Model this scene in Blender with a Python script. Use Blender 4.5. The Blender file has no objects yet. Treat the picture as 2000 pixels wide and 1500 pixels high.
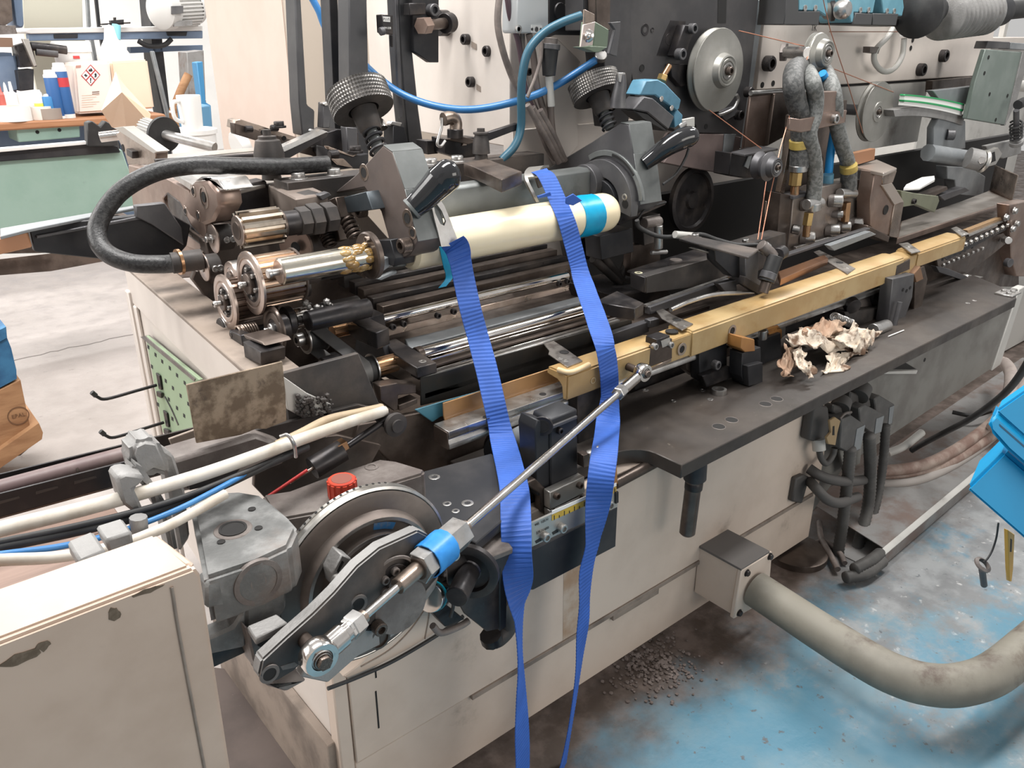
import bpy, bmesh, math, random
from mathutils import Vector, Matrix
random.seed(7)
sc = bpy.context.scene
C = sc.collection
# ---------------------------------------------------------------- camera
FPX, CAMH = 1600.0, 1.4614
PITCH, HEAD = math.radians(22.97), math.radians(50.17)
FW = Vector((math.cos(HEAD)*math.cos(PITCH), math.sin(HEAD)*math.cos(PITCH), -math.sin(PITCH)))
RT = Vector((math.sin(HEAD), -math.cos(HEAD), 0))
UP = RT.cross(FW)
CAM = Vector((0, 0, CAMH))
cd = bpy.data.cameras.new('camera')
cd.sensor_fit = 'HORIZONTAL'; cd.sensor_width = 36; cd.lens = 36*FPX/2000
cd.clip_start = .02; cd.clip_end = 100
cam = bpy.data.objects.new('camera', cd); C.objects.link(cam)
cam.matrix_world = Matrix(((RT.x, UP.x, -FW.x, 0), (RT.y, UP.y, -FW.y, 0), (RT.z, UP.z, -FW.z, CAMH), (0, 0, 0, 1)))
sc.camera = cam
# ---------------------------------------------------------------- light
w = bpy.data.worlds.new('world'); sc.world = w; w.use_nodes = True
w.node_tree.nodes['Background'].inputs[0].default_value = (1.0, .985, .97, 1)
w.node_tree.nodes['Background'].inputs[1].default_value = .40
def area(name, loc, target, sx, sy, power, col=(1, .98, .95)):
    d = bpy.data.lights.new(name, 'AREA'); d.shape = 'RECTANGLE'; d.size = sx; d.size_y = sy
    d.energy = power; d.color = col
    o = bpy.data.objects.new(name, d); C.objects.link(o); o.location = loc
    o.rotation_euler = (Vector(target)-Vector(loc)).to_track_quat('-Z', 'Y').to_euler()
    return o
area('skylight', (-3.6, 4.4, 3.6), (.9, 1.9, .9), 3.4, 2.6, 150)
area('overhead_light', (.6, 1.65, 3.9), (.6, 1.651, 0), 2.4, .6, 125)
for x, y, e in ((3.5, .75, 75), (5.8, 2.6, 70), (.4, 4.8, 45), (2.8, 5.4, 60), (-2.2, 6.4, 52), (.8, 8.6, 120), (4, 8.5, 90), (-3.5, 9.4, 110)):  # first added to brighten the right housing front, rear ones the background
    area('overhead_light', (x, y, 3.9), (x, y+.001, 0), 1.8, .4, e)
area('front_fill', (2.4, -3.6, 1.9), (1.4, 1.2, .45), 3.4, 1.6, 52, (1, .95, .88))  # added fill from the front, brightens cabinet and cover fronts; no window there
vs = sc.view_settings
vs.view_transform = 'Standard'; vs.look = 'None'; vs.gamma = 1; vs.use_curve_mapping = False
vs.exposure = .45
# ---------------------------------------------------------------- pixel -> place on a known plane
def ray(px, py): return FW + RT*((px-1000)/FPX) - UP*((py-750)/FPX)
def zp(z, *pts): return [CAM+ray(*p)*((z-CAMH)/ray(*p).z) for p in pts]
def yp(y, *pts): return [CAM+ray(*p)*(y/ray(*p).y) for p in pts]
def xp(x, *pts): return [CAM+ray(*p)*(x/ray(*p).x) for p in pts]
def Y1(y, px, py): return yp(y, (px, py))[0]
def X1(x, px, py): return xp(x, (px, py))[0]
def Z1(z, px, py): return zp(z, (px, py))[0]
V = Vector
EX, EY, EZ = V((1, 0, 0)), V((0, 1, 0)), V((0, 0, 1))
# ---------------------------------------------------------------- materials
MATS = {}
def mat(name, col, rough=.5, metal=0, col2=None, scale=8, lo=.4, hi=.65, bump=0, bscale=60, dirt=None, dscale=3, dlo=.55, dhi=.75, stretch=None, coat=0, spec=None, rvar=0):
    m = bpy.data.materials.new(name); m.use_nodes = True; nt = m.node_tree; N = nt.nodes; L = nt.links
    b = N['Principled BSDF']; b.inputs['Roughness'].default_value = rough; b.inputs['Metallic'].default_value = metal
    if coat: b.inputs['Coat Weight'].default_value = coat
    if spec is not None: b.inputs['Specular IOR Level'].default_value = spec
    tc = N.new('ShaderNodeTexCoord'); src = tc.outputs['Object']
    if stretch:
        mp = N.new('ShaderNodeMapping'); mp.inputs['Scale'].default_value = stretch; L.new(src, mp.inputs[0]); src = mp.outputs[0]
    def noise(s, det=6, rg=.6):
        n = N.new('ShaderNodeTexNoise'); n.inputs['Scale'].default_value = s; n.inputs['Detail'].default_value = det
        n.inputs['Roughness'].default_value = rg; L.new(src, n.inputs['Vector']); return n.outputs[0]
    def ramp(o, lo, hi):
        r = N.new('ShaderNodeMapRange'); r.interpolation_type = 'SMOOTHSTEP'; r.inputs['From Min'].default_value = lo; r.inputs['From Max'].default_value = hi
        L.new(o, r.inputs[0]); return r.outputs[0]
    def mix(f, a, c):
        x = N.new('ShaderNodeMix'); x.data_type = 'RGBA'; L.new(f, x.inputs[0])
        for i, v in ((6, a), (7, c)):
            if isinstance(v, tuple): x.inputs[i].default_value = (*v, 1)
            else: L.new(v, x.inputs[i])
        return x.outputs[2]
    cur = col
    if col2: cur = mix(ramp(noise(scale), lo, hi), cur, col2)
    if dirt: cur = mix(ramp(noise(dscale, 9, .68), dlo, dhi), cur, dirt)
    if isinstance(cur, tuple): b.inputs['Base Color'].default_value = (*cur, 1)
    else: L.new(cur, b.inputs['Base Color'])
    if rvar:
        r = N.new('ShaderNodeMapRange'); r.inputs['To Min'].default_value = max(.03, rough-rvar); r.inputs['To Max'].default_value = rough+rvar
        r.inputs['From Min'].default_value = .35; r.inputs['From Max'].default_value = .65
        L.new(noise(scale*2.3), r.inputs[0]); L.new(r.outputs[0], b.inputs['Roughness'])
    if bump:
        bp = N.new('ShaderNodeBump'); bp.inputs['Strength'].default_value = bump; bp.inputs['Distance'].default_value = .002
        L.new(noise(bscale), bp.inputs['Height']); L.new(bp.outputs[0], b.inputs['Normal'])
    MATS[name] = m; return m
black = mat('blackened steel', (.030, .028, .030), .42, .55, (.085, .070, .062), 9, .42, .72, rvar=.15)
blacks = mat('satin black oxide', (.022, .023, .027), .5, .3, (.045, .043, .045), 7)
postm = mat('grey black post steel', (.060, .060, .064), .45, .45, (.10, .098, .10), 4)
dusty = mat('dusty black steel', (.045, .041, .040), .6, .3, (.12, .098, .085), 6, .4, .7, .15, 90, rvar=.12)
tabm = mat('oiled table plate', (.034, .028, .025), .5, .15, (.068, .055, .046), 4, .4, .75, .08, 120, (.20, .17, .14), 45, .64, .74, rvar=.12)
gun = mat('gunmetal', (.088, .086, .092), .48, .45, (.14, .138, .14), 5, bump=.06, bscale=70)
greyp = mat('grey enamel', (.20, .215, .225), .5, .1, (.28, .29, .30), 6, dirt=(.09, .085, .08), dscale=5, bump=.08)
steel = mat('oily brown steel', (.30, .24, .20), .33, .9, (.46, .38, .33), 8, rvar=.12)
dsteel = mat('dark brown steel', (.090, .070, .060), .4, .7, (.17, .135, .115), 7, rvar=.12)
bronze = mat('oiled bronze', (.42, .24, .13), .28, .95, (.55, .34, .2), 14)
chrome = mat('polished steel', (.72, .69, .66), .16, 1, (.58, .53, .49), 10, rvar=.07)
satin = mat('satin steel', (.56, .55, .54), .34, .95, (.40, .38, .36), 12, rvar=.08)
alu = mat('milled aluminium', (.50, .485, .46), .38, .8, (.48, .45, .41), 10)
cast = mat('cast aluminium', (.12, .122, .12), .6, .25, (.26, .262, .258), 12, .42, .68, .5, 140, (.17, .13, .11), 4, .5, .72)
castd = mat('oily cast iron', (.12, .10, .092), .5, .3, (.24, .215, .20), 11, .35, .7, .4, 120, (.10, .08, .07), 5, .5, .7)
castl = mat('pale cast aluminium', (.27, .265, .26), .55, .3, (.19, .185, .18), 12, .4, .7, .5, 160, (.16, .13, .11), 6, .56, .74)
cream = mat('cream paint', (.62, .515, .435), .5, 0, (.56, .46, .385), 5, dirt=(.30, .24, .19), dscale=5, dlo=.60, dhi=.80, bump=.05, bscale=40)
creamb = mat('pale housing paint', (.66, .60, .55), .48, 0, (.60, .54, .495), 3, dirt=(.42, .36, .31), dscale=3.2, dlo=.62, dhi=.82)
coverm = mat('chipped cover paint', (.53, .41, .33), .42, 0, (.465, .35, .275), 6, dirt=(.32, .25, .2), dscale=7, dlo=.62, dhi=.8)
grime = mat('grimy paint', (.29, .235, .195), .6, 0, (.15, .12, .10), 9, .38, .68, .2, 60)
greyw = mat('greyish white paint', (.50, .49, .465), .5, 0, (.42, .41, .39), 4, dirt=(.2, .18, .16), dscale=4)
dgrey = mat('dirty grey paint', (.21, .205, .19), .6, 0, (.15, .14, .13), 6, dirt=(.33, .32, .29), dscale=3)
plast = mat('cream plastic', (.86, .76, .55), .28, 0, (.82, .70, .48), 5, coat=.3)
yell = mat('yellow urethane', (.39, .25, .105), .38, 0, (.48, .345, .17), 7, .35, .7, .12, 50, (.32, .17, .05), 9, .58, .75, coat=.2)
amber = mat('amber urethane block', (.38, .18, .055), .4, 0, (.30, .13, .04), 9)
blue = mat('blue webbing', (.020, .082, .35), .62, 0, (.026, .10, .42), 14)
tape = mat('cyan tape', (.0, .33, .56), .35, 0, (.0, .27, .48), 20)
rubber = mat('black rubber', (.018, .018, .019), .55, 0, (.035, .034, .034), 12)
ball = mat('glossy black plastic', (.012, .012, .014), .12, 0, (.02, .02, .02), 9, coat=.4)
greyhose = mat('braided hose', (.13, .135, .13), .6, .2, (.22, .225, .22), 90, .45, .55, .5, 240)
cablew = mat('dusty white cable', (.60, .565, .51), .5, 0, (.46, .40, .33), 12, dirt=(.26, .2, .15), dscale=14, dlo=.62, dhi=.75)
cableb = mat('blue air hose', (.03, .16, .40), .35, 0, (.045, .20, .46), 10)
cabler = mat('bright blue hose', (.02, .26, .62), .35)
cabled = mat('grey brown cable', (.15, .125, .115), .55, 0, (.24, .2, .18), 20)
copper = mat('copper wire', (.45, .20, .13), .4, .6)
skyb = mat('light blue sensor housing', (.10, .25, .36), .45, 0, (.07, .18, .26), 12, dirt=(.04, .05, .06), dscale=8, dlo=.6, dhi=.8)
white = mat('white plastic', (.80, .79, .77), .4)
red = mat('red plastic', (.55, .06, .03), .4, 0, (.45, .05, .03), 15)
orange = mat('orange plastic', (.75, .35, .02), .4)
brass = mat('brass', (.48, .33, .14), .35, .9, (.36, .25, .11), 15)
brasss = mat('brown plastic sheet', (.36, .20, .085), .35, 0, (.30, .16, .065), 8, coat=.2)
pegg = mat('pale green enamel', (.30, .40, .26), .5, 0, (.27, .36, .23), 6)
wood = mat('pallet wood', (.40, .22, .11), .75, 0, (.28, .14, .065), 6, .35, .65, .4, 40, stretch=(1, 1, 5))
woodp = mat('grey brown floor boards', (.27, .185, .15), .65, 0, (.19, .125, .10), 6, .35, .65, .4, 40, stretch=(.35, 6, 6))
bench = mat('bench wood', (.42, .20, .10), .5, 0, (.34, .15, .07), 6, stretch=(.4, 5, 5))
bluep = mat('blue painted wood', (.02, .10, .22), .6, 0, (.04, .17, .33), 9, dirt=(.015, .03, .06), dscale=7, bump=.4)
bluebin = mat('bright blue paint', (.0, .24, .48), .5, 0, (.0, .21, .43), 5)
green = mat('pale green paint', (.30, .43, .37), .5, 0, (.26, .39, .33), 4, dirt=(.2, .28, .25), dscale=5)
paper = mat('cream paper sheet', (.85, .62, .45), .6, 0, (.88, .68, .52), 3)
card = mat('cardboard', (.78, .60, .48), .7)
rag = mat('stained rag', (.62, .53, .43), .85, 0, (.66, .58, .49), 14, dirt=(.13, .075, .045), dscale=13, dlo=.45, dhi=.60, bump=.3, bscale=90)
rust = mat('rusty plate', (.13, .092, .062), .6, .3, (.29, .225, .165), 26, .42, .60, .2, 80, (.06, .042, .033), 16, .54, .66)
slate = mat('dull blue machine paint', (.13, .19, .29), .5, 0, (.17, .23, .33), 5)
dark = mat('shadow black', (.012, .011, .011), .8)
ink = mat('printed black', (.02, .02, .02), .6)
inkw = mat('printed white', (.8, .8, .78), .6)
rule = mat('yellow scale paint', (.55, .38, .05), .45, 0, (.42, .27, .05), 20)
concrete = mat('light wall', (.80, .79, .77), .8, 0, (.76, .75, .73), 2)
cable_o = mat('dirty pink cable', (.20, .125, .10), .6, 0, (.34, .27, .23), 12)
pipem = mat('dusty olive pipe', (.215, .20, .165), .6, 0, (.165, .152, .125), 8, .4, .7, .1, 90, (.085, .06, .047), 3.2, .50, .62)
galv = mat('galvanised sheet', (.27, .265, .26), .55, .2, (.21, .205, .20), 6, dirt=(.20, .145, .125), dscale=3, dlo=.44, dhi=.62)
# ---------------------------------------------------------------- object plumbing
W = {}
def link(o, m, parent):
    C.objects.link(o); W[o.name] = m; o.matrix_basis = m
    if parent is not None:
        o.parent = parent; o.matrix_parent_inverse = W[parent.name].inverted()
    return o
CUR = [None]
class under:                    # everything built inside goes below this part (a sub-part of the thing)
    def __init__(s, o): s.o = o
    def __enter__(s): s.old = CUR[0]; CUR[0] = s.o; return s.o
    def __exit__(s, *a): CUR[0] = s.old
def tag(o, label, cat, group=None, kind=None):
    if label: o['label'] = label
    if cat: o['category'] = cat
    if group: o['group'] = group
    if kind: o['kind'] = kind
    return o
def thing(name, label, cat, at, group=None):
    o = bpy.data.objects.new(name, None); o.empty_display_size = .05
    link(o, Matrix.Translation(V(at)), None); tag(o, label, cat, group); CUR[0] = o
    return o
def struct(o): o['kind'] = 'structure'; return o
def stuff(o): o['kind'] = 'stuff'; return o
U = object()
def mk(name, bm, m, parent=U, smooth=True, ang=38):
    if parent is U: parent = CUR[0]
    bmesh.ops.recalc_face_normals(bm, faces=bm.faces)
    vs_ = [v.co for v in bm.verts]
    lo = V((min(v.x for v in vs_), min(v.y for v in vs_), min(v.z for v in vs_))); hi = V((max(v.x for v in vs_), max(v.y for v in vs_), max(v.z for v in vs_)))
    c = V(((lo.x+hi.x)/2, (lo.y+hi.y)/2, lo.z))
    for v in bm.verts: v.co -= c
    me = bpy.data.meshes.new(name); bm.to_mesh(me); bm.free()
    if smooth:
        me.polygons.foreach_set('use_smooth', [True]*len(me.polygons)); me.set_sharp_from_angle(angle=math.radians(ang))
    if isinstance(m, (list, tuple)):
        for k in m: me.materials.append(k)
    else: me.materials.append(m)
    return link(bpy.data.objects.new(name, me), Matrix.Translation(c), parent)
def copy(o, off, parent=U):
    if parent is U: parent = CUR[0]
    return link(o.copy(), Matrix.Translation(V(off)) @ W[o.name], parent) if False else _copy(o, off, parent)
def _copy(o, off, parent):
    c = o.copy(); c.parent = None
    return link(c, Matrix.Translation(V(off)) @ W[o.name], parent)
# ---- shape adders (into a bmesh)
def bev(bm, geom_edges, b, seg=1):
    es = [e for e in geom_edges if len(e.link_faces) == 2 and e.calc_face_angle(0) > .45]
    if b and es: bmesh.ops.bevel(bm, geom=es, offset=b, segments=seg, affect='EDGES', clamp_overlap=True)
def add_prism(bm, pts, vec, b=.0012, seg=1):
    vec = V(vec); n = len(pts)
    a = [bm.verts.new(V(p)) for p in pts]; c = [bm.verts.new(V(p)+vec) for p in pts]
    fs = [bm.faces.new(a), bm.faces.new(c[::-1])]
    for i in range(n): fs.append(bm.faces.new((a[i], c[i], c[(i+1) % n], a[(i+1) % n])))
    bmesh.ops.recalc_face_normals(bm, faces=fs)
    bev(bm, list({e for f in fs for e in f.edges}), b, seg)
def add_box(bm, p, q, b=.0012, seg=1):
    x0, x1 = sorted((p[0], q[0])); y0, y1 = sorted((p[1], q[1])); z0, z1 = sorted((p[2], q[2]))
    add_prism(bm, [(x0, y0, z0), (x1, y0, z0), (x1, y1, z0), (x0, y1, z0)], (0, 0, z1-z0), b, seg)
def frame_of(d):
    d = V(d).normalized(); a = EZ if abs(d.z) < .9 else EX
    u = d.cross(a).normalized(); return u, d.cross(u).normalized(), d
def add_lathe(bm, p0, d, prof, seg=28, closed=False):
    u, v, d = frame_of(d); p0 = V(p0); rings = []
    for t, r in prof:
        if r <= 1e-6: rings.append([bm.verts.new(p0+d*t)])
        else: rings.append([bm.verts.new(p0+d*t+(u*math.cos(2*math.pi*k/seg)+v*math.sin(2*math.pi*k/seg))*r) for k in range(seg)])
    pr = list(zip(rings, rings[1:])) + ([(rings[-1], rings[0])] if closed else [])
    for A, B in pr:
        for k in range(seg):
            j = (k+1) % seg
            if len(A) == 1 and len(B) == 1: break
            if len(A) == 1: bm.faces.new((A[0], B[k], B[j]))
            elif len(B) == 1: bm.faces.new((A[k], A[j], B[0]))
            else: bm.faces.new((A[k], A[j], B[j], B[k]))
def add_cyl(bm, p0, p1, r, r2=None, seg=24, b=.0012):
    d = V(p1)-V(p0); L_ = d.length; r2 = r if r2 is None else r2; b = min(b, r*.4, r2*.4, L_*.4)
    add_lathe(bm, p0, d, [(0, 0), (0, r-b), (b, r), (L_-b, r2), (L_, r2-b), (L_, 0)], seg)
def spline(pts, n=8):
    pts = [V(p) for p in pts]
    if len(pts) < 3: return pts
    ext = [pts[0]*2-pts[1]]+pts+[pts[-1]*2-pts[-2]]; out = []
    for i in range(1, len(ext)-2):
        a, b_, c, d = ext[i-1:i+3]
        for k in range(n):
            t = k/n; out.append(.5*((2*b_)+(c-a)*t+(2*a-5*b_+4*c-d)*t*t+(3*b_-a-3*c+d)*t**3))
    return out+[pts[-1]]
def add_tube(bm, pts, r, seg=10, n=8, raw=False):
    P_ = [V(p) for p in pts] if raw else spline(pts, n)
    rad = r if callable(r) else (lambda t: r)
    d0 = (P_[1]-P_[0]).normalized(); u, v, _ = frame_of(d0); rings = []
    for i, p in enumerate(P_):
        d = (P_[min(i+1, len(P_)-1)]-P_[max(i-1, 0)]).normalized()
        u = (u-d*u.dot(d)).normalized(); v = d.cross(u); rr = rad(i/(len(P_)-1))
        rings.append([bm.verts.new(p+(u*math.cos(2*math.pi*k/seg)+v*math.sin(2*math.pi*k/seg))*rr) for k in range(seg)])
    for A, B in zip(rings, rings[1:]):
        for k in range(seg): bm.faces.new((A[k], A[(k+1) % seg], B[(k+1) % seg], B[k]))
    bm.faces.new(rings[0][::-1]); bm.faces.new(rings[-1])
def add_coil(bm, p0, p1, R, r, turns, seg=6):
    u, v, d = frame_of(V(p1)-V(p0)); L_ = (V(p1)-V(p0)).length; n = int(turns*14)
    add_tube(bm, [V(p0)+d*(L_*i/n)+(u*math.cos(2*math.pi*turns*i/n)+v*math.sin(2*math.pi*turns*i/n))*R for i in range(n+1)], r, seg, raw=True)
def add_gear(bm, p0, p1, r, teeth, dep, duty=.5):
    u, v, d = frame_of(V(p1)-V(p0)); pts = []
    for k in range(teeth):
        for f, rr in ((0, r-dep), (.12, r), (duty, r), (duty+.12, r-dep)):
            a = 2*math.pi*(k+f)/teeth; pts.append(V(p0)+(u*math.cos(a)+v*math.sin(a))*rr)
    add_prism(bm, pts, V(p1)-V(p0), 0)
# ---- one-call objects
def prism(name, pts, vec, m, parent=U, b=.0012, seg=1):
    bm = bmesh.new(); add_prism(bm, pts, vec, b, seg); return mk(name, bm, m, parent)
def box(name, p, q, m, parent=U, b=.0012, seg=1):
    bm = bmesh.new(); add_box(bm, p, q, b, seg); return mk(name, bm, m, parent)
def cyl(name, p0, p1, r, m, parent=U, r2=None, seg=24, b=.0012):
    bm = bmesh.new(); add_cyl(bm, p0, p1, r, r2, seg, b); return mk(name, bm, m, parent)
def lathe(name, p0, d, prof, m, parent=U, seg=32, closed=False):
    bm = bmesh.new(); add_lathe(bm, p0, d, prof, seg, closed); return mk(name, bm, m, parent)
def tube(name, pts, r, m, parent=U, seg=10, n=8):
    bm = bmesh.new(); add_tube(bm, pts, r, seg, n); return mk(name, bm, m, parent)
def coil(name, p0, p1, R, r, turns, m, parent=U):
    bm = bmesh.new(); add_coil(bm, p0, p1, R, r, turns); return mk(name, bm, m, parent)
def gear(name, p0, p1, r, teeth, dep, m, parent=U, duty=.5):
    bm = bmesh.new(); add_gear(bm, p0, p1, r, teeth, dep, duty); return mk(name, bm, m, parent)
# shared fastener meshes: axis +Z, unit radius
def _tmpl(fn, name):
    bm = bmesh.new(); fn(bm); bmesh.ops.recalc_face_normals(bm, faces=bm.faces)
    me = bpy.data.meshes.new(name); bm.to_mesh(me); bm.free()
    me.polygons.foreach_set('use_smooth', [True]*len(me.polygons)); me.set_sharp_from_angle(angle=.6); return me
def _socket(bm):
    add_lathe(bm, (0, 0, -.3), (0, 0, 1), [(0, 0), (0, 1), (1.2, 1), (1.35, .88), (1.35, .56)], 18)
    ring = [v for v in bm.verts if abs(v.co.z-1.05) < 1e-4 and v.co.xy.length < .6]
    n = len(ring); ring.sort(key=lambda v: math.atan2(v.co.y, v.co.x))
    low = [bm.verts.new(V((v.co.x, v.co.y, .35))) for v in ring]
    for k in range(n): bm.faces.new((ring[k], low[k], low[(k+1) % n], ring[(k+1) % n]))
    bm.faces.new(low)
def _hex(bm):
    add_prism(bm, [(math.cos(k*math.pi/3), math.sin(k*math.pi/3), -.2) for k in range(6)], (0, 0, 1.0), .08)
    add_cyl(bm, (0, 0, -.3), (0, 0, .06), 1.25, None, 18, .02)
def _flat(bm):
    add_lathe(bm, (0, 0, -.3), (0, 0, 1), [(0, 0), (0, 1), (.38, 1), (.42, .9), (.42, .55), (.25, .5), (.25, 0)], 18)
def _hole(bm):      # countersunk bore with a raised lip of its own, sits 0.3 mm proud
    add_lathe(bm, (0, 0, -.3), (0, 0, 1), [(.32, 0), (.32, .82), (.36, .84), (.36, 1), (.2, 1)], 18)
TM = {'socket': _tmpl(_socket, 'socket_screw'), 'hex': _tmpl(_hex, 'hex_bolt'), 'flat': _tmpl(_flat, 'flat_screw'), 'hole': _tmpl(_hole, 'bore')}
_mv = {}
def screw(pos, d, r, kind='socket', m=None, name=None, parent=U):
    if parent is U: parent = CUR[0]
    m = m or black
    key = (kind, m.name)
    if key not in _mv:
        me = TM[kind].copy(); me.materials.append(m); _mv[key] = me
    nm = name or {'socket': 'socket_screw', 'hex': 'hex_bolt', 'flat': 'screw', 'hole': 'hole'}[kind]
    o = bpy.data.objects.new(nm, _mv[key])
    q = V(d).to_track_quat('Z', 'Y').to_matrix().to_4x4()
    return link(o, Matrix.Translation(V(pos)) @ q @ Matrix.Scale(r, 4), parent)
def hole(pos, d, r, m=None, parent=U): return screw(pos, d, r, 'hole', m or dark, 'bore', parent)
NY, NX = V((0, -1, 0)), V((-1, 0, 0))
# ================================================================ floor and far walls
def floor_material():
    m = bpy.data.materials.new('worn painted floor'); m.use_nodes = True; nt = m.node_tree; N = nt.nodes; L = nt.links
    b = N['Principled BSDF']; tc = N.new('ShaderNodeTexCoord'); sep = N.new('ShaderNodeSeparateXYZ'); L.new(tc.outputs['Object'], sep.inputs[0])
    def noise(s, det=8, rg=.62):
        n = N.new('ShaderNodeTexNoise'); n.inputs['Scale'].default_value = s; n.inputs['Detail'].default_value = det; n.inputs['Roughness'].default_value = rg
        L.new(tc.outputs['Object'], n.inputs['Vector']); return n.outputs[0]
    def mr(o, lo, hi):
        r = N.new('ShaderNodeMapRange'); r.interpolation_type = 'SMOOTHSTEP'; r.inputs['From Min'].default_value = lo; r.inputs['From Max'].default_value = hi
        L.new(o, r.inputs[0]); return r.outputs[0]
    def math_(op, a, c):
        x = N.new('ShaderNodeMath'); x.operation = op
        for i, v in enumerate((a, c)):
            if isinstance(v, (int, float)): x.inputs[i].default_value = v
            else: L.new(v, x.inputs[i])
        return x.outputs[0]
    def mix(f, a, c):
        x = N.new('ShaderNodeMix'); x.data_type = 'RGBA'; L.new(f, x.inputs[0])
        for i, v in ((6, a), (7, c)):
            if isinstance(v, tuple): x.inputs[i].default_value = (*v, 1)
            else: L.new(v, x.inputs[i])
        return x.outputs[2]
    conc = mix(mr(noise(1.6), .35, .7), (.40, .36, .34), (.33, .295, .275))
    conc = mix(mr(noise(26), .62, .74), conc, (.24, .21, .195))
    paint = mix(mr(noise(5), .4, .65), (.075, .19, .265), (.125, .215, .265))
    worn = mix(mr(noise(7), .4, .6), (.24, .25, .255), (.155, .16, .165))
    worn = mix(mr(noise(30), .60, .70), worn, (.42, .42, .415))
    # the blue coat is worn through away from the machine (larger x) and in flakes
    wear = math_('ADD', noise(3.2, 9, .7), math_('MULTIPLY', math_('SUBTRACT', sep.outputs[0], 1.55), .20))
    aisle = mix(mr(wear, .50, .66), paint, worn)
    aisle = mix(mr(noise(38, 4), .63, .70), aisle, (.09, .10, .11))
    dirt = mix(mr(noise(14), .4, .65), (.075, .055, .045), (.15, .115, .10))
    edge = math_('ADD', sep.outputs[1], math_('MULTIPLY', math_('SUBTRACT', noise(6), .5), .45))
    col = mix(mr(edge, .78, 1.0), aisle, dirt)
    col = mix(mr(math_('SUBTRACT', sep.outputs[1], math_('MULTIPLY', sep.outputs[0], .5)), .95, 1.2), col, conc)
    L.new(col, b.inputs['Base Color']); b.inputs['Roughness'].default_value = .5
    r = mr(noise(9), .3, .7); rr = N.new('ShaderNodeMapRange'); rr.inputs['To Min'].default_value = .32; rr.inputs['To Max'].default_value = .65; L.new(r, rr.inputs[0]); L.new(rr.outputs[0], b.inputs['Roughness'])
    bp = N.new('ShaderNodeBump'); bp.inputs['Strength'].default_value = .35; bp.inputs['Distance'].default_value = .004; L.new(noise(45), bp.inputs['Height']); L.new(bp.outputs[0], b.inputs['Normal'])
    return m
bm = bmesh.new(); add_box(bm, (-7, -4, -.1), (13, 12, 0), 0)
fl = mk('floor', bm, floor_material(), None); struct(fl)
# put the object origin at the world origin so the paint borders sit in world metres
for v in fl.data.vertices: v.co += W['floor'].translation
fl.matrix_basis = Matrix(); W['floor'] = Matrix()
bm = bmesh.new()
a, b_ = Z1(0, 30, 703), Z1(0, 262, 652); prev = None
pts = [a.lerp(b_, t/14)+V((random.uniform(-.012, .012), random.uniform(-.012, .012), 0)) for t in range(-2, 17)]
add_prism(bm, [p+V((0, -.005, .0005)) for p in pts]+[p+V((0, .005, .0005)) for p in pts[::-1]], (0, 0, .0006), 0)
crack = mk('crack', bm, mat('crack filler', (.20, .18, .17), .9), fl)
struct(box('wall_back', (-7, 11.8, 0), (13, 12, 5.5), concrete, None))
struct(box('wall_left', (-7, -4, 0), (-6.8, 11.8, 5.5), concrete, None))
# ================================================================ main cabinet under the machine
YF, XL = 1.062, .476
cab = thing('machine_cabinet', 'long cream painted machine base cabinet with stepped plinth seam', 'machine base', (1.2, 1.5, 0))
box('front_panel', (XL+.03, YF, .203), (2.092, YF+.03, .58), cream, b=.002)
box('plinth_panel', (XL+.03, YF+.006, .03), (2.092, YF+.04, .197), cream, b=.002)
box('seam_lip', (XL+.30, YF-.004, .192), (2.06, YF+.006, .204), grime, b=.001)
box('seam_lip', (XL+.72, YF-.005, .178), (1.36, YF+.006, .194), grime, b=.001)
box('corner_post', (XL, YF+.002, .04), (XL+.028, YF+.035, .58), cream, b=.003)
box('end_panel', (XL+.004, YF+.04, .17), (XL+.03, 1.30, .58), creamb, b=.002)
box('end_skirt', (XL-.016, YF+.02, .0), (XL+.004, 1.66, .26), grime, b=.002)
box('right_end_panel', (2.062, YF+.03, .05), (2.092, 1.6, .58), cream, b=.002)
SK = [(XL, 1.24), (XL+.063, 2.17)]
def endp(name, off, th, y0, y1, z0, z1, m, b=.003):
    k = .063/.93; x0, x1 = XL+off+k*(y0-1.24), XL+off+k*(y1-1.24)
    return prism(name, [(x0, y0, z0), (x1, y1, z0), (x1+th, y1, z0), (x0+th, y0, z0)], (0, 0, z1-z0), m, b=b)
endp('rear_frame_end', 0, .03, 1.24, 2.17, .838, .931, creamb)
endp('rear_end_panel', .006, .024, 1.24, 2.17, .17, .834, creamb)
endp('rear_corner_trim', -.008, .014, 2.145, 2.175, .04, .87, creamb)
endp('rear_corner_trim', -.004, .01, 2.105, 2.13, .04, .84, creamb)
endp('top_flange', 0, .085, 1.24, 2.17, .926, .936, grime, .002)
box('inner_sump', (XL+.16, 1.30, .575), (2.6, 1.75, .59), dsteel, b=.002)
endp('inner_wall', .09, .02, 1.27, 2.15, .63, .89, grime, .002)
box('slot', (XL+.080, YF-.0012, .258), (XL+.083, YF+.001, .348), dark, b=0)
box('slot', (XL+.083, YF-.0012, .378), (XL+.086, YF+.001, .396), dark, b=0)
bm = bmesh.new()
add_prism(bm, [(1.11, YF-.0006, .206), (1.115, YF-.0006, .43), (1.085, YF-.0006, .45), (1.03, YF-.0006, .45), (1.035, YF-.0006, .206)], (0, .0004, 0), 0)
mk('rust_stain', bm, mat('rust stain', (.36, .235, .15), .6, 0, (.50, .42, .35), 9, .35, .6))
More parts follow.
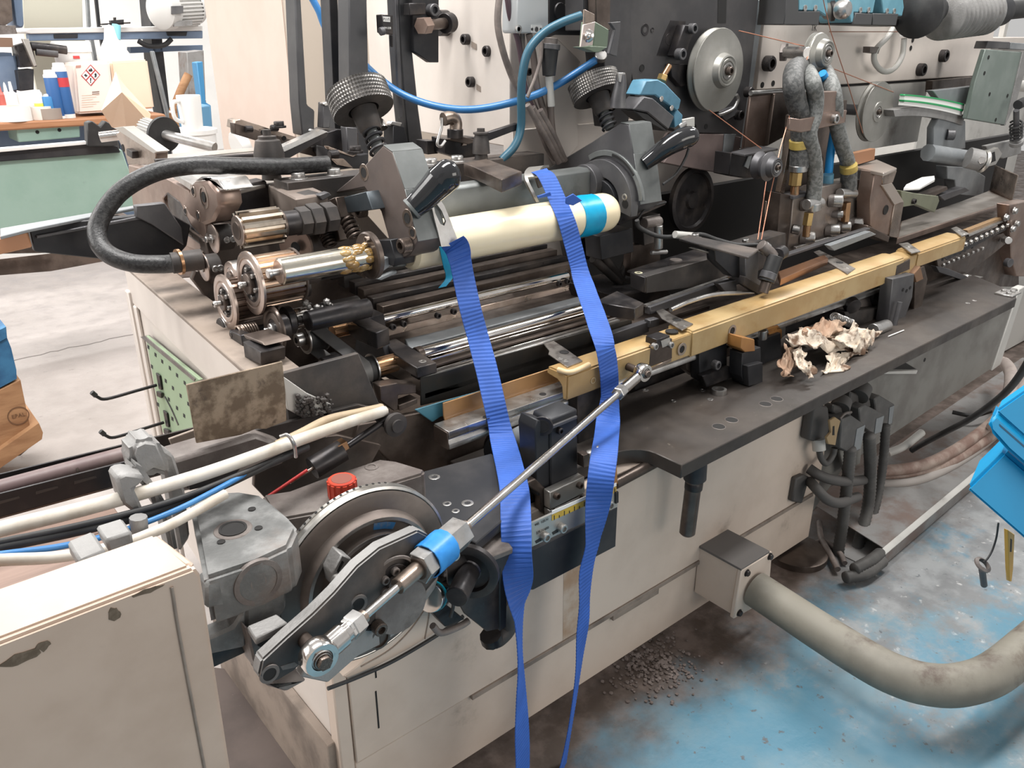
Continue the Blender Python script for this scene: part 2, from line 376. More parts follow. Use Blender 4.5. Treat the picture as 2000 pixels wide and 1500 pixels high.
# second panel to the right, hanging higher
cab2 = thing('right_panel', 'grey dirty hanging side panel with a dark vent slot right of the cream cabinet', 'panel', (2.8, 1.1, .25))
prism('panel', [(2.10, 1.085, .084), (2.28, 1.085, .205), (3.35, 1.085, .263), (3.425, 1.085, .574), (2.10, 1.085, .574)], (0, .02, 0), dgrey, b=.002)
prism('edge_flange', [(3.35, 1.08, .255), (3.425, 1.08, .263), (3.485, 1.08, .574), (3.425, 1.08, .574)], (0, .03, 0), greyw, b=.003)
prism('vent_slot', yp(1.0845, (1716, 722), (1738, 709), (1765, 706), (1790, 721)), (0, .001, 0), dark, b=0)
prism('vent_lip', yp(1.07, (1714, 727), (1793, 723), (1790, 731), (1718, 731)), (0, .014, 0), greyw, b=.002)
for p in ((1841, 664), (1806, 703), (1890, 640)): hole(Y1(1.0846, *p), NY, .007)
# ================================================================ black work table plate with notch
ZT = .617
tbl = thing('work_table', 'thick black steel machine table plate with a rounded notch and drilled holes', 'table', (2.2, 1.2, ZT-.03))
yb_ = lambda x: .955+.018*(x-1.27)
arc = [(1.27-.09+.09*math.cos(a), 1.03+.06*math.sin(a)) for a in [k*math.pi/12 for k in range(0, 7)]]
plate = [(1.27, yb_(1.27)), (3.13, yb_(3.13)), (3.20, 1.02), (3.37, 1.28), (3.37, 1.29), (.90, 1.29), (.90, 1.09)] + arc[::-1]
CUR[0] = prism('plate', [(x, y, ZT) for x, y in plate], (0, 0, -.034), tabm, b=.002)      # the holes and screws below are its sub-parts
for p in ((1404, 833), (1429, 820), (1495, 789), (1517, 779)):
    c = Z1(ZT, *p); cyl('bore', c-EZ*.002, c+EZ*.0006, .0145, dark, seg=20, b=.0002)
    lathe('bore_rim', c, EZ, [(0, .0145), (.0008, .0155), (.0, .0165)], castd, seg=20)
for p in ((1372, 762), (1387, 600+180), (1240, 738), (1315, 783), (1261, 762), (1890, 592), (1903, 587)):
    c = Z1(ZT, *p); screw(c, EZ, .008, 'flat', satin)
CUR[0] = tbl
c = Z1(ZT, 1404, 768); lathe('bushing', c, EZ, [(0, .019), (.012, .019), (.012, .012), (0, .012)], satin, seg=22)
cyl('support_pin', Y1(.985, 1358, 905)+EZ*.02, Y1(.985, 1357, 935), .026, blacks)
cyl('support_pin', Y1(.985, 1357, 925), Y1(.985, 1341, 1051)+EZ*.01, .0185, dsteel, b=.005)
lathe('support_pin', Y1(.985, 1356, 940), Y1(.985, 1341, 1051)-Y1(.985, 1356, 940), [(0, .019), (.002, .0205), (.018, .0205), (.02, .019)], black)
box('rear_rib', (.90, 1.095, .525), (1.47, 1.12, .582), blacks)
tube('notch_bar', [Y1(1.05, 1200, 945), Y1(1.05, 1290, 897)], .013, dsteel)
bm = bmesh.new(); c0, c1 = zp(ZT+.004, (1965, 571), (1990, 573)); 
add_box(bm, (3.12, 1.0, ZT), (3.20, 1.06, ZT+.006), .001); mk('corner_tab', bm, satin)
for p in ((3.14, 1.02), (3.175, 1.02), (3.16, 1.045)): screw((p[0], p[1], ZT+.006), EZ, .009, 'hex', satin)
# ================================================================ near left guard cover
cov = thing('guard_cover', 'large chipped cream sheet metal guard cover in the near left corner', 'cover', (-.2, .75, 0))
YC = .70
zc = Y1(YC, 388, 1107).z
p1 = Y1(YC, 390, 1112).x
prism('front_sheet', [(-.75, YC, .2), (p1-.015, YC, .2), (p1, YC, zc-.01), (p1-.004, YC, zc), (-.75, YC, zc)], (0, .012, 0), coverm, b=.003, seg=2)
prism('top_sheet', [(-.75, YC+.002, zc+.002), (p1-.004, YC+.002, zc+.002), (p1-.014, YC+.085, zc+.002), (-.75, YC+.085, zc+.002)], (0, 0, -.012), coverm, b=.005, seg=2)
prism('end_sheet', [(p1-.014, YC+.01, .2), (p1-.001, YC+.01, zc), (p1-.012, YC+.083, zc), (p1-.024, YC+.083, .2)], (-.01, 0, 0), coverm, b=.003)
tube('edge_bead', [(p1-.028, YC-.001, zc-.01), (p1-.030, YC-.001, zc-.12), (p1-.033, YC-.001, .3)], .0016, grime)
for sx, sz, wd, ht in ((.255, .030, .035, .006), (.30, .012, .02, .004), (.345, .014, .05, .005), (.225, .024, .014, .006), (.42, .010, .08, .004), (.13, .020, .012, .007), (.52, .03, .03, .012), (.08, .006, .03, .003), (.38, .036, .02, .008)):
    bm = bmesh.new(); x0 = p1-sx*.62; pts = []
    for k in range(14):
        a = 2*math.pi*k/14; pts.append((x0+wd*.5*math.cos(a)*random.uniform(.7, 1.15), YC-.0008, zc-sz*.75+ht*math.sin(a)*random.uniform(.5, 1.2)))
    add_prism(bm, pts, (0, .0006, 0), 0); mk('paint_chip', bm, rust)
# ================================================================ white machine housing at the back
XH, YH = 1.495, 1.80
hs = thing('machine_housing', 'tall white bolted housing of the stitching machine behind the rollers', 'machine housing', (2.5, 2.2, 1.0))
prism('end_plate', [(XH, YH, 1.18), (XH+.055, 2.62, 1.18), (XH+.095, 2.62, 1.18), (XH+.04, YH, 1.18)], (0, 0, .77), creamb, b=.003)
box('lower_front', (XH, YH-.01, .622), (2.593, YH+.03, 1.226), creamb)
box('upper_front', (XH+.04, YH, 1.17), (2.61, YH+.03, 1.95), creamb)
yr = YH
zs = Y1(yr, 1632, 168).z
box('right_upper_plate', (2.593, yr-.02, zs+.006), (4.46, yr+.03, 1.95), creamb, b=.003)
box('right_lower_plate', (2.593, yr-.015, 1.022), (3.894, yr+.03, zs-.004), greyw, b=.003)
box('split_shadow', (2.593, yr-.005, zs-.006), (4.4, yr+.02, zs+.008), dark)
prism('side_strip', yp(yr-.03, (1476, 0), (1494, 0), (1469, 180), (1450, 290), (1444, 288)), (0, .05, 0), greyp, b=.002)
for p, k in (((955, 100), 0), ((922, 160), 0), ((912, 77), 0), ((1064, 118), 1), ((1030, 140), 1)):
    if k == 0:
        c = X1(XH+.01, *p); screw(c, NX, .0145, 'socket', black); prism('slot', [c+V((-.0006, -.02, -.004)), c+V((-.0006, -.045, -.012)), c+V((-.0006, -.045, -.028)), c+V((-.0006, -.02, -.02))], (.0004, 0, 0), grime, b=0)
    else: screw(Y1(yr, *p), NY, .010, 'socket', black)
c = X1(XH+.02, 872, 45); cyl('cable_gland', c, c+V((-.03, 0, 0)), .035, black); 
cyl('hex_union', c+V((-.03, 0, 0)), c+V((-.06, 0, 0)), .02, dsteel, seg=8)
for p in ((1838, 109), (1794, 136), (1496, 124)): screw(Y1(yr-.02, *p), NY, .026, 'socket', black)
for p in ((1783, 78), (1779, 94), (1489, 166), (1510, 163)): hole(Y1(yr-.021, *p), NY, .010)
# pale column cabinet further left behind
col = thing('column_cabinet', 'tall pale pink cream sheet metal column behind the black posts', 'cabinet', (1.5, 3.3, 0))
prism('side_panel', [(1.383, 2.90, .0), (1.437, 3.74, .0), (1.467, 3.74, .0), (1.413, 2.90, .0)], (0, 0, 2.2), mat('pinkish cream paint', (.60, .49, .425), .45, 0, (.57, .455, .39), 3))
box('front_panel', (1.388, 2.88, .0), (2.15, 2.90, 2.2), mat('shaded cream paint', (.45, .39, .33), .5))  # front darker than the side panel: its shade is put into the colour
# ================================================================ yellow beam and its guide rail
gr = thing('guide_rail', 'bright linear guide rail with side grooves under the yellow beam', 'rail', (1.5, 1.22, .8))
ra, rb = Y1(1.215, 890, 870), Y1(1.215, 1110, 765)
zr0 = .700
xr0 = Y1(1.215, 868, 845).x
prof = [(0, 0), (.05, 0), (.05, .012), (.044, .018), (.044, .022), (.05, .027), (.05, .040), (0, .040), (0, .027), (.006, .024), (.006, .018), (0, .012)]
prism('rail', [(xr0, 1.200+a, zr0+c) for a, c in prof], (2.738-xr0, 0, 0), satin, b=.0008)
prism('end_cap', [(xr0-.003, 1.201+a, zr0+c) for a, c in ((0, 0), (.048, 0), (.048, .038), (0, .038))], (.003, 0, 0), dsteel, b=.001)
for p in ((1060, 770), (950, 815)):
    c = Z1(zr0+.040, *p); hole(c, EZ, .008)
bs = thing('yellow_beam', 'long worn yellow urethane pusher beam along the machine front', 'beam', (2.0, 1.17, .8))
# beam axis: slightly rising towards the right
A0, A1 = Y1(1.165, 1108, 735), Y1(1.165, 1888, 462)
def bp_(x, dy, dz):          # point on the beam: x along, dy behind the front face, dz below the top front edge
    t = (x-A0.x)/(A1.x-A0.x); return V((x, 1.165+dy, A0.z+(A1.z-A0.z)*t+dz))
def beam_piece(name, x0, x1, secs, m, b=.004, seg=2):
    bm = bmesh.new(); add_prism(bm, [bp_(x0, *s) for s in secs], bp_(x1, *secs[0])-bp_(x0, *secs[0]), b, seg); return mk(name, bm, m)
FULL = [(0, 0), (0, -.057), (.014, -.060), (.018, -.028), (.03, -.018), (.066, -.014), (.066, 0), (.06, .004), (.008, .004)]
beam_piece('beam_body', A0.x, 1.44, FULL, yell)
beam_piece('beam_body', 1.543, 2.605, [(0, 0), (0, -.066), (.03, -.066), (.078, -.03), (.078, .0), (.07, .004), (.008, .004)], yell)
beam_piece('beam_body', 2.692, A1.x, [(0, 0), (0, -.05), (.03, -.05), (.075, -.02), (.075, 0), (.065, .004), (.008, .004)], yell)
beam_piece('splice_block', 1.435, 1.547, [(.004, -.004), (.004, -.062), (.07, -.06), (.07, -.006)], yell, .002)
beam_piece('splice_block', 2.60, 2.697, [(.003, -.004), (.003, -.062), (.07, -.05), (.07, -.006)], yell, .002)
prism('splice_plate', yp(1.164, (1271, 676), (1313, 661), (1313, 700), (1268, 718)), (0, .008, 0), dsteel)
prism('splice_plate', yp(1.164, (1752, 519), (1778, 506), (1777, 526), (1749, 538)), (0, .008, 0), dsteel)
prism('brown_insert', yp(1.163, (1270, 720), (1312, 700), (1312, 706), (1270, 726)), (0, .01, 0), steel)
for p in ((1430, 646), (1332, 682)):
    c = Y1(1.1645, *p); lathe('bore_ring', c, NY, [(0, .016), (.001, .016), (.001, .010)], grime, seg=20); hole(c+NY*.0004, NY, .009)
def clip(pts, top, thick=.004, holes=(), sc_=()):
    pts = zp(top, *pts); prism('clip_plate', pts, (0, 0, -thick), steel2, b=.001)
    for h in holes: hole(Z1(top, *h)+EZ*.0003, EZ, .011)
    for h in sc_: screw(Z1(top, *h), EZ, .007, 'flat', satin)
steel2 = mat('worn clip steel', (.50, .47, .44), .36, .9, (.26, .235, .22), 30, .42, .6)
zt = lambda x: bp_(x, 0, 0).z+.0085
clip([(1052, 661), (1070, 658), (1103, 679), (1138, 704), (1108, 716), (1071, 691), (1073, 684)], zt(1.1), holes=((1102, 688),), sc_=((1105, 704), (1094, 700)))
clip([(1267, 588), (1278, 592), (1315, 615), (1354, 632), (1332, 644), (1293, 621)], zt(1.5), holes=((1322, 625),), sc_=((1318, 630), (1338, 637)))
clip([(1588, 492), (1600, 488), (1640, 507), (1671, 524), (1655, 535), (1618, 512)], zt(2.2), holes=((1640, 513),), sc_=((1655, 523),))
clip([(1755, 476), (1773, 473), (1798, 490), (1780, 494)], zt(2.8), sc_=((1775, 482),))
clip([(1857, 446), (1868, 442), (1893, 456), (1878, 461)], zt(3.2), sc_=((1873, 450), (1884, 457)))
for a in (((1105, 722), (1135, 711)),): tube('glue_bead', zp(zt(1.1)-.002, (1090, 722), (1115, 727), (1150, 712)), .006, mat('old glue', (.62, .47, .28), .5))
hole(Z1(zt(1.48)-.008, 1312, 647), EZ, .016)
box('sensor_block', Y1(1.155, 1282, 680), Y1(1.155, 1309, 655)+V((0, .035, 0)), black)
prism('sensor_label', [p+V((0, -.0015, 0)) for p in yp(1.155, (1290, 666), (1307, 659), (1309, 672), (1293, 679))], (0, .001, 0), alu, b=0)
for p in ((1277, 676), (1308, 673)): screw(Y1(1.155, *p), NY, .008, 'socket', satin)
# ================================================================ helpers for shafts along X
def atx(y, z, px):            # x of the point (x, y, z) that the photograph shows at column px
    q = V((0, y, z))-CAM; k = (px-1000)/FPX
    return -(q.dot(RT)-k*q.dot(FW))/(RT.x-k*FW.x)
class Ax:
    def __init__(s, y, px, py): s.y = y; s.z = Y1(y, px, py).z
    def p(s, px, dy=0, dz=0): return V((atx(s.y+dy, s.z+dz, px), s.y+dy, s.z+dz))
def xcyl(name, a, px0, px1, r, m, parent=U, b=.0015, seg=28): return cyl(name, a.p(px0), a.p(px1), r, m, parent, b=b, seg=seg)
def xdisc(name, a, px, th, prof_r, m, parent=U):     # stepped disc facing -X: list of (depth from face, radius)
    return lathe(name, a.p(px), EX, prof_r, m, parent)
def zbox(name, ptop, z, dz, m, parent=U, b=.0015): return prism(name, zp(z, *ptop), (0, 0, -dz), m, parent, b)
def ybox(name, pts, y, dy, m, parent=U, b=.0015, seg=1): return prism(name, yp(y, *pts), (0, dy, 0), m, parent, b, seg)
def xbox(name, pts, x, dx, m, parent=U, b=.0015): return prism(name, xp(x, *pts), (dx, 0, 0), m, parent, b)
# ================================================================ roller bed
rb = thing('roller_bed', 'bed of polished feed rollers and dark slats between the black side blocks', 'rollers', (1.1, 1.45, .72))
AA, AB = Ax(1.47, 740, 625), Ax(1.38, 825, 690)
xcyl('feed_roller', AA, 738, 1112, .0105, chrome)
xcyl('feed_roller', AB, 822, 1186, .0128, chrome)
xcyl('roller_collar', AB, 1184, 1196, .016, black); xcyl('roller_collar', AA, 1108, 1122, .014, dsteel)
xcyl('roller_collar', AB, 812, 824, .017, dsteel)
ybox('dark_backing', ((415, 440), (700, 400), (790, 500), (800, 620), (640, 760), (560, 770), (500, 690), (440, 628), (376, 546)), 1.765, .02, dsteel)
box('under_plate', (.87, 1.33, .758), (1.83, 1.79, .771), dsteel)
a = Ax(1.455, 750, 652); x0, x1 = a.p(752).x, a.p(1112).x
box('bolted_strip', (x0, 1.455, a.z-.008), (x1, 1.462, a.z+.008), steel)
for p in ((766, 638), (787, 632), (854, 616), (885, 608), (1091, 554), (1107, 549)): screw(Y1(1.455, *p), NY, .007, 'socket', black)
zbox('pale_slat', ((790, 662), (952, 624), (1165, 570), (1168, 580), (960, 636), (800, 680)), .845, .012, greyp)
for y, pl, pr, m in ((1.365, (842, 703), (1160, 622), chrome), (1.35, (852, 714), (1165, 631), dsteel), (1.345, (853, 722), (1170, 637), chrome), (1.335, (855, 731), (1172, 645), satin)):
    a = Ax(y, *pl); box('slat_edge', (a.p(pl[0]).x, y, a.z-.003), (a.p(pl[0]).x+.56, y+.012, a.z+.002), m, b=.0008)
for k, (y, z) in enumerate(((1.52, .910), (1.56, .919), (1.60, .930), (1.64, .938), (1.69, .944), (1.75, .950))):
    box('dark_slat', (.895, y, z-.03), (1.495, y+.03-.002*(k % 2), z), (dsteel, black, dsteel, black, dusty, black)[k])
ybox('front_shield', ((822, 738), (1235, 622), (1235, 690), (822, 793)), 1.33, .004, mat('smooth dark sheet', (.06, .06, .058), .3, .5, (.10, .085, .07), 5))
zbox('right_block', ((1163, 588), (1205, 568), (1258, 592), (1240, 603), (1195, 595)), .879, .03, black)
ybox('front_strip', ((1172, 660), (1268, 628), (1268, 648), (1175, 685)), 1.30, .02, gun); ybox('front_strip', ((1270, 626), (1288, 622), (1288, 636), (1270, 641)), 1.29, .02, gun)
# ---- brass and blue guides in front of the rollers
bg = thing('brown_guide_sheet', 'curved brown plastic guide sheet standing behind the bright rail', 'sheet', (1.0, 1.26, .82))
L0, L1 = yp(1.262, (866, 788), (1085, 708)); L2 = Y1(1.262, 848, 832); L1.x = L0.x+.62
prism('guide_sheet', [(L0.x, 1.262+dy, L0.z+dz) for dy, dz in ((0, 0), (.004, 0), (.004, -.03), (-.003, -.045), (-.018, -.052), (-.022, -.048), (-.004, -.040), (0, -.028))], (L1.x-L0.x, 0, 0), brasss, b=.0008)
bl = ybox('blue_sheet', ((810, 800), (864, 784), (950, 760), (950, 785), (860, 815), (845, 825)), 1.283, .003, mat('dull blue plastic', (.07, .22, .30), .4), None)
tag(bl, 'dull blue plastic sheet tucked behind the brown guide sheet end', 'sheet')
# ---- left bearing bracket of the rollers
br = thing('roller_bracket', 'black stepped bearing bracket at the left end of the long rollers', 'bracket', (.8, 1.38, .9))
zbox('arm', ((752, 668), (772, 660), (853, 708), (814, 719), (771, 692)), .858, .022, black)
ybox('arm_nose', ((814, 719), (853, 708), (853, 733), (818, 743)), 1.345, .03, black)
screw(Z1(.858, 825, 706), EZ, .008, 'flat', satin)
zbox('upper_arm', ((655, 605), (680, 600), (760, 640), (735, 650), (700, 636)), .925, .035, black)
xbox('side_plate', ((700, 640), (745, 668), (760, 720), (740, 740), (690, 690)), .831, .02, blacks)
ybox('bearing_block', ((700, 628), (750, 612), (756, 648), (704, 662)), 1.45, .05, black)
ybox('clamp_channel', ((743, 755), (775, 748), (813, 752), (813, 768), (778, 772), (778, 800), (770, 803), (743, 782)), 1.31, .03, dsteel)
ybox('clamp_channel', ((780, 792), (816, 778), (816, 788), (780, 803)), 1.305, .03, dsteel)
xbox('lower_bracket', ((640, 690), (735, 745), (775, 760), (750, 790), (640, 760)), .826, .02, blacks)
# ================================================================ belt drive
bd = thing('belt_drive', 'flat rubber drive belt running over two small flanged pulleys', 'belt drive', (.65, 1.4, .9))
def pulley(A, hub, f0, f1, rf, rb_, bz0, bz1, rz):
    o_ = xdisc('pulley_flange', A, f0, .003, [(0, 0), (0, rf*.98), (.0012, rf), (.003, rf), (.003, 0)], satin)
    xcyl('pulley_rim', A, f0+1, f1, rb_, rubber); xdisc('pulley_flange', A, f1, .003, [(0, 0), (0, rf), (.003, rf), (.003, 0)], satin)
    with under(o_): xcyl('pulley_face', A, f0-1, f0+.5, rf*.8, dsteel); xcyl('pulley_hub', A, hub, f0, rf*.42, satin); xcyl('hub_bore', A, hub-.6, hub+1, rf*.2, dark)
    xcyl('bronze_roller', A, bz0, bz1, rz, bronze); gear('bronze_roller', A.p(bz0+3), A.p(bz1-3), rz*1.03, 9, .0012, bronze)
PU, PL_ = Ax(1.47, 600, 660), Ax(1.38, 673, 735)
pulley(PU, 578, 593, 628, .032, .028, 648, 692, .0145); pulley(PL_, 659, 674, 726, .0315, .027, 728, 773, .019)
def belt_loop(A, B, r, xa, xb, xa2, xb2, m):
    bm = bmesh.new(); d = V((B.y-A.y, B.z-A.z)); L_ = d.length; d /= L_; n = V((-d.y, d.x)); secs = []
    for k in range(13): t = math.pi*k/12; secs.append((V((A.y, A.z))+(n*math.cos(t)-d*math.sin(t))*r, 0))
    for k in range(13): t = math.pi*k/12; secs.append((V((B.y, B.z))+(-n*math.cos(t)+d*math.sin(t))*r, 1))
    ring = []
    for off in (0, .0025):
        row = []
        for q, w_ in secs:
            c = V((A.y, A.z)) if w_ == 0 else V((B.y, B.z)); q2 = c+(q-c)*(1+off/r); x_0, x_1 = (xa, xb) if w_ == 0 else (xa2, xb2)
            row.append((bm.verts.new((x_0, q2.x, q2.y)), bm.verts.new((x_1, q2.x, q2.y))))
        ring.append(row)
    n_ = len(secs)
    for k in range(n_):
        j = (k+1) % n_; i0, i1, o0, o1 = ring[0][k], ring[0][j], ring[1][k], ring[1][j]
        for q in ((i0[0], i0[1], i1[1], i1[0]), (o0[0], o1[0], o1[1], o0[1]), (i0[0], i1[0], o1[0], o0[0]), (i0[1], o0[1], o1[1], i1[1])): bm.faces.new(q)
    return mk('belt', bm, m)
belt_loop(PU, PL_, .0285, PU.p(597).x, PU.p(624).x, PU.p(597).x+.05, PU.p(624).x+.05, mat('flat belt rubber', (.085, .083, .085), .45, 0, (.12, .115, .11), 10))
AI = Ax(1.36, 640, 714); xcyl('idler', AI, 629, 660, .019, black); xcyl('idler_cap', AI, 627, 630, .014, steel); xcyl('idler_hub', AI, 625, 628, .007, satin)
# ================================================================ gears at the left end
AG1, AG2 = Ax(1.45, 491, 553), Ax(1.52, 441, 590)
def flanged_gear(nm, label, A, disc, end, R, rbody, teeth, m, inner):
    t = thing(nm, label, 'gear', A.p(disc)+V((.03, 0, -R)))
    RF = xdisc('ring_flange', A, disc, .006, [(.006, inner), (.001, inner), (0, inner+.002), (0, inner+.008), (.002, inner+.010), (0, inner+.012), (0, R*.93), (.0015, R), (.006, R), (.006, inner)], mat_ring)
    rf_ = bpy.data.objects[RF.name]; CUR[0] = rf_
    xcyl('recess', A, disc+3, disc+8, inner+.004, black)
    gear('toothed_roll', A.p(disc+4), A.p(end), rbody, teeth, .0035, m, t, duty=.62)
    xcyl('hub', A, disc-6, disc+4, inner*.55, dsteel); xcyl('grease_nipple', A, disc-20, disc-6, .0055, satin); 
    lathe('grease_nipple', A.p(disc-22), EX, [(0, .003), (.002, .0065), (.006, .0068), (.009, .004)], satin, seg=14)
    for k in range(6):
        a_ = k*math.pi/3+.3; screw(A.p(disc+2)+V((0, math.cos(a_)*inner*.72, math.sin(a_)*inner*.72)), NX, .0045, 'socket', satin)
    CUR[0] = t
    return t
mat_ring = mat('worn ring steel', (.50, .42, .375), .3, .9, (.38, .30, .26), 12)
flanged_gear('large_roll_gear', 'largest ring faced toothed roll at the left end', AG1, 487, 575, .060, .050, 26, bronze_g := mat('browned gear steel', (.42, .30, .22), .26, .95, (.26, .19, .15), 14), .036)
xcyl('end_flange', AG1, 575, 580, .053, dsteel); xcyl('sleeve', AG1, 582, 618, .023, dsteel); xcyl('shaft', AG1, 615, 690, .02, black)
flanged_gear('lower_roll_gear', 'ring faced toothed roll below and left of the largest one', AG2, 438, 525, .054, .045, 24, mat('dark gear steel', (.20, .15, .125), .3, .9, (.12, .09, .075), 14), .030)
xcyl('shaft', AG2, 525, 600, .022, black)
sg = thing('small_roll', 'small bright capped roll tucked behind the two ring faced rolls', 'roll', Ax(1.56, 456, 543).p(456))
A_ = Ax(1.56, 456, 543); xcyl('barrel', A_, 452, 500, .034, satin); xdisc('cap', A_, 451, .003, [(.002, 0), (0, .0), (0, .018), (.002, .02), (0, .022), (0, .033), (.003, .034)], mat_ring); xcyl('hub', A_, 447, 452, .014, dsteel)
pg = thing('pinion', 'bright toothed pinion roll on the top left shaft', 'gear', Ax(1.62, 468, 455).p(470))
AP = Ax(1.57, 468, 450); gear('pinion_teeth', AP.p(466), AP.p(545), .037, 13, .009, mat('browned bright teeth', (.60, .53, .45), .2, 1, (.36, .29, .23), 10), duty=.5)
xcyl('end_ring', AP, 463, 467, .030, mat_ring); xcyl('bore', AP, 461, 464, .018, dsteel); xcyl('shaft', AP, 543, 590, .025, black); xcyl('collar', AP, 545, 552, .03, dsteel)
for pxx, r_ in ((590, .030), (612, .034), (640, .032)): xcyl('hex_coupling', AP, pxx-10, pxx+12, r_, dusty, seg=7)
dg = thing('dark_disc_gear', 'dark flanged disc with a bright grease nipple under the toothed rolls', 'gear', Ax(1.40, 537, 642).p(540))
A_ = Ax(1.40, 537, 642); xdisc('disc', A_, 533, .005, [(.004, .018), (0, .02), (0, .03), (.0015, .033), (0, .036), (0, .042), (.003, .044), (.006, .044), (.006, .018)], dsteel)
xcyl('recess', A_, 534, 540, .02, black); xcyl('grease_nipple', A_, 516, 534, .0055, satin); xcyl('hub', A_, 527, 536, .012, satin); xcyl('rear_barrel', A_, 540, 560, .024, black)
xcyl('shaft', A_, 600, 720, .02, black)
ro = thing('bright_bush_roll', 'short bright bushing roll with a black collar behind the dark disc', 'roll', Ax(1.44, 562, 628).p(580))
A_ = Ax(1.44, 562, 626); xcyl('collar', A_, 556, 570, .028, black); xcyl('bush', A_, 572, 612, .021, chrome); xcyl('shaft', A_, 612, 700, .02, dusty); xcyl('collar', A_, 608, 616, .023, dsteel)
for k in range(10): pass
# grease blobs on the shafts
gs = mat('dirty grease', (.30, .29, .28), .25, .1, (.08, .075, .07), 40, coat=.5)
bm = bmesh.new()
for k in range(16):
    c = A_.p(random.uniform(600, 650))+V((0, random.uniform(-.02, .01), random.uniform(.012, .028))); bmesh.ops.create_icosphere(bm, subdivisions=1, radius=random.uniform(.003, .008), matrix=Matrix.Translation(c))
stuff(mk('grease', bm, gs))
nz = thing('chrome_shaft', 'thick bright shaft stub with amber grease at its flange in front of the rolls', 'shaft', Ax(1.37, 545, 530).p(620))
AC = Ax(1.37, 545, 531); xcyl('shaft', AC, 545, 716, .0245, mat('bright greasy shaft', (.62, .58, .50), .2, 1, (.45, .41, .34), 9), b=.002); xcyl('end_face', AC, 543.6, 546, .022, mat_ring)
xcyl('grease_nipple', AC, 527, 545, .0065, satin); xcyl('grease_nipple', AC, 522, 530, .0085, satin)
xdisc('flange', AC, 716, .02, [(0, 0), (0, .043), (.003, .046), (.012, .046), (.012, 0)], dsteel)
xbox('flange_plate', ((692, 488), (700, 466), (724, 478), (727, 500), (722, 520), (712, 545), (694, 535)), AC.p(716).x+.012, .012, steel)
for p_ in ((-.012, .035), (.03, -.028)): screw(AC.p(716)+V((-.001, p_[0], p_[1])), NX, .006, 'socket', steel)
bm = bmesh.new()
for k in range(40):
    a_ = random.uniform(0, 6.28); c = AC.p(random.uniform(664, 722))+V((0, -abs(math.cos(a_))*.0195, math.sin(a_)*.0195)); bmesh.ops.create_icosphere(bm, subdivisions=2, radius=random.uniform(.006, .0098), matrix=Matrix.Translation(c) @ Matrix.Scale(1.7, 4, EX))
stuff(mk('amber_grease', bm, mat('amber grease', (.27, .155, .045), .15, 0, (.40, .27, .11), 30, coat=.6)))
# bits below the gears
lb = thing('roll_stop_block', 'black square stop block with a spring under the toothed rolls', 'block', (.5, 1.35, 1.0))
xk_ = Z1(.938, 494, 706).x
xbox('block', ((474, 667), (510, 688), (510, 713), (478, 698)), xk_, .045, black); xbox('cap', ((474, 653), (512, 668), (518, 676), (480, 662)), xk_+.012, .05, dsteel)
A_ = Ax(1.46, 468, 650); coil('spring', A_.p(462), A_.p(500), .013, .0024, 8, steel); xcyl('spring_core', A_, 450, 530, .007, black)
xbox('upright', ((447, 645), (470, 655), (476, 682), (455, 678)), xk_+.02, .02, black); A_ = Ax(1.55, 440, 640); xcyl('knob', A_, 430, 446, .021, dusty); xcyl('knob_ring', A_, 434, 438, .0225, satin)
mt = thing('bearing_roller', 'bright capped follower roller left of the pinion', 'roll', Ax(1.70, 412, 470).p(415))
def cap_roller(y, px, py, R, L_, t):
    A = Ax(y, px, py); xdisc('cap', A, px-2, .004, [(0, 0), (0, R*.9), (.0015, R), (.004, R), (.004, 0)], mat_ring); xcyl('barrel', A, px, px+L_, R*.86, dusty); xcyl('grease_nipple', A, px-13, px-2, .005, satin); xcyl('grease_nipple', A, px-16, px-11, .0068, satin); xcyl('nut', A, px-6, px-1, .010, satin, seg=6)
    for dx in (L_*.45, L_*.8): screw(A.p(px+dx)+V((0, -R*.8, .0)), NY, .007, 'socket', satin)
cap_roller(1.70, 417, 466, .031, 34, mt)
m2 = thing('bearing_roller', 'lower bright capped follower roller beside the hose end', 'roll', Ax(1.66, 395, 522).p(400)); cap_roller(1.66, 398, 522, .029, 28, m2)
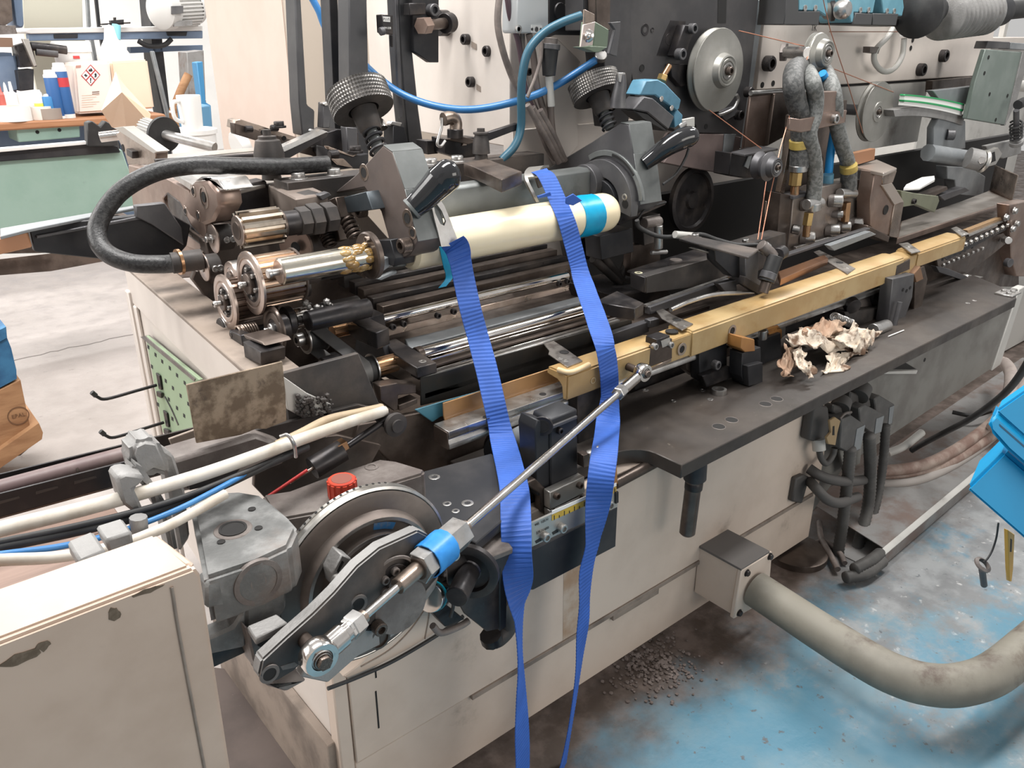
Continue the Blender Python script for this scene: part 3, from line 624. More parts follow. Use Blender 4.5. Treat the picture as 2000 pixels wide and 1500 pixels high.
# ================================================================ the two clamp heads
def clamp(label, x0, th, face, holes, knob_c, knob_n, stem, kn_r, hand, capm, extra):
    t = thing('roller_clamp', label, 'clamp', xp(x0, face[3])[0])
    xbox('side_plate', face, x0, th, dclamp, b=.002)
    f = xp(x0-.0005, *face)
    # pale front faces along the front edges
    return t
dclamp = mat('brown tinted dark steel', (.15, .12, .108), .5, .4, (.10, .085, .08), 5, .4, .65, rvar=.1, dirt=(.20, .165, .15), dscale=4)
gface = mat('grey filed steel face', (.15, .16, .158), .45, .45, (.20, .21, .208), 8, dirt=(.12, .125, .125), dscale=9)
def knob(c, n, R, h, stem_end, m=dusty):
    n = V(n).normalized()
    # knurled wheel: n points away from the machine
    bm = bmesh.new(); seg, rows = 64, 6; rings = []
    u, v, d = frame_of(n)
    for j in range(rows*2+1):
        row = []
        for k in range(seg*2):
            rr = R-(.0022 if (k % 2) else 0)-(.0022 if (j % 2) else 0); a_ = math.pi*k/seg
            row.append(bm.verts.new(c+d*(h*(j/(rows*2)-.5))+(u*math.cos(a_)+v*math.sin(a_))*rr))
        rings.append(row)
    for A, B in zip(rings, rings[1:]):
        for k in range(seg*2): bm.faces.new((A[k], A[(k+1) % (seg*2)], B[(k+1) % (seg*2)], B[k]))
    kb = lathe('knob_body', c-n*h*.5, n, [(h*.55, 0), (h*.55, R*.45), (0+.001, R*.5), (-.0005, R*.86), (-.001, R-.002), (h, R-.003), (h+.004, R-.010), (h+.004, 0)], m)
    with under(kb):
        mk('knurled_rim', bm, mat('worn knurl', (.11, .105, .10), .4, .7, (.22, .21, .20), 30, .45, .6), smooth=False)
        lathe('knob_neck', c-n*h*.45, -n, [(0, R*.42), (.02, R*.40), (.045, R*.36), (.05, R*.3)], m)
    bm = bmesh.new(); add_cyl(bm, c-n*h, stem_end, R*.19); st = mk('stem', bm, gface)
    d_ = (stem_end-c).normalized(); Ls = (stem_end-c).length
    with under(st):
        coil('spring', c+d_*(Ls*.48), stem_end-d_*.004, R*.27, .0036, 4.2, blacks)
        lathe('spring_cup', c+d_*Ls*.46, d_, [(0, .0), (0, R*.34), (.006, R*.34), (.006, 0)], m)
    lathe('cone_tip', c+d_*Ls*.42+V((.028, 0, -.004)), -d_, [(-.012, .014), (.004, .012), (.02, .002), (.021, 0)], chrome, seg=16)
# ---- left clamp
X0 = .90
t = thing('roller_clamp', 'left clamp head with knurled knob, brown side plate and bent black grip', 'clamp', X1(X0, 800, 500))
FL = [(748, 284), (766, 297), (790, 370), (816, 472), (800, 498), (786, 506), (760, 470), (744, 414), (712, 366), (649, 379), (694, 342)]
SP_ = xbox('side_plate', FL, X0, .072, dclamp, b=.0025); CL_ = CUR[0]; CUR[0] = SP_
f = xp(X0, (748, 284), (766, 297), (790, 370), (816, 472), (800, 498))
def strip(name, a, b, th, m, lift=.0015, x0=X0):
    # thin facing on the front edge between two corners of the side plate
    n = V((0, (b-a).z, -(b-a).y)).normalized(); n = n if n.y < 0 else -n
    return prism(name, [a+n*lift, V((x0+th, a.y, a.z))+n*lift, V((x0+th, b.y, b.z))+n*lift, b+n*lift], -n*lift*.9, m, b=.0006)
strip('front_facing', f[0], f[1], .072, gface); strip('front_facing', f[1], f[2], .072, gface); strip('front_facing', f[2], f[3], .072, gface)
for p, r_ in (((711, 337), .011), ((796, 426), .011), ((806, 455), .008)):
    c = X1(X0, *p); lathe('worn_ring', c, NX, [(0, r_*1.7), (.0012, r_*1.6), (.0012, r_)], steel, seg=20); hole(c+NX*.001, NX, r_)
for p, r_ in (((801, 478), .016), ((716, 411), .014), ((653, 393), .015)): screw(X1(X0, *p)+NX*.008, NX, r_, 'socket', dsteel)
CUR[0] = CL_
kc, ks = X1(X0+.035, 703, 196), X1(X0+.035, 742, 300)
knob(kc, kc-ks, .068, .05, ks)
# grip
g = [Y1(1.40, 802, 410), Y1(1.392, 820, 394), Y1(1.38, 844, 370), Y1(1.37, 863, 351), Y1(1.36, 880, 338), Y1(1.355, 895, 330)]
bm = bmesh.new(); add_tube(bm, g, lambda t_: (.022+.010*min(1, t_/.55)) if t_ < .72 else .032*math.sqrt(max(.0004, 1-((t_-.72)/.28)**2)), 20, 24); gp_ = mk('grip', bm, ball)
cyl('grip_collar', g[0], g[0]+(g[1]-g[0])*.3, .024, gface, gp_)
# yoke under the left clamp holding the shaft
xbox('pivot_bar', ((660, 388), (715, 374), (728, 410), (668, 418)), X0-.03, .04, mat('blued steel', (.05, .062, .072), .4, .5, (.08, .09, .1), 8))
xbox('yoke', ((620, 400), (655, 385), (665, 425), (635, 448), (612, 430)), X0-.05, .03, dsteel)
xbox('lower_jaw', ((726, 470), (762, 468), (772, 505), (770, 520), (735, 512)), X0-.02, .05, blacks)
ybox('lower_jaw_plate', ((728, 512), (760, 502), (765, 518), (745, 533), (718, 538)), 1.46, .02, greyp); ybox('lower_lip', ((735, 545), (775, 528), (776, 534), (745, 548)), 1.45, .015, greyp)
ybox('bottom_shield', ((770, 522), (815, 492), (840, 478), (852, 484), (800, 518), (790, 520)), 1.47, .012, gface)
for p0, p1 in (((676, 424), (694, 464)), ((634, 452), (646, 480))): coil('spring', X1(X0-.03, *p0), X1(X0-.03, *p1), .014, .0036, 5, dsteel)
xbox('spring_post', ((642, 440), (655, 435), (664, 470), (650, 475)), X0-.02, .02, dsteel)
cyl('rear_boss', X1(X0-.05, 572, 496)+V((.0, 0, 0)), X1(X0-.05, 572, 496)+V((.05, 0, 0)), .001, dark)
# ---- right clamp
X2 = 1.62
t = thing('roller_clamp', 'right clamp head with knurled knob, slotted quadrant plate and long black grip', 'clamp', X1(X2, 1240, 420))
FR = [(1068, 330), (1155, 278), (1212, 240), (1228, 243), (1237, 300), (1250, 400), (1225, 420), (1190, 425), (1120, 370)]
SP_ = xbox('side_plate', FR, X2, .085, gun, b=.0025)
f = xp(X2, *FR[2:6])
with under(SP_):
    for a, b in zip(f, f[1:]): strip('front_facing', a, b, .085, gface, x0=X2)
# quadrant: ring sector in the YZ plane on the side of the plate
qc = X1(X2-.02, 1175, 395)
def sector(c, r0, r1, a0, a1, x0, th, m, n=18, name='quadrant'):
    A = [a0+(a1-a0)*k/n for k in range(n+1)]
    return prism(name, [V((x0, c.y+math.cos(a)*r1, c.z+math.sin(a)*r1)) for a in A]+[V((x0, c.y+math.cos(a)*r0, c.z+math.sin(a)*r0)) for a in A[::-1]], (th, 0, 0), m, b=.0015)
sector(qc, .066, .112, .55, 3.35, X2-.024, .026, gun)
sector(qc, .119, .134, 1.0, 3.0, X2-.006, .01, gface, name='slot_rim'); sector(qc, .121, .129, 1.7, 2.45, X2-.0075, .01, dark, name='slot')
for a_, r_ in ((.95, .011), (1.15, .009), (2.85, .009), (3.05, .011)):
    c = V((X2-.024, qc.y+math.cos(a_)*.089, qc.z+math.sin(a_)*.089))
    (hole if r_ > .01 else (lambda c_, d_, rr: screw(c_, d_, rr, 'flat', satin)))(c, NX, r_)
cyl('hub_disc', V((X2-.03, qc.y, qc.z)), V((X2, qc.y, qc.z)), .06, blacks); cyl('hub_pin', V((X2-.045, qc.y-.02, qc.z-.01)), V((X2-.02, qc.y-.02, qc.z-.01)), .018, dsteel)
kc, ks = X1(X2+.03, 1163, 172), X1(X2+.03, 1192, 252)
knob(kc, kc-ks, .070, .048, ks)
g = [Y1(1.45, 1258, 320), Y1(1.435, 1280, 303), Y1(1.415, 1305, 285), Y1(1.40, 1330, 272), Y1(1.39, 1348, 266), Y1(1.385, 1362, 263)]
bm = bmesh.new(); add_tube(bm, g, lambda t_: (.019+.008*min(1, t_/.55)) if t_ < .72 else .027*math.sqrt(max(.0004, 1-((t_-.72)/.28)**2)), 20, 24); mk('grip', bm, ball)
ybox('lower_block', ((1172, 462), (1235, 446), (1238, 492), (1175, 508)), 1.50, .06, blacks)
ybox('lower_block', ((1120, 470), (1175, 455), (1178, 500), (1128, 512)), 1.60, .06, black)
for p0, p1 in (((1158, 505), (1210, 552)), ((1178, 500), (1215, 548)), ((1232, 492), (1208, 552))): tube('strut', [Y1(1.55, *p0), Y1(1.55, *p1)], .012, dusty)
ybox('under_plate', ((1195, 425), (1300, 392), (1300, 400), (1210, 440)), 1.5, .08, black)
# ================================================================ cross bar and cream roll
cb = thing('cross_bar', 'grey flat cross bar joining the two clamp heads behind the cream roll', 'bar', (1.2, 1.55, 1.2))
A_ = Ax(1.56, 960, 390); xa, xb = A_.p(850).x, X2
prism('bar', [(xa, 1.56+dy, A_.z+dz) for dy, dz in ((0, -.037), (0, .035), (.012, .043), (.045, .043), (.05, .03), (.05, -.037))], (xb-xa, 0, 0), gface, b=.002)
cyl('bar_end', (xb-.05, 1.585, A_.z), (xb-.012, 1.585, A_.z), .05, gun)
cr = thing('cream_roll', 'smooth cream plastic roll held between the clamps under the blue straps', 'roller', (1.2, 1.43, 1.13))
AR = Ax(1.47, 905, 464); R = .049
xa, xb = AR.p(792).x, AR.p(1193).x
lathe('roll', (xa, AR.y, AR.z), EX, [(0, 0), (0, R-.008), (.008, R)] + [(xb-xa-.035+.035*math.sin(a), R*(1-.0)-(R*.42)*(1-math.cos(a))) for a in [k*math.pi/2/8 for k in range(9)]]+[(xb-xa+.001, 0)], plast, seg=48)
xr, xl = AR.p(1157).x, AR.p(1118).x
lathe('cyan_tape', (xl, AR.y, AR.z), EX, [(0, R+.0003), (.0, R+.002), (.01, R+.0035), (.02, R+.0012), (.034, R+.0035), (xr-xl-.004, R+.0015), (xr-xl, R+.0022), (xr-xl, R+.0003)], tape, seg=26)
lathe('dark_scuff', (AR.p(1150).x, AR.y, AR.z), EX, [(.0, R+.0002), (.0015, R+.0004), (.003, R+.0002)], white, seg=40)
# ================================================================ blue straps
def strap(name, label, path, m=blue, group='blue webbing straps hanging from the cream roll'):
    # path: (px, py, y, width in px); webbing of constant width that twists where it looks narrow
    P_ = [(Y1(y, px, py), wpx) for px, py, y, wpx in path]
    pts = spline([p for p, _ in P_], 16); n = len(pts); Wd = spline([V((w_, 0, 0)) for _, w_ in P_], 16)
    L_ = [0]
    for a, b in zip(pts, pts[1:]): L_.append(L_[-1]+(b-a).length)
    tot = L_[-1]; N_ = int(tot/.0042); bm = bmesh.new(); rows = []; j = 0
    for i in range(N_+1):
        s = tot*i/N_
        while j < n-2 and L_[j+1] < s: j += 1
        f_ = (s-L_[j])/max(1e-9, L_[j+1]-L_[j]); p = pts[j].lerp(pts[j+1], f_); wp = Wd[j].lerp(Wd[j+1], f_).x
        depth = (p-CAM).dot(FW); hw = .0265
        # width along X seen at an angle
        ux = (Ax(p.y, 1, 1) and EX); k = abs((EX*FPX/depth).dot(RT)-(p-CAM).dot(RT)*FPX/depth**2*EX.dot(FW))
        dx = min(hw*.998, .5*wp/k); dy = math.sqrt(hw*hw-dx*dx)
        d = (pts[j+1]-pts[j]).normalized(); wv = V((dx, -dy, 0))
        bl = min(1, max(0, (.66-p.z)/.12))        # hanging free: the twist turns the webbing edge-on
        if bl > 0:
            d2 = min(hw*.998, .62*wp*depth/FPX); fh = V((FW.x, FW.y, 0)).normalized(); w2 = RT*d2+fh*math.sqrt(hw*hw-d2*d2); wv = wv.lerp(w2, bl)
        wv = (wv-d*wv.dot(d)).normalized()*hw; nn = wv.cross(d).normalized()
        o = .0006 if i % 2 else -.0002
        row = []
        for s_, e in ((-1, -.3), (-.97, 1), (.97, 1), (1, -.3)): row.append(bm.verts.new(p+wv*s_+nn*(.0009+o)*e))
        for s_, e in ((.97, -1), (-.97, -1)): row.append(bm.verts.new(p+wv*s_+nn*(.0009+o)*e))
        rows.append(row)
    for A, B in zip(rows, rows[1:]):
        for k in range(6): bm.faces.new((A[k], A[(k+1) % 6], B[(k+1) % 6], B[k]))
    bm.faces.new(rows[0][::-1]); bm.faces.new(rows[-1])
    t = thing(name, label, 'strap', P_[-1][0], group); mk('webbing', bm, m, smooth=False); return t
strap('lashing_strap', 'left blue webbing strap with an open steel loop hanging down the cabinet front',
  [(884, 472, 1.362, 34), (895, 490, 1.36, 38), (905, 540, 1.355, 42), (918, 600, 1.325, 43), (934, 660, 1.30, 43), (950, 720, 1.255, 43), (964, 780, 1.215, 43), (980, 850, 1.17, 42), (995, 910, 1.06, 40), (1005, 960, .97, 34), (1008, 1030, .91, 27), (1010, 1100, .885, 24), (1014, 1160, .88, 22), (1015, 1230, .88, 10), (1016, 1290, .88, 7), (1017, 1350, .88, 14), (1019, 1420, .88, 21), (1021, 1480, .88, 22), (1020, 1560, .88, 22)])
def band(bm, pts, w0, w1, th, x=EX):
    rows = []
    for i, p in enumerate(pts):
        d = (pts[min(i+1, len(pts)-1)]-pts[max(i-1, 0)]).normalized(); n_ = x.cross(d).normalized(); wv = x
        rows.append([bm.verts.new(p+wv*w0+n_*th), bm.verts.new(p+wv*w1+n_*th), bm.verts.new(p+wv*w1-n_*th), bm.verts.new(p+wv*w0-n_*th)])
    for A, B in zip(rows, rows[1:]):
        for k in range(4): bm.faces.new((A[k], A[(k+1) % 4], B[(k+1) % 4], B[k]))
    bm.faces.new(rows[0][::-1]); bm.faces.new(rows[-1])
bm = bmesh.new(); outer = [(842, 398), (847, 386), (856, 384), (868, 402), (882, 436), (893, 466), (895, 479), (862, 482), (856, 455), (848, 425)]; inner = [(850, 416), (846, 396), (850, 394), (863, 412), (871, 432), (868, 441), (860, 437)]
yl = lambda p: 1.395-.03*(p[1]-384)/98
add_prism(bm, [Y1(yl(p), *p) for p in outer+[outer[0]]+[(843.5, 398)]+[inner[1]]+inner[:1]+inner[:1:-1]+[inner[1]]][:-1], (0, .005, 0), 0)
mk('steel_loop', bm, satin)
bm = bmesh.new(); pts = [Y1(1.42, 870, 480), Y1(1.42, 877, 515), Y1(1.425, 882, 540), Y1(1.42, 868, 560)]
band(bm, spline(pts, 5), -.016, .004, .001); mk('tape_tail', bm, tape)
strap('lashing_strap', 'right blue webbing strap draped from a steel hook over the yellow beam',
  [(1052, 333, 1.53, 30), (1068, 345, 1.50, 40), (1088, 388, 1.455, 42), (1106, 430, 1.414, 44), (1120, 480, 1.40, 45), (1133, 530, 1.38, 44), (1146, 570, 1.32, 43), (1164, 620, 1.235, 42), (1180, 672, 1.160, 40), (1189, 722, 1.148, 38), (1191, 780, 1.145, 38), (1187, 830, 1.10, 36), (1181, 880, 1.0, 34), (1175, 925, .962, 31), (1168, 985, .955, 28), (1158, 1060, .953, 27), (1146, 1110, .955, 26), (1142, 1170, .95, 20), (1138, 1230, .945, 22), (1131, 1300, .945, 14), (1120, 1380, .94, 12), (1108, 1450, .935, 13), (1094, 1520, .93, 18)])
bm = bmesh.new(); hk = [Y1(1.50, 1062, 392), Y1(1.50, 1052, 372), Y1(1.51, 1042, 352), Y1(1.53, 1040, 338), Y1(1.56, 1048, 328), Y1(1.60, 1060, 326)]
band(bm, spline(hk, 6), -.027, -.018, .0035); band(bm, spline(hk, 6)[14:], -.02, .022, .003); mk('steel_hook', bm, alu)
ybox('hook_tongue', ((1044, 345), (1060, 340), (1068, 362), (1052, 368)), 1.535, .004, dsteel)
ybox('strap_tail', ((1105, 386), (1120, 378), (1138, 392), (1120, 402), (1105, 398)), 1.413, .003, blue); ybox('strap_tail', ((1049, 383), (1075, 374), (1078, 382), (1052, 388)), 1.455, .003, blue)
# ================================================================ front drive: gearbox, disc, crank, connecting rod
def lineat(P, Q, px):
    lo, hi = -.3, 1.3
    f_ = lambda t: (lambda q: (q.dot(RT)/q.dot(FW)*FPX+1000))(P.lerp(Q, t)-CAM)-px
    for _ in range(50):
        m_ = (lo+hi)/2
        if f_(lo)*f_(m_) <= 0: hi = m_
        else: lo = m_
    return P.lerp(Q, (lo+hi)/2)
YG = .90
gb = thing('gearbox', 'grimy grey cast iron gearbox behind the big graduated disc', 'gearbox', Y1(.95, 470, 1150))
zg = Y1(YG, 400, 1130).z
top = zp(zg, (398, 1131), (500, 1097), (566, 1066), (582, 1030), (560, 1005), (512, 965), (470, 958), (366, 962), (382, 1040))
GH_ = prism('housing', top, (0, 0, -.075), cast, b=.006, seg=2)
prism('front_plate', yp(YG-.002, (402, 1140), (500, 1104), (560, 1080), (560, 1190), (520, 1250), (480, 1262), (480, 1180), (402, 1190)), (0, .03, 0), cast, b=.004)
prism('lower_web', yp(YG-.002, (402, 1248), (455, 1225), (470, 1200), (482, 1190), (482, 1265), (402, 1282)), (0, .03, 0), cast, b=.004)
prism('foot_bar', yp(YG+.02, (402, 1262), (490, 1250), (490, 1272), (405, 1312)), (0, .03, 0), black, b=.003)
CUR[0] = GH_
hole(Z1(zg, 455, 1034)+EZ*.0012, EZ, .019); lathe('bore_rim', Z1(zg, 455, 1034), EZ, [(0, .026), (.001, .025), (.001, .019)], castd, seg=24)
for p in ((432, 1059), (505, 1032), (492, 995)): hole(Z1(zg, *p)+EZ*.001, EZ, .0055)
CUR[0] = gb
c = Y1(YG-.002, 503, 1136); lathe('boss', c+NY*-.002, NY, [(0, .034), (.006, .033), (.006, .026), (.003, .025), (.003, .012), (.006, .011), (.006, 0)], castd)
zh = Y1(1.07, 690, 938).z
rear = zp(zh, (512, 966), (565, 958), (640, 930), (742, 896), (775, 900), (850, 935), (862, 965), (760, 990), (640, 1010), (540, 1015))
rear = [V((p.x+max(0, 1.015-p.y)*.2, max(p.y, 1.015+.01*(k % 2)), p.z)) for k, p in enumerate(rear)]
prism('rear_housing', rear, (0, 0, -.12), castd, b=.004, seg=2)
screw(Z1(zh, 726, 912), EZ, .012, 'flat', castd)
rcap = thing('filler_cap', 'red ribbed plastic filler cap on the gearbox beside the disc', 'cap', Z1(zh+.001, 670, 968))
c = Z1(zh+.001, 670, 966); gear('ribbed_cap', c, c+EZ*.026, .0235, 14, .002, red, duty=.6); cyl('cap_top', c+EZ*.024, c+EZ*.029, .0215, red); cyl('cap_recess', c+EZ*.0285, c+EZ*.0296, .0165, mat('dark dusty red', (.22, .07, .05), .6), seg=24)
# graduated disc
gd = thing('graduated_disc', 'big stepped steel disc with a perforated bright rim', 'disc', Y1(.945, 722, 1130)+V((0, 0, -.15)))
dc = Y1(.945, 722, 1130); RD = .150
rim = mat('bright brushed rim', (.62, .60, .57), .3, .95, (.5, .48, .45), 30); worn = mat('worn brown disc steel', (.13, .105, .092), .45, .5, (.25, .215, .19), 5, .4, .7, .1, 90, rvar=.1)
lathe('rim', dc+V((0, .026, 0)), NY, [(0, .06), (0, RD-.002), (.002, RD), (.007, RD), (.0075, RD-.002), (.0095, RD-.002), (.010, RD), (.018, RD), (.020, RD-.004), (.018, RD-.008), (.010, .08)], rim, seg=72)
lathe('face', dc+V((0, .0055, 0)), NY, [(0, RD-.006), (.002, RD-.012), (.003, .115), (.016, .108), (.017, .105), (.012, .103), (.010, .098), (.010, .085), (.022, .083), (.024, .08), (.024, .05), (.024, 0)], worn, seg=64)
lathe('step_edge', dc+V((0, -.0110, 0)), NY, [(0, .1082), (.0012, .1085), (.0014, .103), (0, .1025)], satin, seg=64)
lathe('step_edge', dc+V((0, -.0170, 0)), NY, [(0, .083), (.0018, .0832), (.002, .0775), (0, .0772)], satin, seg=64)
bm = bmesh.new()
for k in range(34):
    a_ = math.radians(70+k*4.2); c = dc+V((math.cos(a_)*(RD+.0003), .0215, math.sin(a_)*(RD+.0003))); add_cyl(bm, c-V((math.cos(a_)*.001, 0, math.sin(a_)*.001)), c+V((math.cos(a_)*.0004, 0, math.sin(a_)*.0004)), .0022, seg=8, b=0.0001)
stuff(mk('rim_holes', bm, dark))
prism('blue_paint_mark', [dc+V((x, -.0053, z)) for x, z in ((.012, .0975), (.034, .0915), (.050, .0835), (.044, .0735), (.028, .081), (.010, .086))], (0, .001, 0), mat('blue paint smear', (.03, .16, .38), .5, 0, (.2, .2, .2), 30, .45, .6), b=.0005)
prism('slot_block', yp(.905, (648, 1120), (668, 1083), (688, 1092), (672, 1130), (655, 1150)), (0, .03, 0), castl, b=.002); prism('slot', yp(.9045, (658, 1116), (668, 1095), (672, 1098), (661, 1120)), (0, .002, 0), dark, b=0); screw(Y1(.902, 659, 1132), NY, .0095, 'socket', satin)
cyl('shaft', dc+V((0, -.02, 0)), V((dc.x, .855, dc.z)), .045, castd)
# crank lever
YCR = .83
xe_ = Y1(YCR, 622, 1281).x; KT = .25
def ytp(off, *pts):        # the crank lies in an upright plane turned slightly towards the rod
    n = V((-KT, 1, 0)); d0 = YCR-KT*xe_+off; return [CAM+ray(*p)*((d0-CAM.dot(n))/ray(*p).dot(n)) for p in pts]
ck = thing('crank_lever', 'long dark crank lever with pale cast edge carrying the rod end', 'lever', Y1(YCR, 600, 1300))
lev = [(505, 1322), (512, 1290), (560, 1245), (613, 1198), (653, 1158), (698, 1106), (742, 1070), (817, 1036), (838, 1046), (862, 1088), (860, 1115), (834, 1150), (800, 1186), (733, 1222), (690, 1228), (660, 1240), (610, 1275), (575, 1312), (545, 1330), (518, 1336)]
bm = bmesh.new(); add_prism(bm, ytp(0, *lev), (0, .022, 0), .003, 2); o = mk('lever', bm, [dusty, castl])
for pl in o.data.polygons:
    if abs(pl.normal.dot(V((-KT, 1, 0)).normalized())) < .5: pl.material_index = 1
CUR[0] = o
hubc = ytp(-.002, (768, 1136))[0]
lathe('hub_ring', hubc, NY, [(0, .042), (.0015, .041), (.0015, .037), (0, .036)], castd, seg=40); lathe('hub_recess', hubc, NY, [(0, .028), (.001, .0275), (.0012, .02), (-.0, 0)], black, seg=32)
for k in range(6): a_ = k*math.pi/3+.4; screw(hubc+V((math.cos(a_)*.019, -.001, math.sin(a_)*.019)), NY, .0065, 'socket', castd)
cyl('hub_pin', hubc, hubc+NY*.008, .011, castd)
for p, r_ in (((699, 1180), .010), ((526, 1316), .009)): c = ytp(-.001, p)[0]; lathe('bore_ring', c, NY, [(0, r_*1.5), (.0015, r_*1.45), (.0015, r_)], castd, seg=22); hole(c+NY*.0006, NY, r_)
prism('slot', ytp(-.0006, (548, 1302), (575, 1293), (582, 1299), (575, 1304), (552, 1309)), (0, .001, 0), castd, b=0)
CUR[0] = ck
prism('graduations', ytp(.002, (515, 1290), (540, 1268), (546, 1273), (522, 1296)), (0, .02, 0), slate, b=0)
plt = [(588, 1323), (600, 1292), (676, 1232), (735, 1225), (772, 1205), (830, 1160), (858, 1125), (850, 1150), (800, 1222), (740, 1262), (700, 1282), (641, 1334)]
prism('cast_plate', ytp(.003, *plt), (0, .018, 0), castl, b=.002)
c = ytp(-.004, (736, 1222))[0]; prism('adjust_slot', ytp(-.002, (712, 1232), (730, 1222), (768, 1202), (773, 1205), (752, 1222), (730, 1233)), (0, .003, 0), black, b=0); screw(c+NY*.003, NY, .0105, 'socket', dsteel)
lathe('cast_hole', ytp(.001, (742, 1248))[0], NY, [(0, .018), (.001, .0175), (.001, .014), (-.002, .0135), (-.002, 0)], dsteel, seg=24)
prism('toe_block', yp(YCR+.05, (480, 1225), (500, 1245), (560, 1222), (560, 1240), (510, 1290), (508, 1320), (495, 1290)), (0, .05, 0), castd, b=.003)
prism('toe_top', zp(Y1(YCR+.05, 482, 1222).z+.004, (482, 1222), (540, 1198), (562, 1215), (498, 1247)), (0, 0, -.012), castl, b=.002)
for p in ((515, 1250), (545, 1240)): hole(Y1(YCR+.049, *p), NY, .010)
prism('lower_casting', yp(YCR+.06, (510, 1322), (545, 1340), (590, 1325), (600, 1330), (560, 1352), (520, 1340)), (0, .04, 0), castd, b=.003)
# cream guard disc behind the crank
gu = thing('cream_guard', 'cream painted curved guard plate below the crank lever', 'guard', Y1(1.0, 760, 1290))
cr_ = [(670, 1322), (700, 1300), (850, 1140), (860, 1180), (850, 1236), (800, 1268), (740, 1300), (690, 1330)]
prism('guard_plate', yp(1.0, *cr_), (0, .02, 0), cream, b=.002)
tube('scribed_line', yp(.999, (705, 1302), (760, 1270), (800, 1232), (830, 1190)), .0012, grime, n=6); tube('scribed_line', yp(.999, (830, 1248), (838, 1200), (836, 1160)), .0012, grime, n=6)
c = Y1(.999, 790, 1222); lathe('screw_ring', c, NY, [(0, .009), (.001, .0085), (.001, .006)], black, seg=20); screw(c, NY, .005, 'flat', cream)
tube('black_gasket', yp(.993, (640, 1345), (700, 1322), (770, 1290), (850, 1243), (890, 1215), (905, 1203)), .0035, rubber)
# connecting rod
P0, P1 = Y1(.785, 622, 1281), Y1(1.12, 1255, 727)
cr = thing('connecting_rod', 'long steel connecting rod with ball joints and a blue taped turnbuckle', 'rod', P0)
def seg(name, a, b, r, m, **k): return cyl(name, lineat(P0, P1, a), lineat(P0, P1, b), r, m, **k)
dR = (P1-P0).normalized()
def eye(c, n, r):
    lathe('rod_eye', c+V(n)*-.011, n, [(0, r*.6), (0, r*.92), (.004, r), (.018, r), (.022, r*.92), (.022, r*.6)], chrome, seg=32)
    lathe('ball_bearing', c+V(n)*-.012, n, [(0, r*.3), (.002, r*.58), (.022, r*.58), (.025, r*.42)], satin, seg=24)
    screw(c+V(n)*.012, n, r*.42, 'hex', dsteel)
eye(P0, (0, -1, 0), .0245); eye(P1, (0, -1, 0), .021)
seg('rod_end_shank', 634, 668, .0165, chrome); seg('rod_end_shank', 664, 684, .014, chrome); seg('lock_nut', 682, 702, .0175, satin, seg=6); seg('lock_nut', 676, 683, .016, satin, seg=6)
seg('thread', 700, 712, .010, steel); seg('thin_rod', 706, 778, .0068, chrome); seg('sleeve', 776, 836, .0125, steel); seg('turnbuckle', 816, 900, .026, satin, seg=6)
lathe('blue_tape', lineat(P0, P1, 832), dR, [(0, .0262), (0, .0282), (.012, .0285), (.02, .0276), (.036, .0287), (.048, .0280), (.048, .0262)], mat('wrinkled blue tape', (.03, .24, .62), .35, 0, (.02, .19, .52), 40), seg=14)
for a_ in (818, 898): seg('end_ring', a_-3, a_+4, .018, dsteel)
seg('copper_ferrule', 898, 912, .0105, steel); seg('long_rod', 908, 1212, .0075, chrome)
seg('rod_end_shank', 1208, 1242, .0125, chrome); seg('lock_nut', 1206, 1216, .0145, satin, seg=6)
cyl('crank_pin', P0+V((0, .01, 0)), V((P0.x, YCR+.004, P0.z)), .010, dsteel)
cyl('beam_pin', P1, V((P1.x, 1.17, P1.z)), .009, dsteel)
# ================================================================ slide, scale plate and bracket in front of the cabinet
ss = thing('slide_support', 'black upright slide block on the front bracket behind the left strap', 'slide', Y1(1.0, 1090, 1000))
xbl = Y1(1.02, 1075, 990).x
prism('slide_block', yp(1.055, (1075, 826), (1078, 818), (1128, 798), (1130, 960), (1076, 990)), (0, .055, 0), blacks, b=.003)
prism('rear_block', yp(1.17, (1128, 770), (1205, 735), (1210, 900), (1130, 930)), (0, .05, 0), black, b=.002)
prism('side_cheek', yp(1.06, (1044, 838), (1050, 820), (1076, 826), (1076, 990), (1048, 965), (1046, 870)), (0, .05, 0), blacks, b=.002)
c = Y1(1.059, 1060, 832); lathe('bore_rim', c, V((-.75, -.66, 0)), [(0, .021), (.003, .020), (.003, .014)], black, seg=24); hole(c+V((-.002, -.002, 0)), V((-.75, -.66, 0)), .014)
screw(Y1(1.053, 1092, 841), NY, .007, 'socket', black)
prism('top_cap', yp(1.05, (1078, 832), (1128, 812), (1128, 818), (1080, 838)), (0, .006, 0), gun, b=.001)
tube('round_bar', [Y1(1.22, 985, 872), Y1(1.14, 1045, 845)], .028, greyp)
prism('white_carriage', yp(1.035, (1074, 962), (1142, 930), (1143, 962), (1075, 996)), (0, .02, 0), alu, b=.0015); prism('white_carriage', yp(1.035, (1074, 998), (1143, 965), (1143, 985), (1076, 1015)), (0, .02, 0), alu, b=.0015)
prism('brown_side', yp(1.056, (1024, 945), (1046, 935), (1074, 962), (1074, 1012), (1056, 1000), (1056, 965)), (0, .02, 0), dsteel, b=.002)
for p in ((1086, 968), (1131, 947), (1083, 1000), (1136, 974)): screw(Y1(1.034, *p), NY, .007, 'socket', dsteel)
tube('clamp_screw', [Y1(1.04, 1150, 890), Y1(1.03, 1165, 884)], .012, satin); screw(Y1(1.02, 1168, 882), V((.6, -.8, 0)), .010, 'hex', satin); prism('clamp_nut', yp(1.03, (1140, 890), (1152, 886), (1152, 910), (1140, 914)), (0, .02, 0), dsteel)
sp = thing('scale_plate', 'silver scale plate with a yellow graduated strip screwed on black slide bar', 'scale', Y1(.985, 1120, 1040))
ya = .985
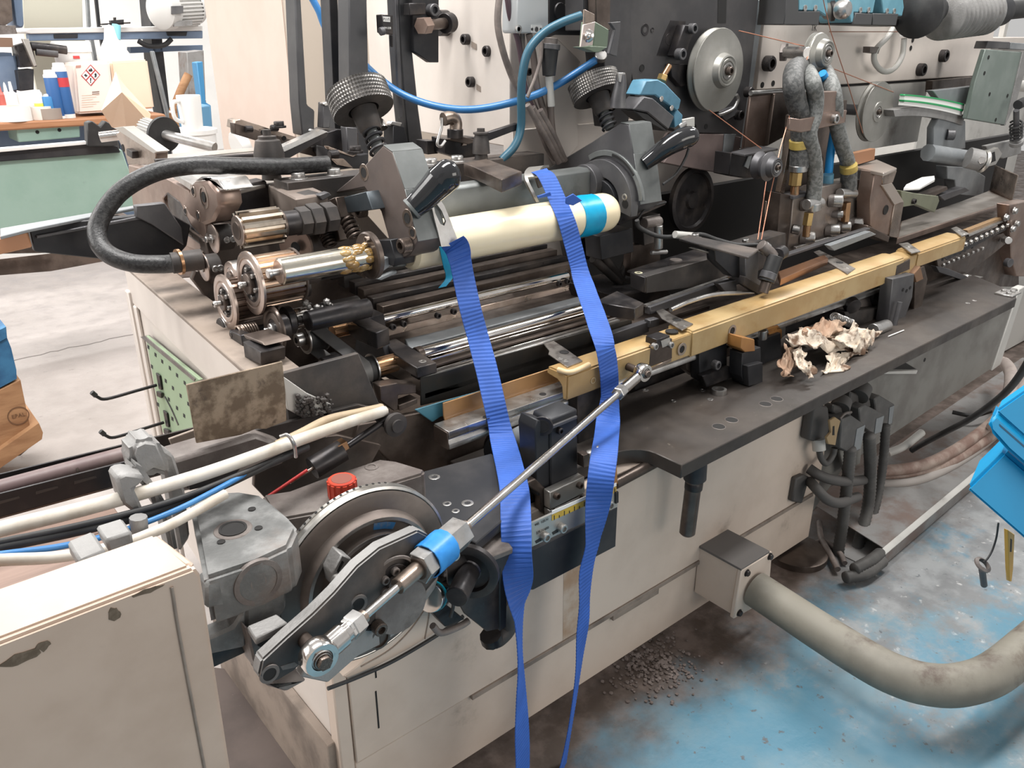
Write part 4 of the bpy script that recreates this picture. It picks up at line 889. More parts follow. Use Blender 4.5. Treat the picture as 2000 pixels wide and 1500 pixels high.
prism('scale', yp(ya, (1037, 1022), (1204, 945), (1207, 990), (1040, 1068)), (0, .005, 0), alu, b=.0008)
prism('side_edge', yp(ya, (1034, 1023), (1037, 1022), (1040, 1068), (1036, 1066)), (0, .012, 0), satin, b=0)
prism('yellow_strip', yp(ya-.0008, (1078, 1006), (1204, 950), (1204, 961), (1078, 1017)), (0, .0009, 0), rule, b=0); prism('white_strip', yp(ya-.0008, (1078, 998), (1204, 943), (1204, 949), (1078, 1005)), (0, .0009, 0), white, b=0)
for k in range(13):
    t_ = k/12.; x_ = 1082+t_*118; y_ = 1016-t_*53; prism('tick', yp(ya-.0012, (x_, y_-9+(k % 2)*4), (x_+1.6, y_-9.6+(k % 2)*4), (x_+1.6, y_-.6), (x_, y_)), (0, .0004, 0), ink, b=0)
def text(name, s, loc, size, xdir, up, m, parent=U, al='CENTER'):
    cu = bpy.data.curves.new(name, 'FONT'); cu.body = s; cu.size = size; cu.align_x = al; cu.align_y = 'CENTER'; cu.extrude = .0002; cu.resolution_u = 2
    o = bpy.data.objects.new('tmp', cu); C.objects.link(o); dg_ = bpy.context.evaluated_depsgraph_get(); me = bpy.data.meshes.new_from_object(o.evaluated_get(dg_)); bpy.data.objects.remove(o)
    x = V(xdir).normalized(); z = x.cross(V(up)).normalized(); y = z.cross(x)
    me.transform(Matrix(((x.x, y.x, z.x, 0), (x.y, y.y, z.y, 0), (x.z, y.z, z.z, 0), (0, 0, 0, 1)))); me.materials.append(m)
    return link(bpy.data.objects.new(name, me), Matrix.Translation(V(loc)), CUR[0] if parent is U else parent)
text('printed_numbers', '445  125.N', Y1(ya-.001, 1058, 1020), .0075, EX, EZ, ink); text('printed_numbers', '275.N 600', Y1(ya-.001, 1060, 1036), .0075, EX, EZ, ink)
for p in ((1063, 1047), (1096, 1030), (1188, 985)): screw(Y1(ya-.003, *p), NY, .0095, 'socket', satin); prism('slot', yp(ya-.0005, (p[0]-18, p[1]+10), (p[0]-5, p[1]+2), (p[0]-5, p[1]+9), (p[0]-16, p[1]+15)), (0, .0005, 0), ink, b=0)
prism('black_stop', yp(ya-.004, (1203, 962), (1209, 960), (1209, 982), (1203, 985)), (0, .02, 0), black)
tb = thing('slide_bar', 'wide black slide bar bolted along the cabinet front below the scale', 'bar', Y1(.99, 1110, 1120))
prism('bar', yp(.992, (1020, 1070), (1045, 1072), (1207, 990), (1203, 1068), (1042, 1153), (1020, 1150)), (0, .045, 0), blacks, b=.002)
prism('amber_stop', yp(1.01, (1189, 918), (1205, 908), (1207, 945), (1190, 952)), (0, .025, 0), amber, b=.001)
fb = thing('front_bracket', 'black angled bracket with a bearing bore on the cabinet front', 'bracket', Y1(.95, 960, 1200))
xk = X1(.80, 950, 1090).x
xb_ = Y1(.94, 950, 1090).x
prism('bracket_side', yp(.90, (868, 1078), (948, 1100), (950, 1130), (978, 1140), (978, 1230), (950, 1236), (905, 1200), (872, 1140)), (.03, .03, 0), black, b=.003)
prism('bracket_flange', yp(.898, (946, 1092), (1004, 1070), (1004, 1110), (992, 1118), (990, 1225), (976, 1234), (976, 1112), (948, 1120)), (0, .02, 0), blacks, b=.002)
prism('bracket_top', zp(Y1(.898, 946, 1090).z, (946, 1092), (1002, 1070), (975, 1030), (930, 1000), (905, 1030), (900, 1060)), (0, 0, -.012), castd, b=.002)
c = Y1(.899, 918, 1112); lathe('bearing_ring', c, V((-.8, -.6, 0)), [(0, .05), (.01, .05), (.012, .046), (.012, .036), (.004, .034), (.004, .02)], black, seg=36)
cyl('bearing_shaft', c+V((-.06, -.045, 0)), c+V((.02, .015, 0)), .018, black)
tube('down_hose', yp(.96, (975, 1180), (990, 1200), (990, 1225), (975, 1243), (962, 1250)), .018, dusty); tube('hose_end', yp(.955, (958, 1240), (962, 1252)), .021, black)
sn = thing('pneumatic_cylinder', 'short bright pneumatic cylinder with blue rings beside the crank', 'cylinder', Y1(.88, 860, 1170))
s0, s1 = Y1(.90, 838, 1168), Y1(.95, 892, 1136); dS = (s1-s0)
cyl('barrel', s0, s1, .024, chrome); lathe('blue_ring', s0+dS*.1, dS, [(0, .0242), (0, .0252), (.004, .0252), (.004, .0242)], mat('teal ring', (.0, .18, .26), .4)); lathe('blue_ring', s0+dS*.62, dS, [(0, .0242), (0, .0252), (.005, .0252), (.005, .0242)], MATS['teal ring'])
lathe('label_band', s0+dS*.7, dS, [(0, .0242), (0, .0247), (.018, .0247), (.018, .0242)], castl); cyl('end_cap', s1, s1+dS.normalized()*.02, .022, black)
prism('mount', yp(.945, (838, 1190), (870, 1180), (908, 1210), (870, 1225)), (0, .03, 0), black); tube('cable', yp(.92, (845, 1222), (862, 1236), (900, 1222), (915, 1212)), .006, cabled); tube('cable', yp(.90, (872, 1165), (885, 1180), (880, 1205)), .003, rubber)
screw(Y1(.86, 885, 1083), NY, .008, 'socket', satin)
# dark shelf behind disc and strap
ds = thing('drive_shelf', 'black steel shelf plate with screws behind the graduated disc', 'shelf', Y1(1.05, 900, 960))
zs_ = Y1(1.0, 880, 1010).z
prism('shelf', zp(zs_, (790, 930), (960, 885), (1030, 935), (1030, 975), (930, 1060), (850, 1020)), (0, 0, -.02), blacks, b=.002)
for p, r_ in (((913, 983), .011), ((873, 984), .008), ((890, 998), .007), ((848, 932), .011)): screw(Z1(zs_, *p), EZ, r_, 'flat', satin)
xb2 = [(850, 800), (1050, 735), (1055, 880), (960, 905), (800, 940), (740, 880), (690, 870), (700, 830)]
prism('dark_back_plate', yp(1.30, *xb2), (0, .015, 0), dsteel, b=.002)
prism('dark_web', yp(1.225, (500, 890), (560, 862), (660, 850), (745, 870), (720, 915), (600, 955), (520, 975), (496, 950)), (0, .01, 0), dsteel, b=.001)
lathe('boss', Y1(1.22, 985, 872), V((-.6, -.8, 0)), [(0, .045), (.02, .045), (.02, .03), (.0, .028)], blacks, seg=30)
prism('front_skirt', yp(1.045, (1060, 870), (1330, 760), (1330, 800), (1060, 940)), (0, .01, 0), blacks, b=.001) if False else None
lv = thing('hydraulic_valve', 'small black valve with a red tipped needle behind the red cap', 'valve', Y1(1.15, 640, 900))
tube('valve_body', yp(1.14, (610, 915), (668, 880)), .02, black); tube('needle', yp(1.13, (520, 972), (560, 945), (600, 918)), .0028, mat('red shrink', (.5, .03, .03), .4)); tube('needle', yp(1.135, (566, 942), (615, 912)), .0032, steel)
tube('push_rod', yp(1.16, (680, 870), (745, 826)), .006, black); lathe('pivot', Y1(1.15, 770, 828), NY, [(0, .022), (.008, .022), (.01, .012), (.014, .012), (.014, 0)], dusty); prism('lug', yp(1.155, (742, 826), (762, 812), (790, 816), (780, 840), (750, 836)), (0, .02, 0), black)
prism('fitting', yp(1.13, (660, 872), (678, 862), (684, 876), (668, 886)), (0, .02, 0), bronze)
# ================================================================ left casting, tray, cables
lc = thing('end_casting', 'pale cast aluminium end bracket with a rounded head under the cables', 'bracket', Y1(1.05, 300, 1050))
prism('head', yp(1.07, (252, 890), (258, 868), (282, 856), (312, 860), (332, 905), (336, 935), (300, 925), (275, 940), (262, 925)), (0, .05, 0), castl, b=.010, seg=3)
prism('head_front', yp(1.05, (258, 930), (262, 905), (280, 915), (312, 960), (335, 1000), (350, 1080), (335, 1085), (318, 1010), (300, 985), (290, 960)), (0, .04, 0), castl, b=.005, seg=2)
prism('rib', yp(1.10, (310, 870), (340, 890), (362, 960), (372, 1050), (352, 1080), (330, 960)), (0, .03, 0), castl, b=.004)
prism('foot', yp(1.03, (226, 935), (245, 925), (285, 930), (278, 945), (262, 955), (282, 1000), (262, 1002), (240, 985)), (0, .04, 0), castl, b=.004)
tube('clamp_bolt', yp(1.0, (270, 1010), (275, 1080)), .011, castl); lathe('clamp_washer', Y1(1.0, 274, 1068), EZ, [(0, .02), (.008, .02), (.01, .016)], castl)
prism('strap_clamp', yp(.86, (154, 1096), (205, 1074), (215, 1100), (160, 1122)), (0, .05, 0), castl, b=.003); prism('strap_clamp', yp(.92, (205, 1055), (258, 1038), (262, 1065), (215, 1082)), (0, .04, 0), castl, b=.003)
prism('arm', yp(1.15, (335, 900), (500, 850), (560, 870), (560, 905), (470, 940), (345, 965)), (0, .06, 0), castd, b=.006)
prism('dark_pad', yp(1.145, (365, 930), (450, 905), (470, 915), (450, 940), (370, 958)), (0, .006, 0), black, b=.001)
rp = prism('rusty_plate', yp(1.16, (364, 752), (552, 706), (558, 770), (560, 822), (520, 838), (500, 838), (470, 850), (384, 866)), (0, .004, 0), rust, None, b=.0008)
tag(rp, 'mottled rusty sheet metal plate standing in front of the cream cabinet end', 'plate')
fd = prism('dusty_ledge', yp(1.20, (552, 730), (700, 690), (745, 800), (640, 815), (565, 822)), (0, .01, 0), dusty, None, b=.001); tag(fd, 'dusty dark ledge sheet between the rusty plate and the belt drive', 'sheet')
sw = thing('swarf_pocket', 'dusty pale swarf pocket visible right of the rusty plate', 'pocket', Y1(1.19, 600, 800))
prism('pale_wall', yp(1.19, (553, 735), (600, 768), (648, 790), (640, 812), (590, 815), (562, 800)), (0, .006, 0), greyw, b=.001)
bm = bmesh.new()
for k in range(70):
    t_ = random.random(); c = Y1(1.183, random.uniform(580, 650), random.uniform(772, 812)); bmesh.ops.create_icosphere(bm, subdivisions=1, radius=random.uniform(.002, .006), matrix=Matrix.Translation(c))
stuff(mk('swarf', bm, dusty))
ct = thing('cable_tray', 'black slotted cable tray with a purple brown pipe inside running from the left edge', 'tray', Y1(1.2, 150, 940))
TA = lambda y, a, b: [Y1(y, *a), Y1(y, *b)]
(a0, a1) = TA(1.32, (-60, 941), (385, 834)); prism('back_wall', [a0, a1, a1-EZ*.034, a0-EZ*.034], (0, .004, 0), black, b=.0006)
(b0, b1) = TA(1.22, (-60, 980), (330, 880)); prism('front_wall', [b0, b1, b1-EZ*.035, b0-EZ*.035], (0, .004, 0), black, b=.0006)
prism('tray_bottom', [a0-EZ*.034, a1-EZ*.034, b1-EZ*.035, b0-EZ*.035], (0, 0, -.003), dsteel, b=0)
tube('pipe', [Y1(1.27, -60, 972), Y1(1.27, 255, 886)], .014, mat('purple brown pipe', (.13, .085, .085), .5, 0, (.20, .15, .14), 9)); tube('pipe', [Y1(1.27, 148, 920), Y1(1.27, 153, 918)], .016, dsteel)
for p in ((80, 917), (150, 904), (215, 889), (130, 909)): prism('slot', [q+V((0, -.001, 0)) for q in yp(1.32, (p[0]-12, p[1]+3), (p[0]+14, p[1]-4), (p[0]+14, p[1]+3), (p[0]-12, p[1]+10))], (0, .001, 0), white, b=0)
for p in ((15, 975), (90, 955), (165, 935), (240, 916)): prism('slot_lip', yp(1.2195, (p[0]-20, p[1]+5), (p[0]+22, p[1]-6), (p[0]+24, p[1]-2), (p[0]-20, p[1]+11)), (0, .001, 0), dusty, b=0)
prism('tray_front_right', yp(1.19, (380, 870), (700, 790), (745, 800), (560, 860), (390, 900)), (0, .01, 0), dusty, b=.001)
prism('tray_back_right', yp(1.26, (330, 858), (385, 838), (385, 862), (340, 880)), (0, .006, 0), grime, b=.001)
bw = thing('board_platform', 'grey brown wooden board platform under the cables at the left edge', 'boards', (-.05, 1.0, .58))
zb = Y1(1.2, 100, 985).z-.03
for k in range(4):
    y1_, y0_ = 1.215-k*.088, 1.215-k*.088-.084
    box('board', (-.75, y0_, zb-.02), (Y1(1.0, 285, 1000).x-.01*k, y1_, zb+.002*(k % 2)), woodp, b=.002)
def cable(name, label, pts, r, m, seg=10): 
    o = tube(name, pts, r, m, None, seg); tag(o, label, 'cable', 'cables running over the left casting'); return o
cable('cable', 'thick dirty white cable tube crossing above the left casting to the rollers', [Y1(1.02, -70, 1056), Y1(1.02, 0, 1034), Y1(1.04, 200, 984), Y1(1.06, 400, 925), Y1(1.08, 560, 868), Y1(1.12, 680, 825), Y1(1.17, 750, 803)], .0098, cablew)
cable('cable', 'yellowed white cable running alongside the tied cable end near the rollers', [Y1(1.09, 540, 870), Y1(1.10, 590, 845), Y1(1.13, 640, 820), Y1(1.16, 700, 806), Y1(1.18, 745, 796)], .0075, mat('yellowed cable', (.42, .33, .22), .5, 0, (.3, .23, .16), 10))
cable('cable', 'black ribbed cable below the thick white cable', [Y1(.99, -70, 1085), Y1(.99, 0, 1068), Y1(1.01, 150, 1037), Y1(1.03, 300, 1000), Y1(1.05, 420, 955), Y1(1.07, 520, 908), Y1(1.09, 600, 872)], .0068, rubber)
cable('cable', 'second thin black cable twisted with the ribbed one', [Y1(.99, -70, 1072), Y1(.99, 0, 1058), Y1(1.01, 170, 1022), Y1(1.03, 330, 980), Y1(1.05, 450, 934), Y1(1.08, 560, 886)], .004, rubber)
cable('cable', 'thin bright blue cable curving below the black cables', [Y1(.97, -70, 1098), Y1(.97, 0, 1083), Y1(.98, 120, 1067), Y1(1.0, 230, 1040), Y1(1.01, 340, 998), Y1(1.03, 420, 958), Y1(1.06, 480, 925)], .0040, cableb)
cable('cable', 'lowest grey white cable just above the guard cover', [Y1(.95, -70, 1102), Y1(.95, 0, 1094), Y1(.96, 110, 1088), Y1(.97, 220, 1068), Y1(.98, 310, 1035), Y1(1.0, 370, 1005), Y1(1.02, 440, 965)], .0072, cablew)
o = tube('cable_tie', [Y1(1.07, 548, 852), Y1(1.06, 562, 850), Y1(1.055, 574, 868), Y1(1.07, 578, 892)], .003, satin, None); tag(o, 'grey wire tie looped round the white cables', 'tie')
# ================================================================ pegboard on the cabinet end
def ep(off, *pts):            # pixel -> point on the slightly skewed cabinet end face, off metres outside it
    k = .063/.93; n = V((1, -k, 0)); d0 = XL-off-k*1.24; out = []
    for p in pts: r_ = ray(*p); out.append(CAM+r_*((d0-CAM.dot(n))/r_.dot(n)))
    return out
pb = thing('pegboard', 'pale green perforated tool panel on the cream cabinet end', 'pegboard', ep(.01, (330, 845))[0])
PP_ = prism('panel', ep(.012, (284, 656), (390, 742), (372, 752), (386, 862), (318, 845)), (.008, 0, 0), pegg, b=.001); prism('top_return', ep(.002, (284, 656), (292, 654), (392, 737), (390, 742)), (-.012, 0, 0), castd, b=0)
CUR[0] = PP_
for p in ((289, 678), (303, 693), (316, 706), (331, 719), (345, 733), (360, 748), (296, 716), (323, 744), (337, 758), (352, 773), (308, 790), (329, 780), (345, 797), (359, 812), (336, 818), (367, 789)): 
    q = ep(.0125, (p[0]-1.6, p[1]-5), (p[0]+2.2, p[1]-2), (p[0]+2.6, p[1]+5), (p[0]-1.2, p[1]+2)); prism('hole', q, (.0003, 0, 0), dark, b=0)
for (ax_, ay, bx_, by) in ((306, 752, 240, 752), (320, 825, 254, 828)):
    t = thing('tool_hook', '%s black wire hook on the green tool panel' % ('upper' if ay < 800 else 'lower'), 'hook', ep(.02, (ax_, ay))[0])
    base = ep(.016, (ax_, ay))[0]; tip = base+V((-.115, .0, -.004))
    tube('hook_arm', [base, base+V((-.05, 0, -.002)), tip, tip+V((-.018, 0, .010)), tip+V((-.026, 0, .022))], .0038, black, n=5); tube('rubber_tip', [tip+V((-.021, 0, .014)), tip+V((-.028, 0, .025))], .0058, rubber)
    prism('hook_plate', ep(.017, (ax_-2, ay-24), (ax_+5, ay-18), (ax_+9, ay+10), (ax_+4, ay+8)), (.004, 0, 0), black, b=.001); prism('hook_tab', ep(.020, (ax_-1, ay+12), (ax_+8, ay+16), (ax_+8, ay+26), (ax_, ay+22)), (.006, 0, 0), black, b=.001)
tube('wire', ep(.014, (322, 775), (335, 800), (348, 830)), .0015, black, pb)
fp = prism('floor_plate', zp(.06, (395, 1300), (475, 1310), (600, 1510), (380, 1540)), (0, 0, -.05), mat('dusty brown plate', (.062, .044, .038), .6, .1, (.09, .066, .057), 6, dirt=(.35, .28, .25), dscale=60, dlo=.66, dhi=.74), None); tag(fp, 'flecked brown metal floor plate between guard cover and cabinet', 'plate')
# ================================================================ dark machine bed and cavity under the housing
dk = thing('machine_bed', 'dark oily machine bed and cavity under the white housing', 'machine bed', (2.4, 1.5, .6))
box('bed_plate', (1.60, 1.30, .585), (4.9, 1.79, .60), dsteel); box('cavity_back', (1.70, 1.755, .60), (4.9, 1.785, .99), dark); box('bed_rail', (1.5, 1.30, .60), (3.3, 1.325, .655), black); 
YW = 1.66
prism('cavity_side', yp(1.45, (1205, 580), (1300, 560), (1320, 590), (1215, 610)), (0, .2, 0), black)
dw = lathe('belt_pulley', Y1(1.70, 1345, 390), NY, [(0, 0), (0, .10), (.004, .105), (.02, .105), (.022, .09), (.012, .085), (.012, .03), (.02, .025), (.02, 0)], black, None, 40); tag(dw, 'dark belt pulley inside the black cavity under the head plate', 'pulley')
# ================================================================ black head plate
hp = thing('head_plate', 'big black head plate on the white housing carrying pulleys and switches', 'plate', Y1(YW, 1330, 260))
prism('plate', yp(YW, (1222, -160), (1500, -160), (1482, 0), (1462, 180), (1446, 290), (1430, 262), (1330, 258), (1245, 225), (1230, 120)), (0, .05, 0), gun2 := mat('dark grey head plate', (.055, .053, .056), .5, .35, (.09, .085, .085), 4), b=.002)
prism('left_column', yp(YW-.03, (1140, -160), (1228, -160), (1236, 130), (1228, 240), (1195, 250), (1180, 120), (1175, 60), (1140, 60)), (0, .07, 0), gun2, b=.002)
prism('column_face', yp(YW-.06, (1160, -160), (1195, -160), (1192, 60), (1165, 60)), (0, .03, 0), dsteel, b=.002)
prism('shadow_slot', yp(YW-.001, (1403, -20), (1420, -20), (1418, 45), (1402, 45)), (0, .002, 0), dark, b=0); prism('recess', yp(YW-.001, (1310, 40), (1340, 42), (1318, 110), (1283, 108), (1296, 70)), (0, .002, 0), black, b=0)
for p, r_ in (((1260, 58), .016), ((1274, 59), .007), ((1306, 77), .015)): lathe('blind_hole', Y1(YW-.0005, *p), NY, [(0, r_), (.001, r_*.95), (-.002, 0)], black, seg=20)
for p, r_ in (((1254, 133), .010), ((1357, 248), .008), ((1379, 247), .008), ((1190, 75), .007)): hole(Y1(YW-.001, *p), NY, r_)
prism('clamp_bar', yp(YW-.03, (1338, 48), (1358, 52), (1338, 115), (1318, 110)), (0, .03, 0), black, b=.002); screw(Y1(YW-.03, 1350, 56), NY, .014, 'socket', gun); screw(Y1(YW-.04, 1326, 106), NY, .016, 'socket', gun)
for p, r_ in (((1460, 180), .016), ((1441, 225), .015)): screw(Y1(YW-.02, *p), NY, r_, 'socket', black)
prism('bracket', yp(YW-.02, (1310, 125), (1360, 125), (1362, 160), (1330, 170), (1312, 150)), (0, .02, 0), black, b=.002)
tube('loop_hook', yp(YW-.03, (1438, 185), (1441, 195), (1432, 212), (1412, 222), (1402, 225)), .006, satin); prism('finger', yp(YW-.02, (1404, 218), (1440, 208), (1442, 222), (1418, 236)), (0, .02, 0), gun)
prism('pinkish_block', yp(YW-.01, (1296, 318), (1335, 262), (1420, 262), (1448, 268), (1440, 322), (1408, 338), (1370, 332)), (0, .07, 0), mat('pinkish brown casting', (.24, .185, .175), .5, .3, (.17, .135, .13), 6), b=.002)
prism('block_edge', yp(YW-.014, (1416, 262), (1438, 262), (1436, 268), (1424, 335), (1408, 338)), (0, .01, 0), greyp, b=.001)
def grooved_wheel(name, label, y, px, py, R, th, hub, m, face=None, n=NY, flat=False):
    c = Y1(y, px, py); t = thing(name, label, 'pulley', c+V((0, 0, -R)))
    if flat: prof = [(-th, 0), (-th, R*.9), (-th, R), (-th+.004, R), (-th*.6, R-.007), (-th*.4, R-.007), (-.002, R), (0, R-.001), (.0, R*.35), (.003, R*.33), (.003, R*.2), (-.001, R*.18), (-.001, 0)]
    else: prof = [(-th, 0), (-th, R*.8), (-th, R), (-th+.004, R), (-th*.55, R-.008), (-th*.4, R-.008), (-.002, R), (0, R-.0015), (.004, hub*1.7), (.012, hub*1.25), (.03, hub*1.1), (.032, hub), (.030, hub*.86), (.032, hub*.82), (.032, hub*.7), (.029, hub*.66), (.029, 0)]
    wh_ = lathe('wheel', c, n, prof, m, seg=56)
    e = .0 if flat else .030
    lathe('bearing', c+n*e, n, [(0, hub*.62), (.002, hub*.6), (.002, hub*.45), (0, hub*.42)], satin, wh_, seg=28); screw(c+n*(e+.002), n, hub*.3, 'socket', dsteel, parent=wh_)
    return t
gw = mat('dull grey wheel', (.24, .235, .215), .42, .45, (.31, .30, .28), 6)
grooved_wheel('thread_pulley', 'largest grey thread pulley on the black head plate', 1.60, 1405, 138, .117, .026, .040, gw)
prism('cast_mark', [Y1(1.5995, 1366, 131)+V((x, -.0005, z)) for x, z in ((0, 0), (.02, 0), (.02, .022), (0, .022))], (0, .001, 0), gun, b=0)
cyl('axle', Y1(1.60, 1407, 138)+EY*.02, Y1(1.60, 1407, 138)+EY*.07, .02, black)
pb2 = thing('pulley_block', 'black block carrying the small lower thread pulley', 'block', Y1(1.5, 1450, 345))
prism('block', yp(1.52, (1428, 298), (1452, 302), (1490, 290), (1512, 296), (1500, 345), (1452, 348), (1424, 342)), (0, .06, 0), black, b=.002); prism('block_top', zp(Y1(1.52, 1428, 298).z, (1428, 297), (1455, 302), (1520, 290), (1480, 284)), (0, 0, -.006), gun, b=.001); prism('clip', yp(1.515, (1454, 325), (1462, 305), (1470, 303), (1462, 330)), (0, .006, 0), greyp)
grooved_wheel('thread_pulley', 'small dark thread pulley at the block above the sensor bracket', 1.40, 1500, 325, .040, .034, .025, gun)
grooved_wheel('thread_pulley', 'medium double thread pulley in front of the braided hoses', 1.50, 1600, 104, .060, .02, .034, gw)
c = Y1(1.50, 1603, 104); cyl('axle_stub', Y1(1.60, 1535, 102), Y1(1.50, 1578, 104), .018, satin); cyl('axle_nut', Y1(1.62, 1526, 102), Y1(1.605, 1536, 102), .03, castd, seg=6); cyl('rear_hub', c+EY*.02, c+EY*.05, .03, blacks)
grooved_wheel('thread_pulley', 'flat grey thread disc with a bright bearing right of the hoses', 1.60, 1715, 219, .108, .028, .030, gw, flat=True)
cyl('axle', Y1(1.62, 1719, 218)+EY*.028, Y1(1.62, 1719, 218)+EY*.15, .02, gun)
# green limit switch, limit switches
gl = thing('plunger_switch', 'olive green box switch with a steel front plate and plunger', 'switch', Y1(1.52, 1160, 100))
prism('switch_body', yp(1.50, (1163, 42), (1190, 58), (1187, 92), (1158, 96)), (0, .05, 0), mat('olive green', (.13, .17, .12), .45), b=.002); prism('switch_bottom', yp(1.495, (1135, 92), (1158, 90), (1187, 92), (1170, 102), (1162, 102)), (0, .03, 0), MATS['olive green'], b=.001)
prism('front_plate', yp(1.49, (1140, 48), (1163, 42), (1158, 88), (1135, 92)), (0, .006, 0), mat('pinkish plate', (.5, .42, .39), .4, .3), b=.001); prism('upper_plate', yp(1.492, (1142, 18), (1162, 28), (1162, 42), (1141, 47)), (0, .006, 0), steel, b=.001)
lathe('plunger', Y1(1.488, 1148, 70), NX+NY, [(0, .015), (.002, .014), (.004, .009), (.012, .008), (.016, .004), (.017, 0)], chrome, seg=20)
prism('mount_tab', yp(1.53, (1192, 44), (1212, 42), (1212, 56), (1205, 110), (1190, 105), (1202, 58)), (0, .01, 0), gun, b=.001)
cs = thing('limit_switch', 'tilted blue and black limit switch under the large thread pulley', 'switch', Y1(1.5, 1290, 255))
yq = 1.52
prism('upper_body', yp(yq, (1262, 157), (1285, 155), (1300, 163), (1331, 195), (1327, 213), (1322, 217), (1280, 186), (1248, 186)), (0, .05, 0), skyb, b=.003); prism('side', yp(yq+.005, (1322, 212), (1334, 225), (1332, 240), (1318, 250), (1316, 225)), (0, .04, 0), skyb, b=.002)
prism('lower_cover', yp(yq-.012, (1258, 188), (1276, 192), (1318, 228), (1306, 254), (1265, 220), (1236, 214)), (0, .055, 0), gun, b=.003); prism('under_lip', yp(yq-.008, (1238, 216), (1265, 222), (1306, 256), (1298, 256), (1255, 232)), (0, .05, 0), rubber, b=.002)
for p in ((1292, 193), (1312, 211)): screw(Y1(yq-.001, *p), NY, .0075, 'flat', chrome)
cyl('brass_nut', Y1(yq+.02, 1292, 158), Y1(yq+.02, 1296, 147), .014, brass, seg=6); cyl('plunger', Y1(yq+.02, 1296, 148), Y1(yq+.02, 1308, 128), .008, bronze); cyl('gland', Y1(yq+.02, 1322, 250), Y1(yq+.02, 1335, 240), .013, satin); prism('label', yp(yq+.01, (1332, 234), (1357, 229), (1357, 248), (1334, 250)), (0, .01, 0), greyw, b=.001)
fe = tube('ball_fitting', yp(1.52, (1207, 210), (1208, 190), (1212, 165), (1213, 145)), lambda t: .022-.010*t, gun, None); tag(fe, 'dark tapered fitting behind the right knurled knob', 'fitting')
for k in range(1): prism('white_fin', yp(1.51, (1208, 142), (1222, 142), (1222, 165), (1209, 160)), (0, .006, 0), satin, fe)
# top switches
def top_switch(label, pts_b, pts_d, scr):
    t = thing('valve_block', label, 'switch', Y1(1.62, *pts_d[0]))
    prism('blue_housing', yp(1.60, *pts_b), (0, .12, 0), skyl, b=.003)
    prism('black_cover', yp(1.595, *pts_d), (0, .10, 0), mat('black cover %d' % len(W), (.06, .06, .062), .5), b=.002)
    for p in scr: screw(Y1(1.598, *p), NY, .010, 'flat', satin)
    return t
skyl = mat('sky blue housing', (.16, .36, .45), .45, 0, (.12, .29, .37), 10)
top_switch('sky blue and black switch block at the top above the medium pulley', [(1560, -60), (1606, -60), (1618, 12), (1615, 32), (1600, 22), (1560, 20)], [(1560, 22), (1602, 22), (1599, 49), (1531, 48), (1535, 20), (1540, -60), (1560, -60)], ((1573, 16), (1593, 16)))
top_switch('sky blue and black switch block right of the grey ball joint', [(1650, -40), (1705, -50), (1712, -10), (1705, 26), (1668, 24), (1668, 45), (1662, 44), (1660, 30)], [(1672, 25), (1705, 27), (1702, 49), (1666, 48)], ((1681, 20), (1697, 20)))
top_switch('rightmost sky blue and black switch block before the grey hose', [(1712, -40), (1760, -40), (1766, 14), (1762, 32), (1754, 30), (1725, 26), (1722, 0)], [(1706, 26), (1755, 27), (1750, 50), (1704, 49)], ((1733, 22), (1747, 22)))
prism('base_bar', yp(1.66, (1638, 34), (1760, 38), (1752, 52), (1637, 48)), (0, .1, 0), black, b=.001)
bj = thing('ball_joint', 'round grey ball ended stub between the sky blue switch blocks', 'joint', Y1(1.58, 1650, 30)); cyl('stub', Y1(1.66, 1615, 22), Y1(1.58, 1650, 18), .026, gw); lathe('ball', Y1(1.585, 1640, 19), (Y1(1.58, 1660, 16)-Y1(1.66, 1615, 22)), [(-.01, .025), (.0, .030), (.02, .030), (.032, .022), (.036, 0)], satin); cyl('collar', Y1(1.63, 1622, 22), Y1(1.62, 1630, 21), .032, black)
lb_ = text('label_print', 'TK', Y1(1.775, 1590, 55), .03, EX, EZ, ink, None); tag(lb_, 'small dark printed mark on the white housing above the pulley', 'label')
up = thing('hose_loop', 'grey flexible tube hanging in a U on the white housing', 'hose', Y1(1.7, 1730, 140))
tube('loop', yp(1.73, (1752, 40), (1735, 70), (1712, 95), (1707, 115), (1715, 132), (1730, 140), (1748, 132), (1762, 108), (1766, 75)), .011, greyw, n=10); cyl('union', Y1(1.73, 1766, 72), Y1(1.73, 1770, 48), .020, white, seg=6); cyl('hose_stub', Y1(1.73, 1770, 48), Y1(1.73, 1782, -30), .030, gun); prism('hose_clip', yp(1.72, (1700, 91), (1720, 92), (1716, 105), (1699, 103)), (0, .03, 0), castd, b=.001)
bw_ = thing('bellows_actuator', 'grey ribbed bellows actuator with a black bell end at the top right', 'bellows', Y1(1.55, 1890, 60))
b0, b1 = Y1(1.60, 1838, 32), Y1(1.60, 1926, 24); dB = b1-b0
lathe('bellows', b0, dB, [(0, .0)]+[(dB.length*k/44., .078+(.010 if k % 4 in (1, 2) else -.004)) for k in range(45)]+[(dB.length, 0)], castl, seg=36); lathe('bell', Y1(1.60, 1792, 22), dB, [(-.03, 0), (-.03, .04), (0, .095), (.03, .09), (.06, .05), (.15, .045), (.15, 0)], rubber); cyl('end_hub', b1, b1+dB*.35, .06, blacks); cyl('end_shaft', b1+dB*.35, b1+dB*1.1, .038, rubber); box('top_rod', b1+V((-.05, -.01, .09)), b1+V((.2, .02, .11)), satin)
